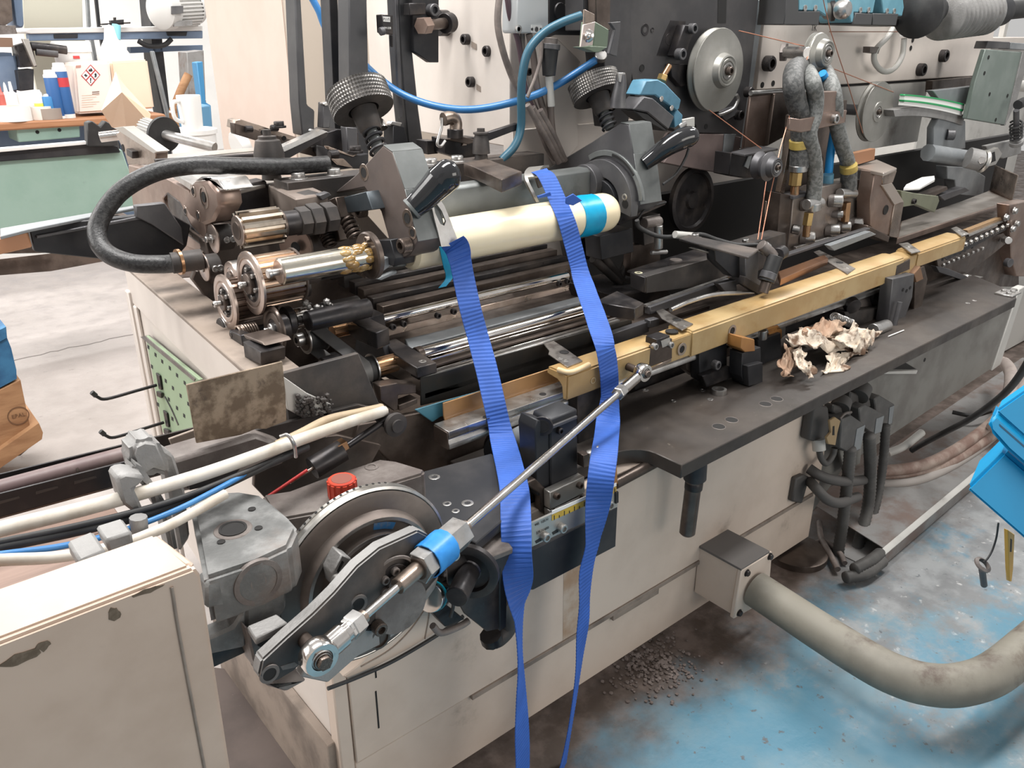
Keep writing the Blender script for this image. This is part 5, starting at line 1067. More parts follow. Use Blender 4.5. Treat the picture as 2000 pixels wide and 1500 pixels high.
# ================================================================ hoses, manifold and brown clamp bracket
mf = thing('nozzle_manifold', 'oily metal manifold block with socket screws and brass hose fittings', 'manifold', Y1(1.42, 1590, 470))
ym = 1.42
mfm = mat('oily manifold steel', (.24, .20, .18), .36, .6, (.34, .295, .26), 7, rvar=.12)
prism('manifold', yp(ym, (1550, 383), (1575, 380), (1600, 366), (1640, 358), (1678, 350), (1686, 380), (1682, 450), (1650, 465), (1536, 492), (1545, 440)), (0, .06, 0), mfm, b=.002)
prism('side_face', yp(ym+.005, (1525, 377), (1549, 383), (1540, 490), (1518, 455)), (0, .055, 0), dsteel, b=.001)
prism('top_face', zp(Y1(ym, 1550, 383).z+.002, (1526, 377), (1550, 384), (1640, 360), (1680, 350), (1660, 345), (1560, 370)), (0, 0, -.01), gun, b=.001)
prism('slide_bar', yp(ym-.02, (1555, 482), (1660, 452), (1662, 458), (1555, 490)), (0, .01, 0), satin, b=.001)
for p, r_ in (((1622, 392), .020), ((1676, 380), .020), ((1568, 400), .019), ((1567, 465), .020), ((1616, 450), .020), ((1638, 443), .020), ((1662, 436), .020), ((1628, 418), .012)):
    c = Y1(ym, *p); d_ = V((.55, -.8, .05)).normalized(); cyl('screw_shank', c-d_*.01, c+d_*.016, r_*1.05, castd, seg=16); screw(c+d_*.016, d_, r_*1.06, 'socket', satin)
for p in ((1550, 447), (1556, 452)): cyl('fitting', Y1(ym, 1548, 447), Y1(ym-.02, 1562, 450), .015, satin)
prism('back_plate', yp(1.50, (1545, 225), (1610, 200), (1655, 195), (1650, 260), (1625, 300), (1615, 355), (1560, 372), (1530, 375)), (0, .02, 0), dsteel, b=.002); lathe('plate_bore', Y1(1.498, 1603, 312), NY, [(0, .018), (.001, .018), (.001, .012), (-.003, .011), (-.003, 0)], dsteel, seg=20); lathe('plate_bore', Y1(1.498, 1618, 202), NY, [(0, .018), (.001, .018), (.001, .012), (-.003, .011), (-.003, 0)], satin, seg=20)
prism('left_rail', yp(1.46, (1548, 250), (1556, 250), (1532, 378), (1524, 376)), (0, .02, 0), steel, b=.001)
prism('hole_plate', yp(1.47, (1497, 393), (1524, 390), (1520, 445), (1492, 440)), (0, .01, 0), steel, b=.001)
for p in ((1504, 408), (1500, 436)): hole(Y1(1.469, *p), NY, .009)
cb_ = thing('hose_clamp_bracket', 'brown steel clamp bracket gripping the two braided hoses', 'bracket', Y1(1.40, 1580, 255))
brown = mat('brown tinted steel', (.25, .18, .15), .4, .7, (.34, .26, .22), 6, rvar=.1)
prism('clamp_band', yp(1.385, (1543, 230), (1565, 233), (1598, 227), (1596, 254), (1564, 259), (1540, 254)), (0, .01, 0), brown, b=.002); prism('clamp_arm', yp(1.395, (1598, 222), (1655, 215), (1650, 240), (1598, 252)), (0, .03, 0), brown, b=.002); prism('upper_arm', yp(1.40, (1590, 180), (1635, 178), (1632, 222), (1598, 226)), (0, .03, 0), brown, b=.002); screw(Y1(1.394, 1627, 232), NY, .014, 'socket', satin)
hs_ = 'braided hoses of the nozzle manifold'
def hose(label, pts, r, m, fit):
    t = thing('braided_hose', label, 'hose', pts[-1], hs_); tube('hose', pts, r, m, n=10, seg=14)
    for (a, b, rr, mm, sg) in fit: cyl({brass.name: 'brass_fitting', yellowb.name: 'yellow_band'}.get(mm.name, 'ferrule'), a, b, rr, mm, seg=sg)
yellowb = mat('yellow hose band', (.50, .37, .10), .45, 0, (.36, .26, .07), 25)
q = lambda y, *p: Y1(y, *p)
hose('dark braided hose at the left end of the manifold', yp(1.62, (1590, 128))+yp(1.5, (1556, 132))+yp(1.43, (1549, 160), (1554, 195), (1562, 225), (1564, 270), (1562, 300), (1561, 326)), .030, greyh := mat('dark braided hose', (.07, .072, .072), .6, .1, (.13, .13, .128), 90, .45, .55, .5, 240), [(q(1.43, 1562, 272), q(1.43, 1562, 288), .0315, yellowb, 20), (q(1.43, 1560, 322), q(1.43, 1559, 334), .029, satin, 20), (q(1.43, 1556, 336), q(1.43, 1553, 362), .020, brass, 8), (q(1.43, 1553, 362), q(1.43, 1552, 380), .014, bronze, 12)])
hose('pale braided hose hanging in front of the manifold', yp(1.5, (1578, 140))+yp(1.40, (1587, 160), (1593, 190), (1590, 225), (1580, 262), (1588, 300), (1592, 340), (1588, 395)), .024, greyhose, [(q(1.39, 1575, 400), q(1.39, 1603, 396), .017, satin, 14), (q(1.39, 1588, 396), q(1.39, 1587, 410), .025, satin, 16), (q(1.39, 1580, 415), q(1.39, 1576, 440), .016, brass, 6), (q(1.39, 1577, 438), q(1.39, 1574, 462), .012, bronze, 12)])
hose('grey braided hose at the right end of the manifold', yp(1.62, (1596, 125))+yp(1.5, (1612, 140))+yp(1.42, (1628, 180), (1634, 240), (1645, 285), (1656, 320), (1658, 372)), .024, greyhose, [(q(1.41, 1657, 322), q(1.41, 1658, 334), .028, yellowb, 20), (q(1.41, 1658, 334), q(1.41, 1657, 370), .027, greyh, 18), (q(1.40, 1640, 378), q(1.40, 1668, 378), .016, satin, 14), (q(1.40, 1654, 395), q(1.40, 1650, 432), .015, bronze, 6)])
bh = thing('blue_hose', 'bright blue air hose running down to the manifold', 'hose', Y1(1.45, 1618, 355)); tube('hose', yp(1.46, (1606, 143), (1620, 172), (1634, 215), (1630, 250), (1622, 300), (1618, 342)), .0135, cabler); cyl('fitting', Y1(1.45, 1617, 340), Y1(1.45, 1616, 358), .019, skyb, seg=16)
bx_ = thing('brown_cover', 'brown sheet metal cover box below the white housing beside the hoses', 'cover', Y1(1.6, 1490, 290))
prism('cover_left', yp(1.60, (1466, 188), (1514, 183), (1500, 285), (1452, 292)), (0, .01, 0), brown, b=.002); prism('cover_right', yp(1.585, (1514, 183), (1553, 182), (1542, 262), (1500, 285)), (0, .03, 0), dsteel, b=.002); tube('rod', yp(1.60, (1466, 182), (1560, 177)), .008, satin)
# thread runs
def thread(label, pts): o = tube('copper_thread', pts, .0016, copper, None, seg=6, n=2); tag(o, label, 'thread', 'copper threads running over the pulleys')
thread('copper thread from the large pulley to the medium pulley', [Y1(1.60, 1443, 60), Y1(1.52, 1600, 112-15)])
thread('copper thread from the large pulley down to the small pulley', [Y1(1.60, 1385, 215), Y1(1.48, 1487, 290)])
thread('copper thread from the medium pulley down past the hoses to the sensor bracket', [Y1(1.50, 1578, 110), Y1(1.42, 1524, 290), Y1(1.36, 1487, 468)])
thread('copper thread from the small pulley down to the sensor bracket', [Y1(1.46, 1497, 350), Y1(1.36, 1480, 468)])
thread('copper thread from the top edge past the medium pulley to the flat disc', [Y1(1.55, 1602, -30), Y1(1.55, 1622, 60), Y1(1.56, 1655, 160), Y1(1.59, 1685, 260)])
thread('faint copper thread across the white housing to the bellows', [Y1(1.7, 1620, 62), Y1(1.7, 1840, 62)]); thread('faint copper thread down to the top of the flat disc', [Y1(1.6, 1630, 135), Y1(1.6, 1745, 180)])
# ================================================================ right end: striped guide, plate, arm, brown base
sg_ = thing('striped_guide', 'curved guide shoe with green and white stripes', 'guide', Y1(1.5, 1820, 235))
def arcy(x0, y0, x1, y1, sag, n=8): return [(x0+(x1-x0)*k/n, y0+(y1-y0)*k/n-sag*4*(k/n)*(1-k/n)) for k in range(n+1)]
def bandp(name, a, b, y, dy, m): prism(name, yp(y, *(a+b[::-1])), (0, dy, 0), m, b=.0006)
bandp('shoe', arcy(1745, 215, 1885, 225, 10), arcy(1748, 228, 1880, 245, 8), 1.56, .04, castl)
bandp('white_stripe', arcy(1767, 187, 1884, 206, 3), arcy(1766, 196, 1882, 216, 3), 1.555, .02, white); bandp('green_stripe', arcy(1766, 195, 1882, 214, 3), arcy(1766, 198.5, 1881, 218, 3), 1.552, .02, mat('green stripe', (.02, .30, .10), .4)); bandp('white_stripe', arcy(1766, 198, 1880, 217, 3), arcy(1764, 206, 1878, 226, 3), 1.555, .02, white)
bandp('green_stripe', arcy(1768, 184, 1884, 203, 3), arcy(1767, 187, 1884, 206, 3), 1.553, .02, MATS['green stripe'])
prism('guide_foot', yp(1.57, (1835, 228), (1886, 236), (1886, 290), (1822, 300), (1824, 250)), (0, .03, 0), greyp, b=.003); screw(Y1(1.55, 1893, 210), V((.6, -.8, 0)), .022, 'socket', gun); screw(Y1(1.56, 1853, 263), V((.6, -.8, 0)), .022, 'socket', gun)
tube('arm_tube', [Y1(1.56, 1812, 298), Y1(1.50, 1890, 310)], .035, greyp); cyl('spool', Y1(1.46, 1890, 308), Y1(1.42, 1916, 314), .042, castl); lathe('spool_rim', Y1(1.42, 1916, 314), Y1(1.42, 1920, 315)-Y1(1.46, 1890, 308), [(0, .040), (.008, .046), (.012, .046), (.012, .036), (-.01, .034), (-.01, 0)], alu); cyl('pin', Y1(1.425, 1914, 314), Y1(1.40, 1918, 313), .014, chrome)
prism('link', yp(1.45, (1920, 302), (1950, 288), (1958, 300), (1945, 322), (1922, 328)), (0, .02, 0), alu, b=.002); prism('link_slot', yp(1.449, (1926, 304), (1943, 296), (1945, 314), (1926, 322)), (0, .001, 0), dark, b=0)
prism('arm_plate', yp(1.50, (1925, 285), (1995, 270), (1995, 300), (1960, 310), (1930, 300)), (0, .02, 0), castl, b=.003)
op = thing('grey_green_plate', 'tilted grey green plate with drilled holes at the right edge', 'plate', Y1(1.5, 1950, 245))
prism('plate', yp(1.52, (1925, 96), (1998, 102), (1978, 190), (1965, 245), (1888, 232), (1905, 160)), (0, .02, 0), mat('grey green enamel', (.155, .19, .17), .45, .1, (.2, .235, .215), 6), b=.003); prism('edge', yp(1.515, (1998, 100), (2012, 105), (1985, 200), (1963, 246), (1965, 240)), (0, .02, 0), castl, b=.001)
for p in ((1931, 112), (1923, 143), (1933, 184), (1968, 187), (1945, 234)): hole(Y1(1.519, *p), NY, .008)
prism('top_pad', yp(1.60, (1930, 80), (1973, 82), (1971, 95), (1925, 95)), (0, .05, 0), gun, b=.002); prism('top_pad', yp(1.60, (1975, 83), (2010, 85), (2010, 98), (1972, 96)), (0, .05, 0), greyp, b=.002)
prism('rear_arm', yp(1.58, (1822, 177), (1905, 168), (1900, 205), (1860, 200), (1835, 195)), (0, .03, 0), greyp, b=.002); prism('brown_back', yp(1.72, (1822, 158), (1905, 150), (1905, 172), (1820, 180)), (0, .03, 0), dsteel, b=.001)
sp_ = thing('spring_post', 'black coil spring on a post at the right edge', 'spring', Y1(1.5, 1985, 275)); coil('spring', Y1(1.45, 1985, 270), Y1(1.45, 1985, 240), .024, .0045, 5, rubber); cyl('core', Y1(1.45, 1985, 272), Y1(1.45, 1985, 215), .012, gun); cyl('knob', Y1(1.45, 1988, 205), Y1(1.45, 2002, 198), .02, rubber); cyl('base', Y1(1.45, 1985, 275), Y1(1.45, 1985, 282), .028, castl)
tube('right_column', [Y1(1.9, 1975, 165), Y1(1.9, 2010, 170)], .03, greyw)
bb = thing('machined_ledge', 'long brown machined base plate with an upturned end wall', 'base', Y1(1.40, 1850, 450))
zB = Y1(1.36, 1752, 463).z
pl = zp(zB, (1752, 466), (1976, 392), (1932, 372), (1880, 392), (1760, 432)); prism('plate', pl, (0, 0, -.022), brown, b=.002)
paler = mat('worn machined plate top', (.42, .39, .36), .38, .7, (.32, .29, .26), 7)
prism('top_face', [p+EZ*.001 for p in zp(zB, (1755, 464), (1972, 392), (1930, 374), (1880, 393), (1762, 433))], (0, 0, -.001), paler, b=0)
prism('end_wall', [pl[1]+V((0, 0, -.02)), pl[2], pl[2]+EZ*.115, pl[1]+EZ*.11], (.012, 0, 0), steel, b=.002)
cbk = thing('chamfered_block', 'tall brown chamfered end block with a cross bore beside the manifold', 'block', Y1(1.35, 1730, 470))
yc_ = 1.36
prism('left_face', yp(yc_, (1709, 335), (1724, 338), (1727, 365), (1747, 402), (1738, 462), (1706, 448), (1699, 440), (1700, 390)), (0, .05, 0), brown, b=.002)
prism('right_face', yp(yc_-.004, (1747, 400), (1766, 394), (1754, 466), (1736, 462)), (0, .05, 0), steel, b=.002); prism('chamfer', yp(yc_-.006, (1722, 362), (1743, 357), (1766, 394), (1747, 401)), (0, .05, 0), mat('pale machined chamfer', (.52, .45, .40), .35, .7), b=.002); prism('upper_face', yp(yc_-.002, (1725, 337), (1750, 328), (1752, 334), (1744, 357), (1723, 361)), (0, .05, 0), steel, b=.002)
prism('top_face', zp(Y1(yc_, 1709, 335).z+.002, (1668, 326), (1712, 311), (1752, 328), (1726, 338)), (0, 0, -.012), MATS['pale machined chamfer'], b=.002); prism('foot', yp(yc_-.01, (1696, 440), (1738, 462), (1735, 474), (1690, 455)), (0, .05, 0), dsteel, b=.002); hole(Y1(yc_-.001, 1730, 410), NY, .017)
prism('rear_plate', yp(1.45, (1665, 300), (1710, 290), (1708, 312), (1665, 325)), (0, .02, 0), bronze_d := mat('rusty orange plate', (.34, .17, .09), .5, .2), b=.001)
pp = thing('white_paper_pad', 'small white pad lying in the dark recess behind the brown base', 'pad', Y1(1.5, 1790, 360)); prism('pad', zp(Y1(1.5, 1790, 355).z, (1770, 360), (1800, 346), (1825, 343), (1826, 350), (1797, 366), (1765, 367)), (0, 0, -.01), white, b=.001)
ol = prism('olive_stop', yp(1.385, (1760, 372), (1790, 378), (1833, 383), (1835, 392), (1826, 415), (1790, 400), (1762, 405)), (0, .025, 0), mat('olive plate', (.19, .20, .14), .5, .1, (.15, .155, .11), 7), None, b=.002); tag(ol, 'olive grey stop plate standing on the brown base', 'stop'); screw(Y1(1.384, 1783, 393), NY, .010, 'socket', black, parent=ol)
dm = thing('dark_mechanism', 'dark grey mechanism blocks in the recess behind the brown base', 'mechanism', Y1(1.6, 1880, 380))
prism('block', yp(1.58, (1850, 325), (1900, 328), (1925, 345), (1920, 385), (1868, 380), (1865, 352), (1850, 350)), (0, .05, 0), greyp, b=.003); prism('slab', yp(1.50, (1835, 382), (1885, 366), (1895, 372), (1845, 392)), (0, .04, 0), gun, b=.002); prism('slab', yp(1.5, (1800, 384), (1850, 364), (1852, 370), (1805, 394)), (0, .04, 0), dsteel, b=.002)
ch = thing('chain_drive', 'brown side plate with a silver pinned chain at the right end of the beam', 'chain', Y1(1.3, 1900, 500))
A_, B_ = (1886, 476), (1972, 437)
prism('chain_bar', yp(1.25, (1840, 500), (1965, 440), (1968, 448), (1850, 508)), (0, .02, 0), black, b=.001); prism('guide_top', yp(1.27, (1890, 450), (1955, 425), (1957, 430), (1892, 458)), (0, .02, 0), mat('brown guide', (.3, .19, .1), .5), b=.001); prism('guide_edge', yp(1.26, (1892, 458), (1958, 431), (1959, 434), (1893, 462)), (0, .01, 0), satin, b=0)
for k in range(9): screw(Y1(1.248, 1886+k*10.2, 477-k*4.7), NY, .0085, 'hex', chrome)
prism('side_plate', yp(1.252, (1829, 503), (1890, 478), (1960, 455), (1972, 470), (1935, 500), (1880, 540), (1832, 520)), (0, .012, 0), dsteel, b=.001)
for k in range(9): screw(Y1(1.25, 1843+k*9.5, 517-k*4), NY, .006, 'hex', satin)
for p in ((1840, 506), (1874, 493), (1883, 488), (1898, 482)): prism('slot', yp(1.2515, (p[0]-1, p[1]-4), (p[0]+3, p[1]-5), (p[0]+3, p[1]+3), (p[0]-1, p[1]+4)), (0, .0006, 0), dark, b=0)
prism('column', yp(1.24, (1972, 400), (2010, 392), (2010, 540), (1985, 540), (1975, 500)), (0, .05, 0), brown, b=.003); cyl('pin', Y1(1.24, 1962, 468), Y1(1.21, 1970, 470), .014, satin); cyl('pin', Y1(1.23, 1965, 512), Y1(1.21, 1974, 514), .018, gun); prism('lower_tongue', yp(1.22, (1828, 520), (1850, 524), (1895, 542), (1915, 545), (1895, 550), (1880, 547), (1835, 532)), (0, .02, 0), gun, b=.001); prism('tongue_tip', yp(1.219, (1892, 537), (1921, 541), (1900, 548), (1888, 545)), (0, .02, 0), alu, b=.001)
for p in ((1965, 425), (1982, 412), (1978, 447), (1986, 437)): screw(Y1(1.23, *p), NY, .012, 'hex', satin)
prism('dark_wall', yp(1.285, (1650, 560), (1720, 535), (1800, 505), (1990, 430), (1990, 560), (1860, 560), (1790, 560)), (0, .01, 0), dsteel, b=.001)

fc = thing('far_cabinet', 'pale grey cabinet column standing beyond the grey green plate at the right edge', 'cabinet', (5.4, 2.6, 0))
box('body', (5.0, 2.3, 0), (6.6, 3.0, 1.42), greyw, b=.01); box('top_tray', (4.9, 2.2, 1.42), (6.6, 2.9, 1.46), creamb, b=.005)
for k in range(5):
    box('rack_bar', (4.9+.22*k, 2.25, 1.46), (4.94+.22*k, 2.28, 1.62), greyw)
box('rack_rail', (4.9, 2.24, 1.60), (6.2, 2.29, 1.63), greyw)
# ================================================================ supports standing on the table under the beam
def blockz(name, x0, x1, y0, y1, z0, z1, m, b=.0015): return box(name, (x0, y0, z0), (x1, y1, z1), m, b=b)
def stand(name, px, py): return Z1(ZT, px, py)
s1 = thing('gripper_support', 'black support block group with an amber pad under the beam left of the rag', 'support', stand('', 1470, 752))
ybox('post', ((1340, 680), (1372, 668), (1372, 735), (1362, 738), (1340, 722)), 1.22, .03, dsteel); ybox('front_plate', ((1366, 690), (1420, 668), (1420, 735), (1385, 752), (1366, 742)), 1.19, .03, blacks); ybox('foot', ((1372, 735), (1425, 715), (1430, 738), (1380, 757)), 1.17, .02, black); screw(Y1(1.165, 1396, 712), NY, .012, 'socket', gun)
ybox('white_plate', ((1432, 662), (1447, 660), (1445, 700), (1430, 708)), 1.17, .004, alu); ybox('bronze_edge', ((1408, 680), (1432, 668), (1432, 690), (1410, 705)), 1.20, .02, steel)
ybox('black_pillar', ((1450, 690), (1486, 678), (1488, 745), (1455, 752), (1448, 735)), 1.13, .04, blacks); ybox('pillar_step', ((1460, 715), (1490, 708), (1490, 748), (1462, 755)), 1.115, .03, blacks)
ybox('amber_pad', ((1448, 658), (1474, 663), (1475, 686), (1455, 688), (1446, 680)), 1.125, .045, amber)
ybox('rear_pillar', ((1480, 665), (1525, 650), (1528, 725), (1490, 735), (1484, 700)), 1.19, .04, blacks); cyl('bolt', Y1(1.18, 1489, 662), Y1(1.18, 1490, 645), .012, satin); ybox('amber_pad', ((1498, 640), (1520, 635), (1528, 645), (1527, 662), (1505, 665)), 1.20, .04, amber); ybox('white_edge', ((1524, 628), (1536, 625), (1534, 655), (1526, 662)), 1.22, .01, alu)
s2 = thing('beam_support', 'grey black pivot support standing on the table right of the rag', 'support', stand('', 1720, 655))
ybox('post', ((1744, 545), (1786, 535), (1782, 580), (1768, 620), (1740, 655), (1730, 650), (1738, 600)), 1.14, .04, gun); ybox('post_foot', ((1735, 640), (1762, 630), (1775, 642), (1738, 660)), 1.12, .04, gun)
for p in ((1764, 566), (1778, 562), (1771, 568)): hole(Y1(1.139, *p), NY, .006)
cyl('pivot_cylinder', Y1(1.25, 1650, 600), Y1(1.25, 1735, 580), .035, castd); cyl('pivot_cap', Y1(1.2, 1660, 592), Y1(1.18, 1668, 600), .025, black); lathe('dial', Y1(1.22, 1715, 575), NY, [(0, .05), (.01, .048), (.01, .02), (.02, .02), (.02, 0)], black)
ybox('lower_arm', ((1650, 610), (1735, 598), (1738, 625), (1700, 645), (1655, 640)), 1.19, .03, dusty); coil('spring', Y1(1.16, 1628, 618), Y1(1.16, 1662, 632), .012, .002, 12, satin)
ybox('side_block', ((1788, 528), (1806, 520), (1812, 545), (1800, 600), (1785, 605)), 1.16, .03, dsteel); ybox('amber_side', ((1786, 535), (1798, 520), (1804, 545), (1790, 552)), 1.15, .03, mat('brown pad', (.2, .11, .06), .5)); tube('adjust_rod', [Y1(1.12, 1742, 655), Y1(1.12, 1758, 590)], .008, gun); cyl('roller_foot', Y1(1.12, 1705, 645), Y1(1.12, 1732, 636), .02, satin)
tube('white_wire', zp(ZT+.003, (1735, 657), (1765, 645)), .002, white)
# ================================================================ stained rag
def build_rag():
    t = None
    def sheet(corners, nu, nv, amp, seed, name, thick=.0025):
        rr = random.Random(seed); ph = [(rr.uniform(4, 13), rr.uniform(4, 13), rr.uniform(0, 6.28), rr.uniform(.35, 1)) for _ in range(7)]
        bm = bmesh.new(); g = []
        for i in range(nu+1):
            row = []
            for j in range(nv+1):
                u, v_ = i/nu, j/nv
                p = corners[0].lerp(corners[1], u).lerp(corners[3].lerp(corners[2], u), v_)
                dz = 0; dxy = 0
                for a, b, c, w_ in ph: sv = math.sin(a*u+b*v_+c+1.5*math.sin(3*u+2*v_+c)); dz += w_*(1-abs(sv)*1.6); dxy += w_*math.cos(a*v_-b*u+c)
                e = min(1, 5*min(u, 1-u, v_, 1-v_)+.35)
                q = p+V((dxy*.004, -dxy*.005*(1-e), dz*amp*e+rr.uniform(-.0012, .0012)))
                q.z = max(q.z, ZT+.0035); row.append(bm.verts.new(q))
            g.append(row)
        for i in range(nu):
            for j in range(nv): bm.faces.new((g[i][j], g[i+1][j], g[i+1][j+1], g[i][j+1]))
        h = [[bm.verts.new(v.co-V((0, 0, thick))) for v in row] for row in g]
        for i in range(nu):
            for j in range(nv): bm.faces.new((h[i][j], h[i][j+1], h[i+1][j+1], h[i+1][j]))
        for i in range(nu):
            for j in (0, nv): bm.faces.new((g[i][j], g[i+1][j], h[i+1][j], h[i][j]))
        for j in range(nv):
            for i in (0, nu): bm.faces.new((g[i][j], g[i][j+1], h[i][j+1], h[i][j]))
        return mk(name, bm, rag if seed != 5 else mat('brown rag', (.34, .22, .15), .85, 0, (.45, .33, .24), 10, dirt=(.10, .06, .04), dscale=9, dlo=.5, dhi=.7), ang=80)
    t = thing('stained_rag', 'crumpled dirty white rag with brown stains lying on the black table', 'rag', Z1(ZT, 1600, 715))
    P_ = lambda px, py, y: Y1(y, px, py)
    sheet([P_(1532, 668, 1.10), P_(1690, 690, 1.05), P_(1718, 648, 1.10), P_(1560, 640, 1.16)], 46, 26, .010, 3, 'cloth')
    sheet([P_(1630, 668, 1.06), P_(1690, 690, 1.04), P_(1716, 650, 1.07), P_(1665, 632, 1.10)], 34, 26, .011, 8, 'cloth_fold')
    sheet([P_(1560, 652, 1.12), P_(1630, 660, 1.09), P_(1650, 630, 1.13), P_(1610, 622, 1.16)], 30, 20, .008, 5, 'brown_fold')
    sheet([P_(1545, 690, 1.09), P_(1580, 740, 1.02), P_(1590, 728, 1.03), P_(1560, 672, 1.10)], 30, 14, .007, 11, 'cloth_tail')
    sheet([P_(1604, 728, 1.04), P_(1640, 736, 1.02), P_(1670, 688, 1.05), P_(1625, 690, 1.07)], 30, 18, .008, 14, 'cloth_tail')
    sheet([P_(1524, 730, 1.07), P_(1548, 735, 1.06), P_(1556, 690, 1.10), P_(1534, 668, 1.12)], 20, 16, .007, 5, 'brown_tail')
build_rag()
# ================================================================ sensor bracket and long block behind the beam
sb = thing('sensor_bracket', 'black angled sensor bracket with a capped proximity sensor over the beam', 'sensor bracket', Y1(1.25, 1480, 550))
zt_ = Y1(1.35, 1330, 465).z
zbox('arm_top', ((1326, 466), (1345, 458), (1482, 486), (1462, 502)), zt_, .006, dusty); ybox('arm_side', ((1332, 468), (1460, 502), (1458, 545), (1430, 540), (1398, 510), (1396, 490)), 1.28, .03, blacks)
ybox('arm_leg', ((1456, 500), (1481, 490), (1482, 520), (1480, 545), (1502, 560), (1500, 575), (1494, 580), (1456, 545)), 1.25, .02, gun); ybox('foot', ((1456, 540), (1498, 566), (1494, 584), (1452, 556)), 1.24, .02, black)
cyl('sensor_body', Y1(1.21, 1497, 550), Y1(1.21, 1515, 500), .021, rubber); cyl('sensor_ring', Y1(1.21, 1498, 545), Y1(1.21, 1503, 532), .0225, gun); cyl('sensor_cap', Y1(1.21, 1518, 498), Y1(1.22, 1528, 492), .019, black); cyl('sensor_tip', Y1(1.21, 1490, 572), Y1(1.21, 1497, 550), .014, dsteel); cyl('elbow', Y1(1.24, 1486, 478), Y1(1.22, 1512, 500), .015, castd); cyl('elbow_nut', Y1(1.24, 1490, 482), Y1(1.235, 1497, 488), .018, satin)
tube('sensor_cable', [Y1(1.42, 1244, 430), Y1(1.42, 1250, 445), Y1(1.40, 1290, 462), Y1(1.38, 1340, 460), Y1(1.36, 1370, 458), Y1(1.34, 1400, 468), Y1(1.31, 1440, 478), Y1(1.27, 1480, 478)], .006, rubber); tube('cable_sleeve', [Y1(1.38, 1318, 458), Y1(1.37, 1365, 462)], .010, greyw)
for p in ((1358, 456), (1456, 466)): cyl('bolt', Y1(1.36, p[0], p[1]+6), Y1(1.36, *p), .010, satin); 
prism('rail', yp(1.3, (1356, 486), (1362, 485), (1396, 494), (1392, 498)), (0, .02, 0), alu)
prism('base_block', yp(1.38, (1450, 480), (1535, 455), (1535, 500), (1480, 530), (1470, 495)), (0, .06, 0), dusty)
lbk = thing('long_block', 'long dark steel block with an oval hole in its top behind the beam', 'block', Y1(1.33, 1340, 580))
zl = Y1(1.36, 1264, 540).z
zbox('block_top', ((1224, 528), (1355, 487), (1402, 500), (1263, 540)), zl, .006, black, b=.002); 
ybox('block_front', ((1263, 540), (1403, 500), (1430, 542), (1380, 558), (1262, 573)), 1.36, .03, dusty); xbox('block_end', ((1230, 532), (1260, 542), (1258, 572), (1231, 562)), Y1(1.36, 1262, 545).x-.004, .03, black)
lathe('oval_hole', Z1(zl, 1320, 508), EZ, [(.0002, 0), (.0008, .012), (.002, .017), (0, .018)], castd, seg=20); screw(Z1(zl, 1247, 533), EZ, .011, 'flat', mat('olive cap', (.42, .4, .28), .5))
ybox('front_rail', ((1270, 600), (1425, 545), (1438, 550), (1438, 556), (1270, 615)), 1.32, .02, gun); ybox('chrome_strip', ((1262, 596), (1424, 540), (1425, 543), (1262, 600)), 1.33, .01, satin, b=0); tube('bent_tube', [Y1(1.25, 1310, 605), Y1(1.25, 1350, 588), Y1(1.25, 1400, 575), Y1(1.25, 1470, 572)], .006, satin)
ybox('small_block', ((1404, 555), (1438, 547), (1440, 570), (1420, 575)), 1.28, .02, gun)
zbox('copper_bar', ((1520, 530), (1610, 497), (1618, 505), (1525, 545)), .83, .02, mat('coppery bar', (.36, .19, .11), .3, .8, (.25, .13, .08), 9)); ybox('rail_line', ((1530, 500), (1700, 445), (1700, 449), (1532, 505)), 1.33, .02, gun); ybox('rail_line', ((1620, 480), (1700, 452), (1712, 458), (1630, 490)), 1.30, .02, greyp)
ybox('valve', ((1255, 425), (1290, 418), (1292, 470), (1258, 480)), 1.5, .04, dusty); cyl('valve_stem', Y1(1.45, 1286, 440), Y1(1.45, 1286, 485), .012, satin); cyl('valve_foot', Y1(1.45, 1272, 494), Y1(1.45, 1302, 492), .006, satin); cyl('valve_cross', Y1(1.46, 1258, 437), Y1(1.46, 1288, 432), .014, castd); ybox('valve_wall', ((1235, 480), (1290, 470), (1290, 540), (1230, 540)), 1.52, .03, dsteel)
tube('thin_wire', [Y1(1.44, 1244, 430), Y1(1.46, 1262, 408), Y1(1.5, 1300, 395)], .003, rubber); tube('thin_wire', [Y1(1.4, 1295, 360), Y1(1.40, 1320, 340), Y1(1.40, 1338, 310), Y1(1.40, 1345, 290)], .0035, rubber)
# ================================================================ cables on the housing centre and the grey box
gbx = thing('junction_box', 'pale grey junction box with a small white plate above the cables', 'box', Y1(1.74, 1045, 66)); prism('box', yp(1.72, (1012, -80), (1072, -80), (1072, 62), (1069, 65), (1012, 65), (1009, 60)), (0, .06, 0), mat('pale grey enamel', (.50, .52, .53), .45), b=.003); prism('name_plate', yp(1.7185, (1038, 49), (1059, 50), (1059, 65), (1038, 64)), (0, .0015, 0), white, b=0)
for p, r_ in (((1039.5, 57), .0035), ((1048, 57), .006), ((1056, 57), .0035)): screw(Y1(1.718, *p), NY, r_, 'flat', gun)
screw(Y1(1.7195, 1013, 57), NY, .010, 'flat', satin)
dpl = thing('dark_side_panel', 'dark grey panel behind the plunger switch beside the junction box', 'panel', Y1(1.76, 1110, 60)); prism('panel', yp(1.755, (1073, -80), (1180, -80), (1180, 70), (1085, 68), (1066, 75), (1073, 50)), (0, .02, 0), gun2, b=.001); lathe('screw_head', Y1(1.754, 1094, 22), NY, [(0, .022), (.004, .02), (.004, 0)], gun2, seg=22); lathe('screw_head', Y1(1.754, 1118, 18), NY, [(0, .03), (.004, .028), (.004, 0)], castd, seg=22)
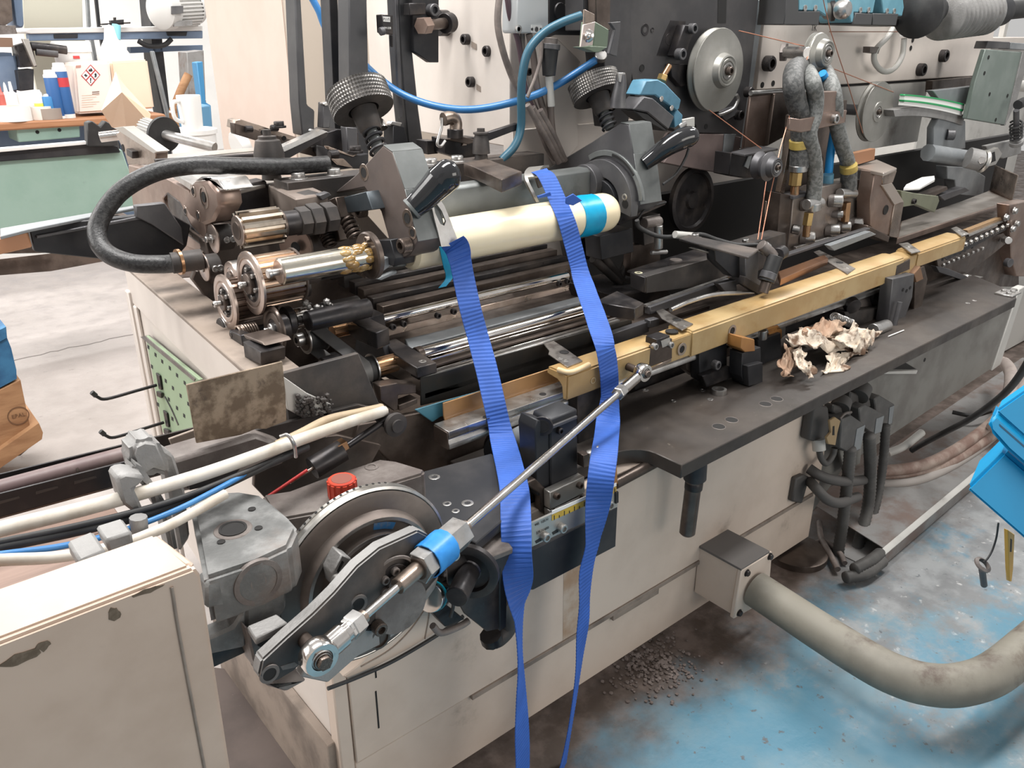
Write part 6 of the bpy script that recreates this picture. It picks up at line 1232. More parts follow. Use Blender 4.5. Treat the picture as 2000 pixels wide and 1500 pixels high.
gus = prism('gusset_plate', yp(1.77, (1083, 74), (1090, 76), (1135, 120), (1128, 140), (1130, 285), (1092, 330), (1075, 300)), (0, .02, 0), creamb, None, b=.003); tag(gus, 'white triangular gusset plate below the dark side panel', 'gusset')
bundle = 'cables hanging on the white housing'
def hcable(label, pts, r, m, nm='hanging_cable'): o = tube(nm, pts, r, m, None, 10, 8); tag(o, label, 'cable', bundle); return o
hcable('grey brown cable curving from the top left to the bundle', yp(1.74, (978, -30), (972, 40), (980, 90), (996, 140), (1015, 180), (1045, 230), (1070, 290), (1085, 310)), .009, cabled)
hcable('purple brown cable running straight down into the bundle', yp(1.75, (988, -30), (996, 30), (1012, 80), (1020, 130), (1028, 180), (1055, 245), (1085, 310)), .0075, mat('purple cable', (.10, .06, .075), .5))
hcable('pale cable from under the junction box', yp(1.75, (1020, 66), (1021, 120), (1030, 170), (1050, 220), (1075, 265), (1095, 312)), .007, cabled)
hcable('brown cable beside the pale one under the junction box', yp(1.73, (1033, 66), (1042, 110), (1048, 165), (1062, 215), (1080, 260), (1092, 310)), .009, mat('brown cable', (.17, .135, .12), .55))
hcable('thin looped cable under the junction box', yp(1.70, (1058, 80), (1056, 115), (1046, 150), (1036, 175), (1030, 190)), .005, cabled)
hcable('bundle cable ending behind the right clamp', yp(1.72, (1075, 180), (1076, 230), (1082, 280), (1092, 315)), .010, MATS['brown cable'])
for k, (a, b) in enumerate((((1030, 205), (1092, 318)), ((1040, 210), (1098, 315)), ((1055, 215), (1104, 314)))): hcable(('leftmost', 'middle', 'rightmost')[k]+' of the three grey brown cables fanning down towards the right clamp', yp(1.70, a, ((a[0]+b[0])/2+2, (a[1]+b[1])/2), b), .0085, cabled)
cn = thing('cable_connector', 'black ribbed cable connector hanging below the junction box', 'connector', Y1(1.70, 1070, 170)); cyl('plug', Y1(1.70, 1074, 88), Y1(1.70, 1072, 148), .024, rubber, r2=.017); cyl('collar', Y1(1.70, 1075, 86), Y1(1.70, 1074, 97), .026, gun); cyl('nut', Y1(1.70, 1076, 74), Y1(1.70, 1075, 88), .018, castd); cyl('pale_sleeve', Y1(1.70, 1072, 148), Y1(1.70, 1077, 208), .010, greyw)
hcable('bright blue air hose sagging across the white housing to the plunger switch', [Y1(2.3, 600, -20), Y1(2.28, 622, 20), Y1(2.26, 640, 60), Y1(2.15, 690, 105), Y1(2.05, 740, 152), Y1(1.97, 790, 186), Y1(1.90, 850, 207), Y1(1.82, 920, 214), Y1(1.75, 1000, 200), Y1(1.70, 1080, 170), Y1(1.64, 1172, 112)], .0098, cableb, 'blue_air_hose'); 
cyl('hose_fitting', Y1(1.64, 1172, 114), Y1(1.63, 1174, 106), .016, satin, None); tag(bpy.data.objects['hose_fitting'], 'bright fitting where the blue air hose meets the switch bracket', 'fitting')
hcable('dull teal hose arching from the switch down behind the roller bed', [Y1(1.62, 1135, 30), Y1(1.64, 1095, 45), Y1(1.66, 1060, 66), Y1(1.67, 1032, 100), Y1(1.68, 1020, 150), Y1(1.69, 1018, 200), Y1(1.70, 1017, 250), Y1(1.70, 1005, 285), Y1(1.71, 980, 312)], .0108, mat('teal hose', (.035, .115, .17), .4), 'teal_hose')

o = text('scratched_letters', 'JER  O', Y1(1.1635, 1172, 738), .022, -EX, -EZ, mat('pale scratch', (.55, .42, .24), .6), bs)
# ================================================================ black posts and rear frame, upper left
YP = 2.02
def post(label, front, dep, light, y=YP, extra=()):
    t = thing('frame_post', label, 'post', Y1(y, *front[-1])); ybox('post_body', front, y, dep, postm, b=.003)
    if light: ybox('lit_edge', light, y-.002, .012, gun, b=.001)  # paler strip: light from the left on the post's side, put into the colour
    for f in extra: f()
    return t
post('leftmost black steel upright post with a flared foot', ((570, -160), (579, -160), (600, 205), (615, 216), (614, 258), (592, 266), (590, 262), (584, 200)), .055, None)
post('middle black steel upright post directly behind the left knurled knob', ((680, -160), (714, -160), (722, 250), (720, 330), (690, 330), (683, 200)), .06, None)
ybox('side_plate', ((636, -160), (652, -160), (668, 180), (668, 260), (655, 260)), YP+.10, .05, blacks)
post('black steel upright post with the bronze coupling bracket', ((772, -160), (800, -160), (806, 100), (818, 215), (830, 300), (826, 308), (800, 300), (790, 200), (783, 100)), .06, ((766, -160), (772, -160), (787, 225), (782, 232), (780, 225)), 2.0)
ybox('mount_plate', ((801, -160), (858, -160), (857, 122), (840, 122), (808, 100)), 1.97, .02, blacks); ybox('mount_block', ((800, 6), (832, 6), (832, 28), (800, 30)), 1.95, .03, black); screw(Y1(1.965, 843, 20), NY, .016, 'socket', gun)
ybox('tab', ((765, 236), (786, 240), (782, 248), (762, 243)), 1.98, .02, satin); ybox('foot_block', ((768, 245), (790, 248), (800, 290), (790, 320), (768, 318)), 1.98, .05, blacks)
bcp = cyl('bronze_coupling', Y1(1.93, 826, 50), Y1(1.98, 872, 45), .014, dsteel, None); tag(bcp, 'bronze brown hex coupling between the post bracket and the housing', 'coupling'); CUR[0] = bcp; cyl('hex_nut', Y1(1.928, 822, 51), Y1(1.94, 836, 49), .022, brown, seg=6); cyl('collar', Y1(1.975, 868, 46), Y1(1.985, 880, 44), .026, black)
ssw = thing('sensor_switch', 'small black sensor with a white printed label on the post edge', 'sensor', Y1(1.97, 757, 45)); ybox('body', ((746, 28), (768, 30), (768, 68), (748, 64)), 1.97, .03, black); ybox('print', ((748, 32), (762, 33), (762, 43), (749, 42)), 1.969, .001, white, b=0); text('printed_word', 'PLUS', Y1(1.9675, 755, 37.5), .009, EX, EZ, ink); text('printed_word', 'SM 038', Y1(1.9675, 757, 55), .007, EX, EZ, inkw); cyl('plug', Y1(1.96, 742, 62), Y1(1.96, 750, 60), .010, gun); ybox('tail', ((764, 68), (768, 68), (768, 92), (765, 92)), 1.98, .01, black)
fr = thing('feeder_rack', 'black rear feeder frame with rails, clamp levers and hex bolts', 'frame', Y1(1.85, 650, 340))
ybox('rail_top', ((460, 235), (470, 233), (600, 275), (600, 288), (560, 282), (458, 250)), 2.05, .05, steel, b=.001); ybox('rail_side', ((458, 240), (575, 275), (640, 300), (640, 312), (560, 292), (460, 262)), 2.04, .03, dsteel, b=.001)
for p in ((485, 252), (535, 250)): cyl('bolt', Y1(2.03, p[0]-6, p[1]), Y1(2.03, p[0]+8, p[1]), .008, black)
screw(Y1(2.03, 545, 246), EZ, .014, 'hex', black)
for p in ((514, 258), (555, 270)): hole(Y1(2.039, *p), NY, .006)
ybox('cross_box', ((630, 262), (660, 252), (700, 258), (702, 310), (650, 318), (632, 300)), 1.98, .10, black); ybox('box_edge', ((608, 252), (640, 258), (636, 262), (606, 255)), 1.97, .01, satin, b=0)
ybox('clamp_arm', ((545, 292), (630, 255), (642, 260), (640, 268), (560, 312), (548, 310)), 1.90, .025, black); ybox('clamp_arm_edge', ((545, 290), (628, 253), (640, 257), (556, 296)), 1.899, .028, satin, b=0)
ybox('lower_box', ((640, 288), (690, 305), (720, 300), (720, 325), (660, 332), (640, 318)), 1.86, .06, blacks); ybox('flat_link', ((640, 285), (688, 303), (700, 300), (690, 307), (642, 292)), 1.855, .02, steel, b=.001); screw(Y1(1.85, 694, 295), EZ, .016, 'hex', black); cyl('bolt', Y1(1.85, 643, 302), Y1(1.85, 660, 300), .010, black); ybox('brown_link', ((648, 310), (672, 310), (690, 328), (660, 322)), 1.84, .01, steel, b=.001)
ybox('block_side', ((676, 248), (698, 250), (700, 300), (680, 300)), 1.93, .03, gun, b=.002); ybox('pale_tab', ((632, 200), (648, 203), (644, 250), (630, 250)), 2.0, .03, gun); ybox('tab_top', ((630, 202), (640, 198), (648, 203), (636, 208)), 1.995, .02, satin)
# left clamp lever (small pivot post)
lv1 = thing('clamp_lever', 'dark clamp lever on a tapered post above the left block', 'lever', Y1(1.80, 535, 350))
lathe('post', Y1(1.80, 531, 350), EZ, [(0, .0), (0, .022), (.020, .020), (.021, .032), (.055, .034), (.085, .027), (.088, .020), (.094, .020), (.096, .009), (.108, .009), (.108, 0)], dusty, seg=28)
lv2 = thing('clamp_lever', 'dark clamp lever on a post behind the cross bar pointing right', 'lever', Y1(1.72, 940, 310))
lathe('post', Y1(1.72, 940, 312), EZ, [(0, 0), (0, .018), (.015, .016), (.016, .023), (.045, .021), (.062, .016), (.064, .020), (.068, .02), (.07, .01), (.078, .01), (.078, 0)], dusty, seg=24); ybox('lever_arm', ((945, 262), (1012, 240), (1020, 244), (1022, 252), (1000, 258), (948, 278)), 1.71, .016, black, b=.002)
oil = thing('elbow_fitting', 'brownish steel elbow fitting on the rear frame by the right post', 'fitting', Y1(1.80, 880, 260)); tube('elbow', yp(1.80, (866, 233), (880, 230), (890, 238), (890, 258)), .017, steel); cyl('base', Y1(1.80, 889, 252), Y1(1.80, 889, 270), .021, black); tube('lever_loop', yp(1.79, (863, 230), (862, 250), (854, 280), (862, 285), (870, 275)), .004, satin); ybox('cup', ((833, 275), (855, 275), (856, 300), (836, 302)), 1.85, .05, black)
ybox('base_block', ((868, 270), (935, 268), (945, 310), (930, 318), (870, 300)), 1.80, .06, black); ybox('clip', ((905, 278), (912, 276), (912, 284), (903, 285)), 1.795, .01, steel, b=.001); ybox('top_plate', ((868, 272), (900, 266), (940, 275), (915, 282)), 1.79, .05, dsteel)
# rear clamp beam (flat top bar behind the left clamp) and bolts
rcb = thing('rear_beam', 'long dark flat beam with hex bolts behind the clamps', 'beam', Y1(1.75, 750, 340))
zr_ = Y1(1.78, 560, 345).z
a0, a1 = Y1(1.74, 545, 352), Y1(1.74, 880, 318)
box('beam', (a0.x, 1.70, a0.z-.05), (a0.x+.75, 1.77, a0.z), dusty, b=.002)
for p in ((582, 340), (651, 328), (842, 318), (893, 312)):
    c = Y1(1.735, *p); c.z = a0.z; screw(c, EZ, .017, 'hex', satin)
prism('chamfer_block', zp(a0.z+.006, (905, 318), (950, 310), (1020, 335), (980, 350), (925, 325)), (0, 0, -.03), dsteel, b=.002); 
# left block: carriage block with slot
cbk2 = thing('carriage_block', 'brown steel carriage block with a split slot under the left clamp lever', 'block', Y1(1.70, 550, 400))
zk = Y1(1.70, 540, 375).z
zbox('block_top', ((503, 353), (540, 340), (560, 343), (640, 378), (577, 388), (536, 367), (525, 362)), zk, .06, mat('dull brown block', (.22, .18, .155), .5, .3, (.3, .25, .22), 8), b=.003)

ybox('front_bits', ((585, 385), (625, 375), (640, 395), (630, 415), (590, 420)), 1.62, .05, dusty, b=.004); ybox('chip', ((588, 398), (596, 392), (604, 394), (608, 405), (590, 408)), 1.61, .01, gun); ybox('chip', ((622, 382), (642, 375), (648, 382), (630, 392)), 1.6, .02, gun)

# ================================================================ side frame plate, boss block, flat rails, tray, hose
sf = thing('side_bracket', 'brown steel side frame arm with bolt holes at the left rear', 'frame', X1(.68, 400, 480))
xf = .70
xbox('upper_arm', ((226, 262), (240, 252), (304, 297), (304, 320), (292, 322), (250, 322), (244, 300)), X1(.66, 260, 300).x, .03, steel, b=.002)
xbox('bevel_edge', ((222, 250), (240, 247), (308, 296), (300, 300)), .652, .03, alu, b=.001)
for p in ((231, 283), (240, 289)): hole(X1(.659, *p), NX, .010)
xbox('arm_bolt', ((246, 290), (258, 296), (258, 310), (248, 304)), .645, .02, black)
xbox('side_plate', ((250, 322), (300, 335), (368, 372), (400, 440), (408, 500), (355, 478), (340, 440), (326, 378), (318, 388), (330, 430), (262, 420)), .62, .025, brown, b=.002)
xbox('dark_window', ((326, 376), (350, 395), (372, 440), (410, 480), (410, 492), (345, 445), (328, 400)), .618, .02, black, b=.001)
xbox('frame_rim', ((330, 342), (336, 338), (380, 362), (372, 372)), .612, .03, satin, b=.001); xbox('brace', ((345, 440), (350, 436), (412, 478), (408, 490)), .612, .02, steel, b=.001)
xbox('lower_brown', ((255, 425), (330, 432), (400, 500), (405, 540), (330, 545), (245, 500)), .632, .02, brown, b=.002)
bsb = thing('boss_block', 'brown rounded bearing block with two bores at the left rear', 'block', X1(.72, 400, 430))
xbox('block_face', ((375, 355), (405, 352), (424, 375), (428, 405), (415, 432), (395, 440), (372, 425), (358, 400)), .595, .05, brown, b=.006)
xbox('rim', ((378, 354), (412, 350), (430, 375), (440, 372), (425, 348), (392, 345)), .60, .06, satin, b=.003)
for p, r_ in (((398, 385), .018), ((377, 373), .010), ((362, 412), .009), ((387, 422), .009)): c = X1(.5945, *p); lathe('bore_ring', c, NX, [(0, r_*1.3), (.001, r_*1.25), (.001, r_)], steel, seg=22); hole(c+NX*.0005, NX, r_*.6)
ybox('body', ((425, 372), (520, 352), (540, 430), (440, 470), (400, 470), (425, 430)), 1.80, .05, black, b=.003)
ybox('dark_lower', ((400, 470), (660, 420), (660, 520), (420, 560)), 1.74, .04, dsteel, b=.003); lathe('disc_plate', Y1(1.67, 580, 480), V((-.9, -.4, 0)), [(0, .0), (0, .045), (.006, .045), (.006, 0)], brown); hole(Y1(1.655, 577, 483), V((-.9, -.4, 0)), .012)
fra = thing('flat_rails', 'flat pale edged guide rails running back from the boss block', 'rail', Y1(1.85, 450, 370))
for pts, m in ((((424, 362), (450, 352), (505, 350), (505, 360), (440, 372)), satin), (((440, 368), (520, 350), (560, 345), (560, 350), (450, 376)), alu), (((304, 303), (520, 286), (525, 292), (308, 310)), alu), (((308, 312), (525, 295), (525, 300), (312, 318)), satin), (((375, 352), (420, 345), (422, 350), (390, 358)), alu)): zbox('rail', pts, Y1(1.85, 450, 360).z, .008, m, b=.001)
ybox('dark_web', ((305, 312), (545, 298), (545, 312), (310, 325)), 1.95, .02, black)
ht = thing('hydraulic_hose', 'thick black hose looping out to the left over the cream cabinet', 'hose', Y1(1.78, 250, 520))
tube('hose', [Y1(1.75, 640, 320), Y1(1.75, 560, 325), Y1(1.75, 450, 324), Y1(1.76, 370, 324), Y1(1.77, 300, 338), Y1(1.78, 235, 375), Y1(1.78, 195, 430), Y1(1.76, 192, 470), Y1(1.73, 215, 498), Y1(1.70, 260, 514), Y1(1.68, 320, 516), Y1(1.66, 350, 512)], .0185, mat('black rubber hose', (.014, .014, .015), .34, 0, (.032, .032, .033), 140, .45, .55, .5, 260), n=10, seg=16)
tube('end_ferrule', [Y1(1.66, 335, 514), Y1(1.65, 395, 506)], .021, dusty); lathe('ferrule_ring', Y1(1.66, 347, 512), EX, [(0, .02), (0, .026), (.006, .026), (.006, .02)], bronze)
tr = thing('infeed_tray', 'long black infeed tray with an orange brown plastic end at the left rear', 'tray', Y1(1.9, 150, 500))
ybox('front_wall', ((58, 452), (150, 432), (330, 415), (372, 440), (365, 480), (330, 520), (68, 492)), 1.86, .02, blacks, b=.002); ybox('side_return', ((265, 402), (322, 396), (355, 445), (360, 480), (300, 440), (268, 425)), 1.84, .02, gun, b=.002); zbox('top_flange', ((0, 462), (55, 448), (265, 405), (268, 400), (0, 446)), Y1(1.86, 150, 428).z, .006, greyp, b=.001); ybox('inner_rib', ((72, 460), (290, 420), (290, 426), (72, 466)), 1.85, .012, gun, b=.001); ybox('orange_end', ((-40, 475), (54, 452), (64, 483), (-40, 507)), 1.84, .03, mat('orange brown plastic', (.48, .24, .13), .4), b=.003)
CUR[0] = sf; ra_, rb_2, rc_ = Y1(2.95, 285, 250), Y1(2.85, 318, 262), Y1(2.7, 420, 288)
gear('ribbed_drum', ra_, rb_2, .034, 22, .004, mat('grey ribbed plastic', (.45, .44, .42), .5)); lathe('disc', rb_2, rb_2-ra_, [(-.004, 0), (-.004, .05), (0, .056), (.012, .056), (.012, 0)], rubber); cyl('rod', rb_2, rc_, .016, satin); cyl('stub', Y1(3.0, 195, 268), Y1(2.98, 235, 263), .017, chrome)
cyl('white_drum', Y1(2.6, 462, 290), Y1(2.6, 480, 284), .05, white, fr)
# ================================================================ background: bench, green machine, conveyor
YB = 6.4
gm = thing('green_machine', 'pale green machine panel with a dark top rail across the left background', 'machine', Y1(4.4, 100, 530))
ybox('panel', ((-120, 318), (238, 292), (262, 360), (285, 408), (150, 432), (-120, 466)), 4.4, .06, green, b=.004); ybox('top_rail', ((-120, 305), (172, 278), (230, 285), (236, 298), (-120, 325)), 4.38, .05, blacks, b=.004); ybox('white_lip', ((-120, 300), (172, 276), (172, 282), (-120, 308)), 4.36, .05, white, b=.002); ybox('bearing', ((170, 240), (180, 236), (196, 248), (206, 236), (228, 248), (232, 285), (172, 286)), 4.33, .06, rubber, b=.004); ybox('dark_base', ((-120, 466), (230, 420), (270, 430), (262, 500), (100, 530), (-120, 548)), 4.45, .3, dsteel, b=.004); ybox('white_skirt', ((-120, 500), (100, 495), (-120, 520)), 4.40, .02, white, b=.001)
bn = thing('work_bench', 'wooden workbench with a pale green drawer in the left background', 'bench', Y1(YB, 150, 300))
zbn = Y1(YB, 150, 232).z
e0, e1 = Y1(YB, -150, 250), Y1(YB, 322, 214)
box('bench_top', (e0.x-.2, YB, zbn-.05), (e1.x, YB+.9, zbn), bench, b=.01); ybox('drawer', ((30, 246), (155, 236), (157, 268), (36, 278)), YB+.05, .3, green, b=.006)
for p in ((73, 258), (116, 254)): screw(Y1(YB+.049, *p), NY, .012, 'flat', dark)
box('bench_leg', (e1.x-.12, YB+.05, 0), (e1.x-.06, YB+.11, zbn-.05), greyp); box('bench_leg', (e0.x, YB+.05, 0), (e0.x+.06, YB+.11, zbn-.05), greyp); box('shelf_panel', (e0.x, YB+.5, .1), (e1.x-.1, YB+.52, zbn-.05), slate)
def on_bench(px, py): c = Y1(YB+.1, px, py); c.z = zbn+.001; return c
def px2m(n, y=YB+.1): return n/FPX*(Y1(y, 100, 200)-CAM).dot(FW)
def can(name, label, cat, px, y0, y1, wpx, m, bands=(), cap=None, group=None):
    c = on_bench(px, y1); r = px2m(wpx)/2; h = px2m(y1-y0)*1.04; t = thing(name, label, cat, c, group); lathe('body', c, EZ, [(0, 0), (0, r*.95), (.006, r), (h-.008, r), (h, r*.9), (h, 0)], m, seg=24)
    for a, b, mm in bands: lathe('label_band', c+EZ*(h*a), EZ, [(0, r*.99), (0, r*1.015), (h*(b-a), r*1.015), (h*(b-a), r*.99)], mm, seg=24)
    if cap: lathe('cap', c+EZ*h, EZ, [(0, r*cap[1]), (px2m(cap[2]), r*cap[1]*.9), (px2m(cap[2])+.003, 0)], cap[0], seg=20)
    return t
def tape_roll(label, px, y0, y1, wpx, m): c = on_bench(px, y1); r = px2m(wpx)/2; h = px2m(y1-y0)*.8; t = thing('tape_roll', label, 'tape', c, 'tape rolls on the bench'); lathe('roll', c, EZ, [(0, r*.55), (0, r), (h, r), (h, r*.55)], m, seg=36, closed=True); lathe('core', c, EZ, [(0.002, r*.5), (0.002, r*.56), (h-.002, r*.56), (h-.002, r*.5)], card, seg=30, closed=True); return t
tape_roll('wide white tape roll at the left end of the bench', 28, 196, 230, 62, white)
tape_roll('grey brown tape roll in front of the blue tube', 95, 202, 227, 50, mat('grey brown tape', (.33, .27, .23), .5))
tape_roll('small pinkish white tape roll stacked behind the grey one', 78, 176, 206, 40, mat('pinkish white tape', (.8, .72, .66), .5))
for k, px in enumerate((-2, 10, 22, 33)):
    c = on_bench(px, 200)+V((0, .1, .0)); t = thing('glue_bottle', ('red capped', 'pink tipped', 'tall white', 'short white')[k]+' small bottle standing in the white tape roll', 'bottle', c, 'small bottles in the tape roll'); lathe('body', c, EZ, [(0, 0), (0, .03), (.16, .03), (.18, .012), (.22+.02*(k % 2), .008), (.24, 0)], white if k > 1 else mat('pink plastic %d' % k, (.5, .12, .1), .4), seg=14)
can('adhesive_tube', 'upright tube with orange and green label bands behind the tape', 'tube', 71, 130, 178, 17, white, ((.1, .35, mat('orange print', (.8, .3, .03), .5)), (.38, .6, mat('yellow print', (.75, .7, .1), .5)), (.02, .1, mat('green print', (.05, .45, .12), .5))), (white, .8, 4))
can('silicone_cartridge', 'blue and white cartridge with a white cap on the bench', 'cartridge', 112, 136, 214, 26, mat('deep blue print', (.03, .11, .30), .45), ((0, .06, white), (.93, 1.0, white)), (white, .9, 8), 'blue cartridges on the bench')
can('silicone_cartridge', 'blue and white cartridge with a red label beside the jerry can', 'cartridge', 133, 132, 222, 25, MATS['deep blue print'], ((0, .08, white), (.62, .80, mat('red print', (.55, .05, .06), .45)), (.92, 1.0, white)), (white, .9, 8), 'blue cartridges on the bench')
t = can('blue_box_can', 'small blue printed can with a white cap behind the tape rolls', 'can', 90, 142, 182, 24, mat('mid blue print', (.04, .2, .45), .45), ((.0, .2, white),), (white, .5, 4))
ck_ = thing('detergent_bottle', 'white curled plastic strip lying by the small blue can', 'bottle', on_bench(90, 180)); tube('strip', [on_bench(82, 190)+EZ*.10, on_bench(92, 190)+EZ*.14, on_bench(104, 190)+EZ*.08], .02, white)
jc = thing('jerry_can', 'white square chemical can with a red diamond hazard label', 'can', on_bench(220, 222)); yj = YB+.12
ybox('can_body', ((142, 124), (288, 120), (302, 212), (230, 216), (150, 222)), yj, .35, mat('off white can', (.82, .74, .67), .4), b=.02, seg=2) if False else None
CB_ = prism('can_body', yp(yj, (143, 124), (215, 120), (225, 218), (152, 223)), (.0, .30, 0), mat('off white can', (.84, .73, .66), .4), b=.015, seg=2)
prism('can_side', yp(yj+.02, (216, 120), (288, 116), (302, 212), (226, 217)), (0, .28, 0), mat('cream side can', (.86, .66, .50), .45), b=.012, seg=2)
CUR[0] = CB_
def diamond(cx, cy, r, y):
    q = lambda pts, m, yy, nm: prism(nm, yp(yy, *pts), (0, .001, 0), m, b=0)
    redm = mat('hazard red', (.50, .05, .05), .5)
    q([(cx, cy-r*1.06), (cx+r*.95, cy-1), (cx+1, cy+r*1.06), (cx-r*.95, cy+1)], redm, y-.002, 'hazard_border')
    for sx, sy in ((0, -1), (1, 0), (0, 1), (-1, 0)):
        x_, y_ = cx+sx*r*.47, cy+sy*r*.52; s = r*.40
        q([(x_, y_-s*1.06), (x_+s*.95, y_), (x_, y_+s*1.06), (x_-s*.95, y_)], white, y-.0035, 'hazard_field')
        if sy == 1: q([(x_-1.3, y_-5), (x_+1.3, y_-5), (x_+.8, y_+1.5), (x_-.8, y_+1.5)], ink, y-.005, 'exclamation'); q([(x_-1, y_+2.5), (x_+1, y_+2.5), (x_+1, y_+4.3), (x_-1, y_+4.3)], ink, y-.005, 'exclamation')
        elif sy == -1: q([(x_-4, y_+2), (x_-3, y_-2), (x_-.5, y_-.5), (x_, y_-4), (x_+2.5, y_-2), (x_+4, y_+2), (x_+1, y_+3.5), (x_-2, y_+3)], ink, y-.005, 'corrosion_symbol')
        elif sx == 1: q([(x_-1, y_-4), (x_+2, y_-3.5), (x_+2.5, y_), (x_+1.5, y_+4), (x_-2.5, y_+3.5), (x_-.5, y_+1), (x_-2, y_-.5)], ink, y-.005, 'health_symbol')
        else: q([(x_-4, y_), (x_, y_-3), (x_+1, y_-1), (x_+4, y_+1), (x_+1.5, y_+2), (x_, y_+4), (x_-1, y_+1.5)], ink, y-.005, 'fish_symbol')
diamond(177, 147, 20, yj)
text('print_lines', 'KLEBSTOFF', Y1(yj-.002, 160, 128), .03, EX, EZ, mat('brown print', (.3, .13, .08), .6)) if False else None
for k in range(6): prism('print_line', yp(yj-.002, (160, 186+k*4.5), (194-(k % 3)*6, 184+k*4.5), (194-(k % 3)*6, 185.2+k*4.5), (160, 187.2+k*4.5)), (0, .001, 0), card, b=0)
for k in range(2): prism('print_line', yp(yj-.002, (180, 179+k*4), (194, 178+k*4), (194, 180+k*4), (180, 181+k*4)), (0, .001, 0), mat('dark print %d' % k, (.25, .17, .14), .6), b=0)
prism('print_line', yp(yj-.002, (148, 128), (158, 127), (158, 132), (148, 133)), (0, .001, 0), mat('reddish print', (.5, .25, .2), .6), b=0)
CUR[0] = None
wb = thing('white_bucket', 'white lidded bucket standing behind the square chemical can', 'bucket', on_bench(166, 200)+V((.1, .5, 0))); c = on_bench(166, 200)+V((.1, .5, 0)); r = px2m(66)/2*1.08; h = px2m(140)
lathe('bucket_body', c, EZ, [(0, 0), (0, r*.9), (h*.85, r), (h*.85, r*1.06), (h*.98, r*1.06), (h, r), (h, 0)], white); prism('label', [c+V((x*r-.03, -r*1.02, z*h)) for x, z in ((.0, .76), (.35, .76), (.35, .80), (.0, .80))], (0, .004, 0), mat('red mark', (.6, .06, .06), .5), b=0)
sb2 = thing('spray_bottle', 'white cleaning bottle with a light blue cap behind the paper sheet', 'bottle', on_bench(232, 200)+V((.15, .45, 0))); c = on_bench(232, 200)+V((.15, .45, 0)); lathe('body', c, EZ, [(0, 0), (0, .11), (.38, .12), (.50, .05), (.58, .035), (.6, 0)], white); lathe('cap', c+V((.03, 0, .50)), V((.25, 0, 1)), [(0, .035), (.10, .03), (.105, 0)], mat('light blue cap', (.25, .6, .7), .4), seg=16)
ps = thing('paper_sheet', 'cream folded paper sheet draped on the end of the side frame', 'paper', Y1(3.0, 250, 255))
fan = yp(3.1, (226, 140), (250, 165), (292, 222), (284, 238), (252, 262), (225, 250), (192, 215), (208, 175)); mid = Y1(2.95, 238, 180)
bm = bmesh.new(); vs1 = [bm.verts.new(p+V((0, .05*math.sin(k*1.7), 0))) for k, p in enumerate(fan)]; cvx = bm.verts.new(mid)
for k in range(8): bm.faces.new((vs1[k], vs1[(k+1) % 8], cvx))
r2 = bmesh.ops.duplicate(bm, geom=bm.faces[:]+bm.verts[:]+bm.edges[:]); bmesh.ops.translate(bm, verts=[e for e in r2['geom'] if isinstance(e, bmesh.types.BMVert)], vec=(0, .0015, 0)); mk('sheet', bm, paper, ang=20)
cv = thing('conveyor_table', 'slate blue conveyor table edge with a white top strip in the left background', 'conveyor', Y1(7.6, 200, 90))
yv = 7.6
ybox('top_strip', ((40, 62), (60, 55), (396, 50), (396, 60), (60, 66)), yv-.02, .6, white, b=.005); ybox('blue_side', ((56, 66), (396, 60), (396, 75), (58, 80)), yv, .1, slate, b=.004); ybox('slot', ((105, 67), (152, 66), (152, 74), (106, 75)), yv-.01, .02, blacks); ybox('slot', ((325, 62), (366, 62), (364, 70), (328, 70)), yv-.01, .02, blacks); ybox('clamp', ((216, 40), (242, 38), (242, 48), (218, 50)), yv-.1, .05, blacks); ybox('clamp', ((200, 46), (255, 43), (255, 46), (200, 49)), yv-.1, .05, black); ybox('clamp', ((223, 34), (227, 34), (227, 42), (223, 42)), yv-.1, .03, black)
ybox('lower_rail', ((255, 92), (396, 88), (396, 98), (255, 104)), yv+.3, .1, slate); tube('hanging_cable', yp(yv, (270, 80), (290, 90), (320, 88), (335, 76)), .02, rubber)
mo = thing('electric_motor', 'pale grey finned electric motor on the blue conveyor table', 'motor', Y1(7.4, 350, 48)); m0, m1 = Y1(7.4, 318, 20), Y1(7.6, 392, 16); dm_ = m1-m0
lathe('fan_cover', m0, dm_, [(-.06, 0), (-.06, .1), (-.03, .145), (.06, .15), (.06, 0)], mat('pale motor grey', (.62, .61, .59), .5)); gear('finned_body', m0+dm_*.14, m0+dm_*.75, .14, 30, .02, MATS['pale motor grey'], duty=.5); lathe('end_bell', m0+dm_*.75, dm_, [(0, .13), (.05, .12), (.08, .06), (.12, .05), (.12, 0)], MATS['pale motor grey']); ybox('terminal_box', ((335, 12), (358, 11), (358, 26), (336, 28)), 7.25, .1, gun); ybox('foot', ((340, 42), (376, 40), (376, 50), (340, 52)), 7.3, .3, castl)
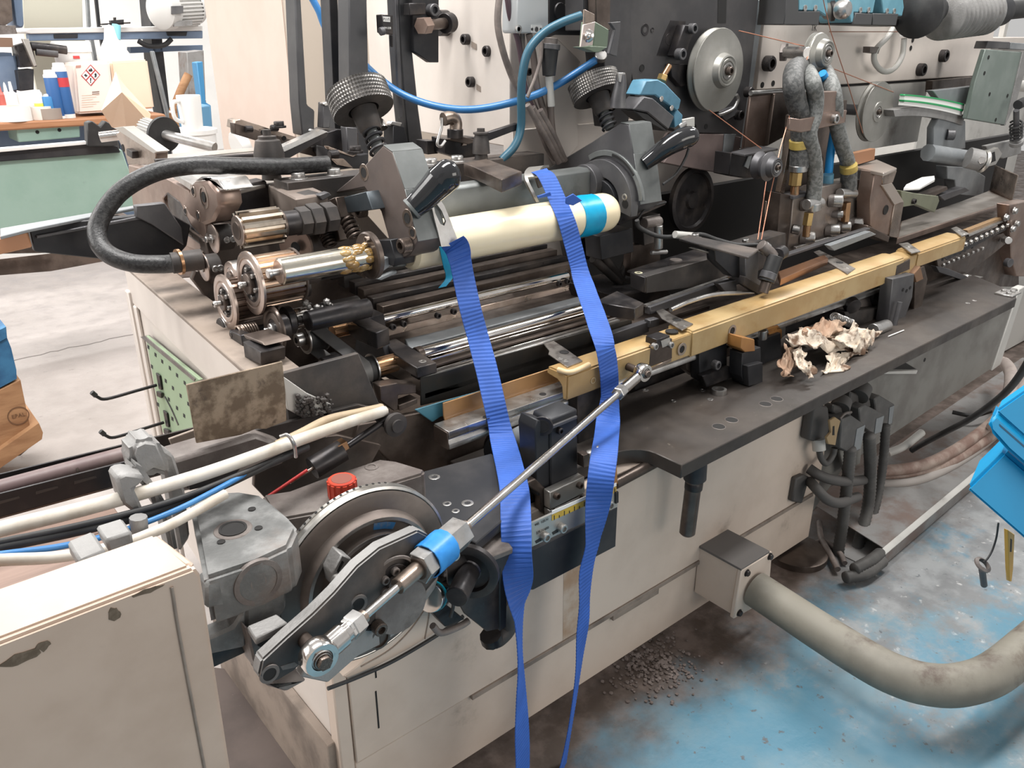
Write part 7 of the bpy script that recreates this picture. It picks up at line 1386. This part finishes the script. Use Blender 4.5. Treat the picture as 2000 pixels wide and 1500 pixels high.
lm = thing('left_machine', 'slate blue machine with dark fittings at the upper left edge', 'machine', Y1(6.9, 20, 180)); ybox('blue_column', ((15, -80), (40, -80), (47, 50), (42, 56), (30, 50)), 7.2, .3, slate, b=.01); ybox('blue_housing', ((-60, 105), (30, 103), (36, 125), (40, 180), (-60, 195)), 6.9, .4, slate, b=.02, seg=2); ybox('dark_head', ((-60, -60), (18, -60), (25, 40), (10, 50), (-60, 40)), 7.0, .3, dsteel); ybox('dark_block', ((34, 90), (62, 82), (72, 130), (40, 132)), 6.8, .2, black); ybox('dark_box', ((34, 138), (66, 135), (66, 175), (40, 178)), 6.8, .2, blacks); ybox('grey_arm', ((-60, 48), (30, 50), (34, 66), (-60, 70)), 6.85, .2, castd); ybox('brown_arm', ((-60, 72), (24, 74), (26, 92), (-60, 92)), 6.85, .2, mat('brown arm', (.2, .12, .08), .5)); tube('rods', yp(6.8, (60, 90), (100, 94), (130, 98)), .03, black); tube('rods', yp(6.8, (70, 100), (112, 104)), .03, gun); ybox('bright_bar', ((44, 76), (56, 76), (72, 128), (66, 130)), 6.75, .05, alu)
pn = ybox('partition_board', ((40, -80), (158, -80), (162, 56), (48, 62)), 8.4, .05, mat('olive beige panel', (.48, .46, .38), .5), None, b=.004); tag(pn, 'beige olive panel behind the conveyor table at the upper left', 'panel'); GP = [(pn, MATS['olive beige panel'])]
def ground(o, m):      # carry a background thing down to the floor with a post of its own colour
    lo = W[o.name].translation; d = o.data.vertices; xs = sorted(v.co.x for v in d if v.co.z < .12); ys = sorted(v.co.y for v in d)
    x0, x1 = lo.x+xs[0], lo.x+xs[-1]; x1 = max(x1, x0+.03); y0, y1 = lo.y+ys[0], lo.y+ys[-1]
    box('lower_post', (x0, y0, 0), (x1, y1, lo.z+.004), m, o)
def upright(label, pts, y, dep, m): o = ybox('upright', pts, y, dep, m, None, b=.004); tag(o, label, 'upright'); ground(o, m)
upright('thick black upright column behind the conveyor in the background', ((284, -80), (306, -80), (318, 90), (332, 215), (318, 225), (302, 150)), 7.9, .25, blacks)
upright('thin black upright rod standing left of the thick black column', ((178, -80), (184, -80), (197, 50), (192, 52)), 8.6, .05, blacks)
upright('grey upright profile beside the thin black rod', ((164, -80), (170, -80), (178, 52), (172, 54)), 8.6, .05, greyp)
upright('galvanised steel upright behind the blue post', ((365, 102), (398, 98), (402, 195), (370, 198)), 6.9, .2, galv)
upright('bright blue upright post beside the pink cream column', ((384, 122), (396, 120), (402, 200), (412, 206), (418, 290), (400, 290), (394, 205)), 6.2, .1, mat('mid blue paint', (.05, .22, .42), .45))
upright('grey slim frame upright right of the black column', ((296, 100), (302, 100), (336, 240), (330, 242)), 7.0, .05, greyp)
pl_ = tube('wooden_handle', yp(6.6, (368, 145), (352, 180), (338, 218)), .03, wood, None); tag(pl_, 'brown wooden handle leaning by the galvanised upright', 'handle'); ground(pl_, wood); ground(*GP[0])
jg = thing('measuring_jug', 'white plastic jug with a handle standing on the white bucket', 'jug', Y1(5.2, 376, 252)); c = Y1(5.2, 377, 254); lathe('body', c, EZ, [(0, 0), (0, .06), (.19, .07), (.2, .068), (.19, .06), (.01, .05), (.01, 0)], white); tube('jug_handle', [c+V((-.06, -.02, .17)), c+V((-.11, -.04, .16)), c+V((-.11, -.04, .08)), c+V((-.06, -.02, .05))], .012, white)
bk2 = thing('white_bucket', 'round white bucket under the measuring jug by the column', 'bucket', Y1(5.2, 382, 300)); c = Y1(5.25, 382, 300); lathe('body', c, EZ, [(-c.z+.002, 0), (-c.z+.002, .11), (.12, .135), (.12, .145), (.145, .145), (.15, .13), (.13, .12), (.1, .1), (.1, 0)], white)
bb_ = ybox('blue_box', ((375, 208), (412, 205), (418, 285), (396, 290), (380, 250)), 5.7, .3, mat('steel blue box', (.10, .24, .38), .45), None, b=.01); tag(bb_, 'steel blue box behind the measuring jug', 'box'); ground(bb_, MATS['steel blue box'])
# ================================================================ pallet stack on the left
pst = thing('pallet', 'wooden pallet with a stamped block at the left edge', 'pallet', Z1(0, 30, 905))
pz = Z1(.16, 62, 770); yp_ = pz.y
def pbox(name, pts, y, dep, m): return ybox(name, pts, y, dep, m, b=.0008)
yq2 = Z1(.01, 40, 925).y
pbox('stamped_block', ((-230, 880), (40, 742), (62, 850), (58, 855), (-230, 1000)), yq2, .14, wood); pbox('bottom_board', ((-230, 1040), (76, 826), (84, 845), (82, 858), (-230, 1075)), yq2-.03, .25, wood); pbox('nail_block', ((30, 878), (58, 858), (56, 876), (40, 890), (30, 892)), yq2, .1, MATS['dusty brown plate'])
lathe('stamp_ring', Y1(yq2-.001, 36, 812), NY, [(0, .034), (.0006, .034), (.0006, .0305), (0, .0305)], mat('burnt stamp', (.16, .08, .04), .8), seg=36); text('stamp_letters', 'EPAL', Y1(yq2-.0012, 36, 812), .020, EX, EZ, MATS['burnt stamp'])
blk = thing('pallet_block', 'blue painted wooden block stacked on the pallet at the left edge', 'block', Y1(yq2, 10, 770)); pbox('upper_slat', ((-230, 760), (12, 638), (14, 660), (-230, 795)), yq2, .15, bluep); pbox('block', ((-230, 795), (14, 660), (22, 680), (32, 722), (33, 740), (-230, 880)), yq2+.005, .15, bluep)
# ================================================================ pipe, junction box
yj1 = .93
pj = thing('pipe_junction', 'cream square duct box bolted to the cabinet plinth with a dusty lid', 'box', Y1(yj1, 1440, 1208))
ybox('front_plate', ((1449, 1114), (1509, 1077), (1501, 1172), (1433, 1210)), yj1, .014, cream, b=.003)
zt2 = Y1(yj1, 1449, 1114).z
f0, f1 = Y1(yj1, 1449, 1114), Y1(yj1, 1505, 1078)
zb2 = Y1(yj1, 1433, 1210).z
box('duct_body', (f0.x+.004, yj1+.012, max(.004, zb2)), (f1.x-.006, YF+.004, zt2-.004), cream, b=.002); box('dark_lid', (f0.x, yj1+.002, zt2-.004), (f1.x, YF+.002, zt2+.003), mat('dusty grey lid', (.13, .12, .115), .6), b=.001)
for p in ((1459, 1119), (1504, 1087), (1444, 1197)): screw(Y1(yj1-.001, *p), NY, .008, 'hex', black)
zpipe = Y1(yj1, 1475, 1150).z
pw = tube('dust_pipe', [Y1(yj1-.005, 1475, 1150)]+zp(zpipe, (1530, 1186), (1600, 1232), (1670, 1276), (1735, 1312), (1800, 1334), (1870, 1338), (1940, 1316), (2005, 1265), (2060, 1215), (2200, 1080), (2500, 800)), .046, pipem, None, 24, 10); tag(pw, 'thick dusty olive pipe leaving the duct box and curving to the right', 'pipe')
# ================================================================ floor cable duct, hoses and connectors
fd_ = thing('floor_duct', 'galvanised floor cable duct with a dirty flat cover running to the right', 'duct', Z1(0, 1750, 1100))
d0, d1 = Z1(0, 1712, 1118), Z1(0, 2080, 800)
x0, y0 = d0.x, d0.y
sl = (d1.y-d0.y)/(d1.x-d0.x)
def dline(x, off, z): return V((x, y0+sl*(x-x0)+off, z))
prism('front_lip', [dline(x0, 0, 0), dline(4.2, 0, 0), dline(4.2, 0, .05), dline(x0, 0, .05)], (0, .003, 0), galv, b=.0005)
prism('cover', [dline(x0+.05, .004, .052), dline(4.2, .004, .052), dline(4.2, .30, .052), dline(x0+.12, .30, .052)], (0, 0, .003), galv, b=.0005); prism('cover_rim', [dline(x0+.03, -.004, .050), dline(4.2, -.004, .050), dline(4.2, .012, .058), dline(x0+.03, .012, .058)], (0, 0, .003), greyw, b=.0005)
prism('bottom', [dline(x0, .0, .001), dline(4.2, .0, .001), dline(4.2, .30, .001), dline(x0, .30, .001)], (0, 0, .002), galv, b=0)
rub_ = mat('dusty corrugated hose', (.055, .052, .05), .6, 0, (.10, .095, .09), 8)
def corr(label, pts, r, m=None, group='dusty hoses dropping to the floor duct'):
    P_ = spline(pts, 14); L_ = sum((b-a).length for a, b in zip(P_, P_[1:])); n = int(L_/.006); bm = bmesh.new(); Q = []; acc = 0; j = 0; step = L_/n
    cum = [0]
    for a, b in zip(P_, P_[1:]): cum.append(cum[-1]+(b-a).length)
    for i in range(n+1):
        s = min(i*step, L_-1e-6)
        while cum[j+1] < s: j += 1
        Q.append(P_[j].lerp(P_[j+1], (s-cum[j])/(cum[j+1]-cum[j])))
    add_tube(bm, Q, lambda t: r*(1+.055*(1 if int(round(t*n)) % 2 else -1)), 14, raw=True); o = mk('corrugated_hose', bm, m or rub_, None, ang=80); tag(o, label, 'hose', group)
corr('leftmost dusty corrugated hose hanging straight from the front connector', [Y1(1.0, 1661, 875), Y1(1.0, 1655, 940), Y1(.99, 1646, 1020), Y1(.98, 1636, 1090), Y1(.97, 1640, 1122), Y1(.96, 1656, 1132)], .017)
corr('middle dusty hose hanging below the second connector', [Y1(1.0, 1698, 850), Y1(1.0, 1700, 930), Y1(.99, 1695, 990), Y1(.97, 1680, 1050), Y1(.95, 1665, 1100), Y1(.94, 1660, 1120)], .018)
corr('rear dusty hose below the rightmost connector', [Y1(1.03, 1730, 830), Y1(1.02, 1725, 900), Y1(1.0, 1712, 980), Y1(.98, 1690, 1050)], .014)
for k, (pts, lab) in enumerate((([Z1(.03, 1650, 1128), Z1(.03, 1690, 1120), Z1(.03, 1725, 1095)], 'lower black hose entering the end of the floor duct'), ([Z1(.05, 1668, 1112), Z1(.05, 1700, 1095), Z1(.045, 1720, 1080)], 'upper black hose entering the end of the floor duct'))): corr(lab, pts, .017, None, 'hoses entering the floor duct')
tie = lathe('white_tie', Y1(.97, 1648, 1128), V((.5, 0, -1)), [(0, .0185), (0, .021), (.008, .021), (.008, .0185)], white, None, 20); tag(tie, 'white tie at the low bend of the leftmost hose', 'tie')
lopm = mat('grey hose loop', (.07, .065, .062), .6)
for lab, pts, r in (('grey black hose loop from the square socket on the cabinet', [Y1(1.04, 1582, 940), Y1(1.0, 1595, 955), Y1(.98, 1615, 975), Y1(.98, 1640, 982), Y1(1.0, 1675, 970)], .015), ('upper grey hose loop coming out of the cabinet side', [Y1(1.05, 1580, 915), Y1(1.02, 1600, 928), Y1(1.0, 1630, 938), Y1(1.0, 1665, 940), Y1(1.02, 1700, 935)], .015)):
    o = tube('hose_loop', pts, r, lopm, None, 12); tag(o, lab, 'hose')
o = ybox('cabinet_socket', ((1556, 935), (1572, 928), (1582, 932), (1580, 940), (1567, 984), (1548, 980)), 1.045, .02, lopm, None, b=.004); tag(o, 'dusty black rectangular socket on the cabinet front', 'socket')
con_g = 'dusty plug connectors on the machine side'
def connector(label, pts, side, y, lev=None):
    t = thing('plug_connector', label, 'connector', Y1(y, *pts[-1]), con_g); ybox('hood', pts, y, .05, mat('dusty connector %d' % len(W), (.075, .072, .07), .6, 0, (.12, .115, .11), 9), b=.003)
    if side: ybox('label_side', side, y-.002, .003, greyp, b=0)
    return t
connector('dusty front plug connector with a pale label side and yellowish lever', ((1644, 820), (1664, 812), (1690, 830), (1680, 880), (1665, 888), (1640, 875)), ((1674, 838), (1690, 830), (1681, 876), (1667, 882)), 1.0)
ybox('lever', ((1621, 822), (1632, 815), (1642, 822), (1636, 845), (1632, 870), (1618, 868), (1615, 855), (1624, 845)), .985, .008, mat('yellowish lever', (.30, .21, .11), .6)); ybox('lever_slot', ((1627, 833), (1630, 832), (1630, 850), (1626, 850)), .984, .001, dark, b=0)
tube('locking_tab', yp(1.0, (1640, 818), (1650, 808), (1662, 805)), .004, castd)
connector('dusty second plug connector in the middle of the row', ((1678, 798), (1690, 790), (1728, 810), (1722, 845), (1708, 850), (1680, 830)), ((1712, 818), (1727, 812), (1721, 843), (1708, 848)), 1.02)
connector('dusty rightmost plug connector near the grey panel', ((1708, 780), (1718, 772), (1748, 790), (1744, 830), (1735, 836), (1712, 820)), ((1738, 796), (1747, 792), (1742, 826), (1735, 830)), 1.04)
t = thing('cable_box', 'dusty square cable outlet box left of the plug connectors', 'box', Y1(1.04, 1600, 868)); ybox('box', ((1590, 800), (1598, 790), (1618, 795), (1622, 830), (1612, 868), (1580, 860)), 1.03, .03, lopm, b=.004); cyl('gland', Y1(1.03, 1598, 858), Y1(1.02, 1600, 880), .018, greyw); tube('outlet_cable', yp(1.02, (1600, 880), (1604, 896), (1614, 905), (1626, 890), (1630, 875)), .009, lopm); cyl('round_cap', Y1(1.05, 1645, 782), Y1(1.04, 1640, 798), .028, lopm); cyl('round_cap', Y1(1.06, 1684, 756), Y1(1.05, 1676, 775), .030, lopm); ybox('connector_base', ((1628, 790), (1662, 800), (1664, 815), (1640, 818), (1626, 806)), 1.035, .03, lopm, b=.004); ybox('connector_base', ((1662, 765), (1700, 780), (1702, 795), (1668, 800), (1658, 785)), 1.05, .03, lopm, b=.004)
ybox('back_bracket', ((1640, 880), (1686, 860), (1680, 905), (1650, 925)), 1.05, .01, dgrey, b=.002)
# pinkish dusty cable bundle behind the duct
bund = 'dusty pink grey cables lying behind the floor duct'
def fcable(label, pts, r, m): o = tube('floor_cable', pts, r, m, None, 12, 8); tag(o, label, 'cable', bund)
fcable('topmost brown dusty cable sweeping right behind the duct', [Z1(.10, 1700, 922), Z1(.10, 1790, 912), Z1(.10, 1860, 882), Z1(.11, 1920, 840), Z1(.13, 1965, 800), Z1(.15, 2030, 750)], .020, cable_o)
fcable('middle pink grey dusty cable below the topmost one', [Z1(.07, 1700, 930), Z1(.07, 1780, 926), Z1(.07, 1850, 905), Z1(.08, 1925, 858), Z1(.10, 1985, 812), Z1(.10, 2040, 770)], .021, cable_o)
fcable('lowest grey dusty cable lying against the duct cover', [Z1(.055, 1690, 945), Z1(.06, 1770, 943), Z1(.06, 1830, 925), Z1(.06, 1900, 885), Z1(.07, 1960, 835)], .016, mat('grey dusty cable', (.33, .30, .28), .6))
fcable('short pale pipe rising behind the cable bundle', [Z1(.12, 1735, 885), Z1(.14, 1765, 872), Z1(.16, 1800, 845)], .014, greyw)
fcable('thick dusty bent pipe at the right edge above the duct', [Z1(.14, 1940, 835), Z1(.2, 1968, 780), Z1(.24, 1975, 735), Z1(.24, 1965, 712), Z1(.2, 1950, 705)], .024, mat('dusty pink pipe', (.42, .36, .33), .65, 0, (.3, .25, .23), 12))
fcable('upright dusty pipe stub at the right edge beside the bent pipe', [Z1(.12, 1985, 800), Z1(.18, 1995, 760), Z1(.22, 2010, 738)], .022, MATS['dusty pink pipe'])
fcable('thin corrugated black lead under the grey panel', [Z1(.10, 1860, 805), Z1(.1, 1900, 812), Z1(.11, 1935, 803)], .008, rubber)
bcb = tube('black_cable', [Y1(.60, 2040, 640), Y1(.66, 2000, 720), Y1(.74, 1960, 770), Y1(.85, 1900, 815), Y1(.95, 1850, 842), Y1(1.03, 1800, 868), Y1(1.06, 1780, 880)], .010, rubber, None, 12); tag(bcb, 'thick black cable sweeping in front of the grey panel to the right edge', 'cable')
cbb = box('rear_crate', Z1(0, 1960, 690), Z1(0, 2080, 600)+V((.6, .8, .30)), greyw, None, b=.01); tag(cbb, 'pale grey low box standing far behind the table at the right edge', 'box')
fcable('thin dark floor lead at the cabinet foot', [Z1(.01, 1600, 1020), Z1(.02, 1604, 1050), Z1(.02, 1625, 1090), Z1(.02, 1636, 1112)], .009, cabled)
fcable('second dusty floor lead beside the cabinet foot', [Z1(.012, 1585, 1062), Z1(.012, 1612, 1058), Z1(.012, 1640, 1080), Z1(.012, 1650, 1100)], .008, cabled)
dsc = lathe('floor_plate_disc', Z1(0, 1555, 1085), EZ, [(0, .09), (.02, .09), (.022, .085), (.022, 0)], dsteel, None, 40); tag(dsc, 'dark round machine foot under the cabinet corner', 'foot')
# oily debris heap near the cabinet
bm = bmesh.new()
for k in range(420):
    c = Z1(.002, 1275+random.gauss(0, 38), 1300+random.gauss(0, 28)); bmesh.ops.create_icosphere(bm, subdivisions=1, radius=random.uniform(.002, .0065), matrix=Matrix.Translation(c) @ Matrix.Scale(.6, 4, EZ))
o = mk('swarf_heap', bm, mat('brown grey swarf', (.11, .085, .075), .7, 0, (.22, .18, .165), 60), None); o['kind'] = 'stuff'; tag(o, 'brown grey swarf heap on the floor at the cabinet foot', 'swarf')
# ================================================================ blue bin at the right edge
bn2 = thing('blue_bin', 'bright blue painted metal bin with a rolled rim at the right edge', 'bin', V((1.35, .34, .6)))
DB = 1.45
def dp(d, *pts): return [CAM+ray(*p)*d for p in pts]
yb2 = .37
def bface(name, d, pts, dep, m, b=.006, seg=2): return prism(name, dp(d, *pts), V((dep, dep*.25, 0)), m, b=b, seg=seg)
bface('bin_front', DB, ((1886, 955), (1962, 880), (2260, 1138), (2260, 1284), (2000, 1054)), .12, bluebin)
bface('bin_rim', DB-.03, ((1928, 822), (1946, 803), (2260, 1084), (2260, 1141), (1966, 882), (1930, 842)), .06, bluebin, .01, 3)
bface('rim_top', DB-.028, ((1944, 803), (2060, 722), (2300, 930), (2260, 1086)), .05, bluebin, .004, 2)
bface('rim_groove', DB-.0305, ((1952, 828), (2260, 1096), (2260, 1101), (1952, 832)), .004, mat('dark blue groove', (.0, .05, .11), .5), 0, 1)
bf_ = dp(DB+.02, (2200, 1180))[0]; box('stand_post', (bf_.x+.02, bf_.y-.02, 0), (bf_.x+.06, bf_.y+.02, bf_.z), greyp)
hk_ = thing('hanging_toggle', 'small dark toggle hanging from a black cord under the blue bin', 'toggle', Y1(.40, 1922, 1145)); tube('cord', yp(.42, (1950, 1022), (1946, 1050), (1938, 1075), (1928, 1092), (1920, 1098)), .0018, rubber); lathe('ring', Y1(.42, 1918, 1104), V((0, -.5, .86)), [(-.003, .011), (0, .0165), (.003, .0165), (.006, .011)], castd, closed=True, seg=24); cyl('handle', Y1(.42, 1918, 1112), Y1(.42, 1922, 1143), .006, gun)
pcl = thing('orange_pencil', 'orange yellow pencil hanging point down under the blue bin', 'pencil', Y1(.42, 1975, 1137)); ybox('pencil_body', ((1969, 1035), (1982, 1044), (1979, 1110), (1976, 1136), (1973, 1136), (1971, 1110)), .42, .008, mat('orange yellow pencil', (.62, .33, .03), .4), b=.001); ybox('pencil_mark', ((1974, 1052), (1977, 1054), (1976, 1078), (1973, 1078)), .4195, .0005, ink, b=0)
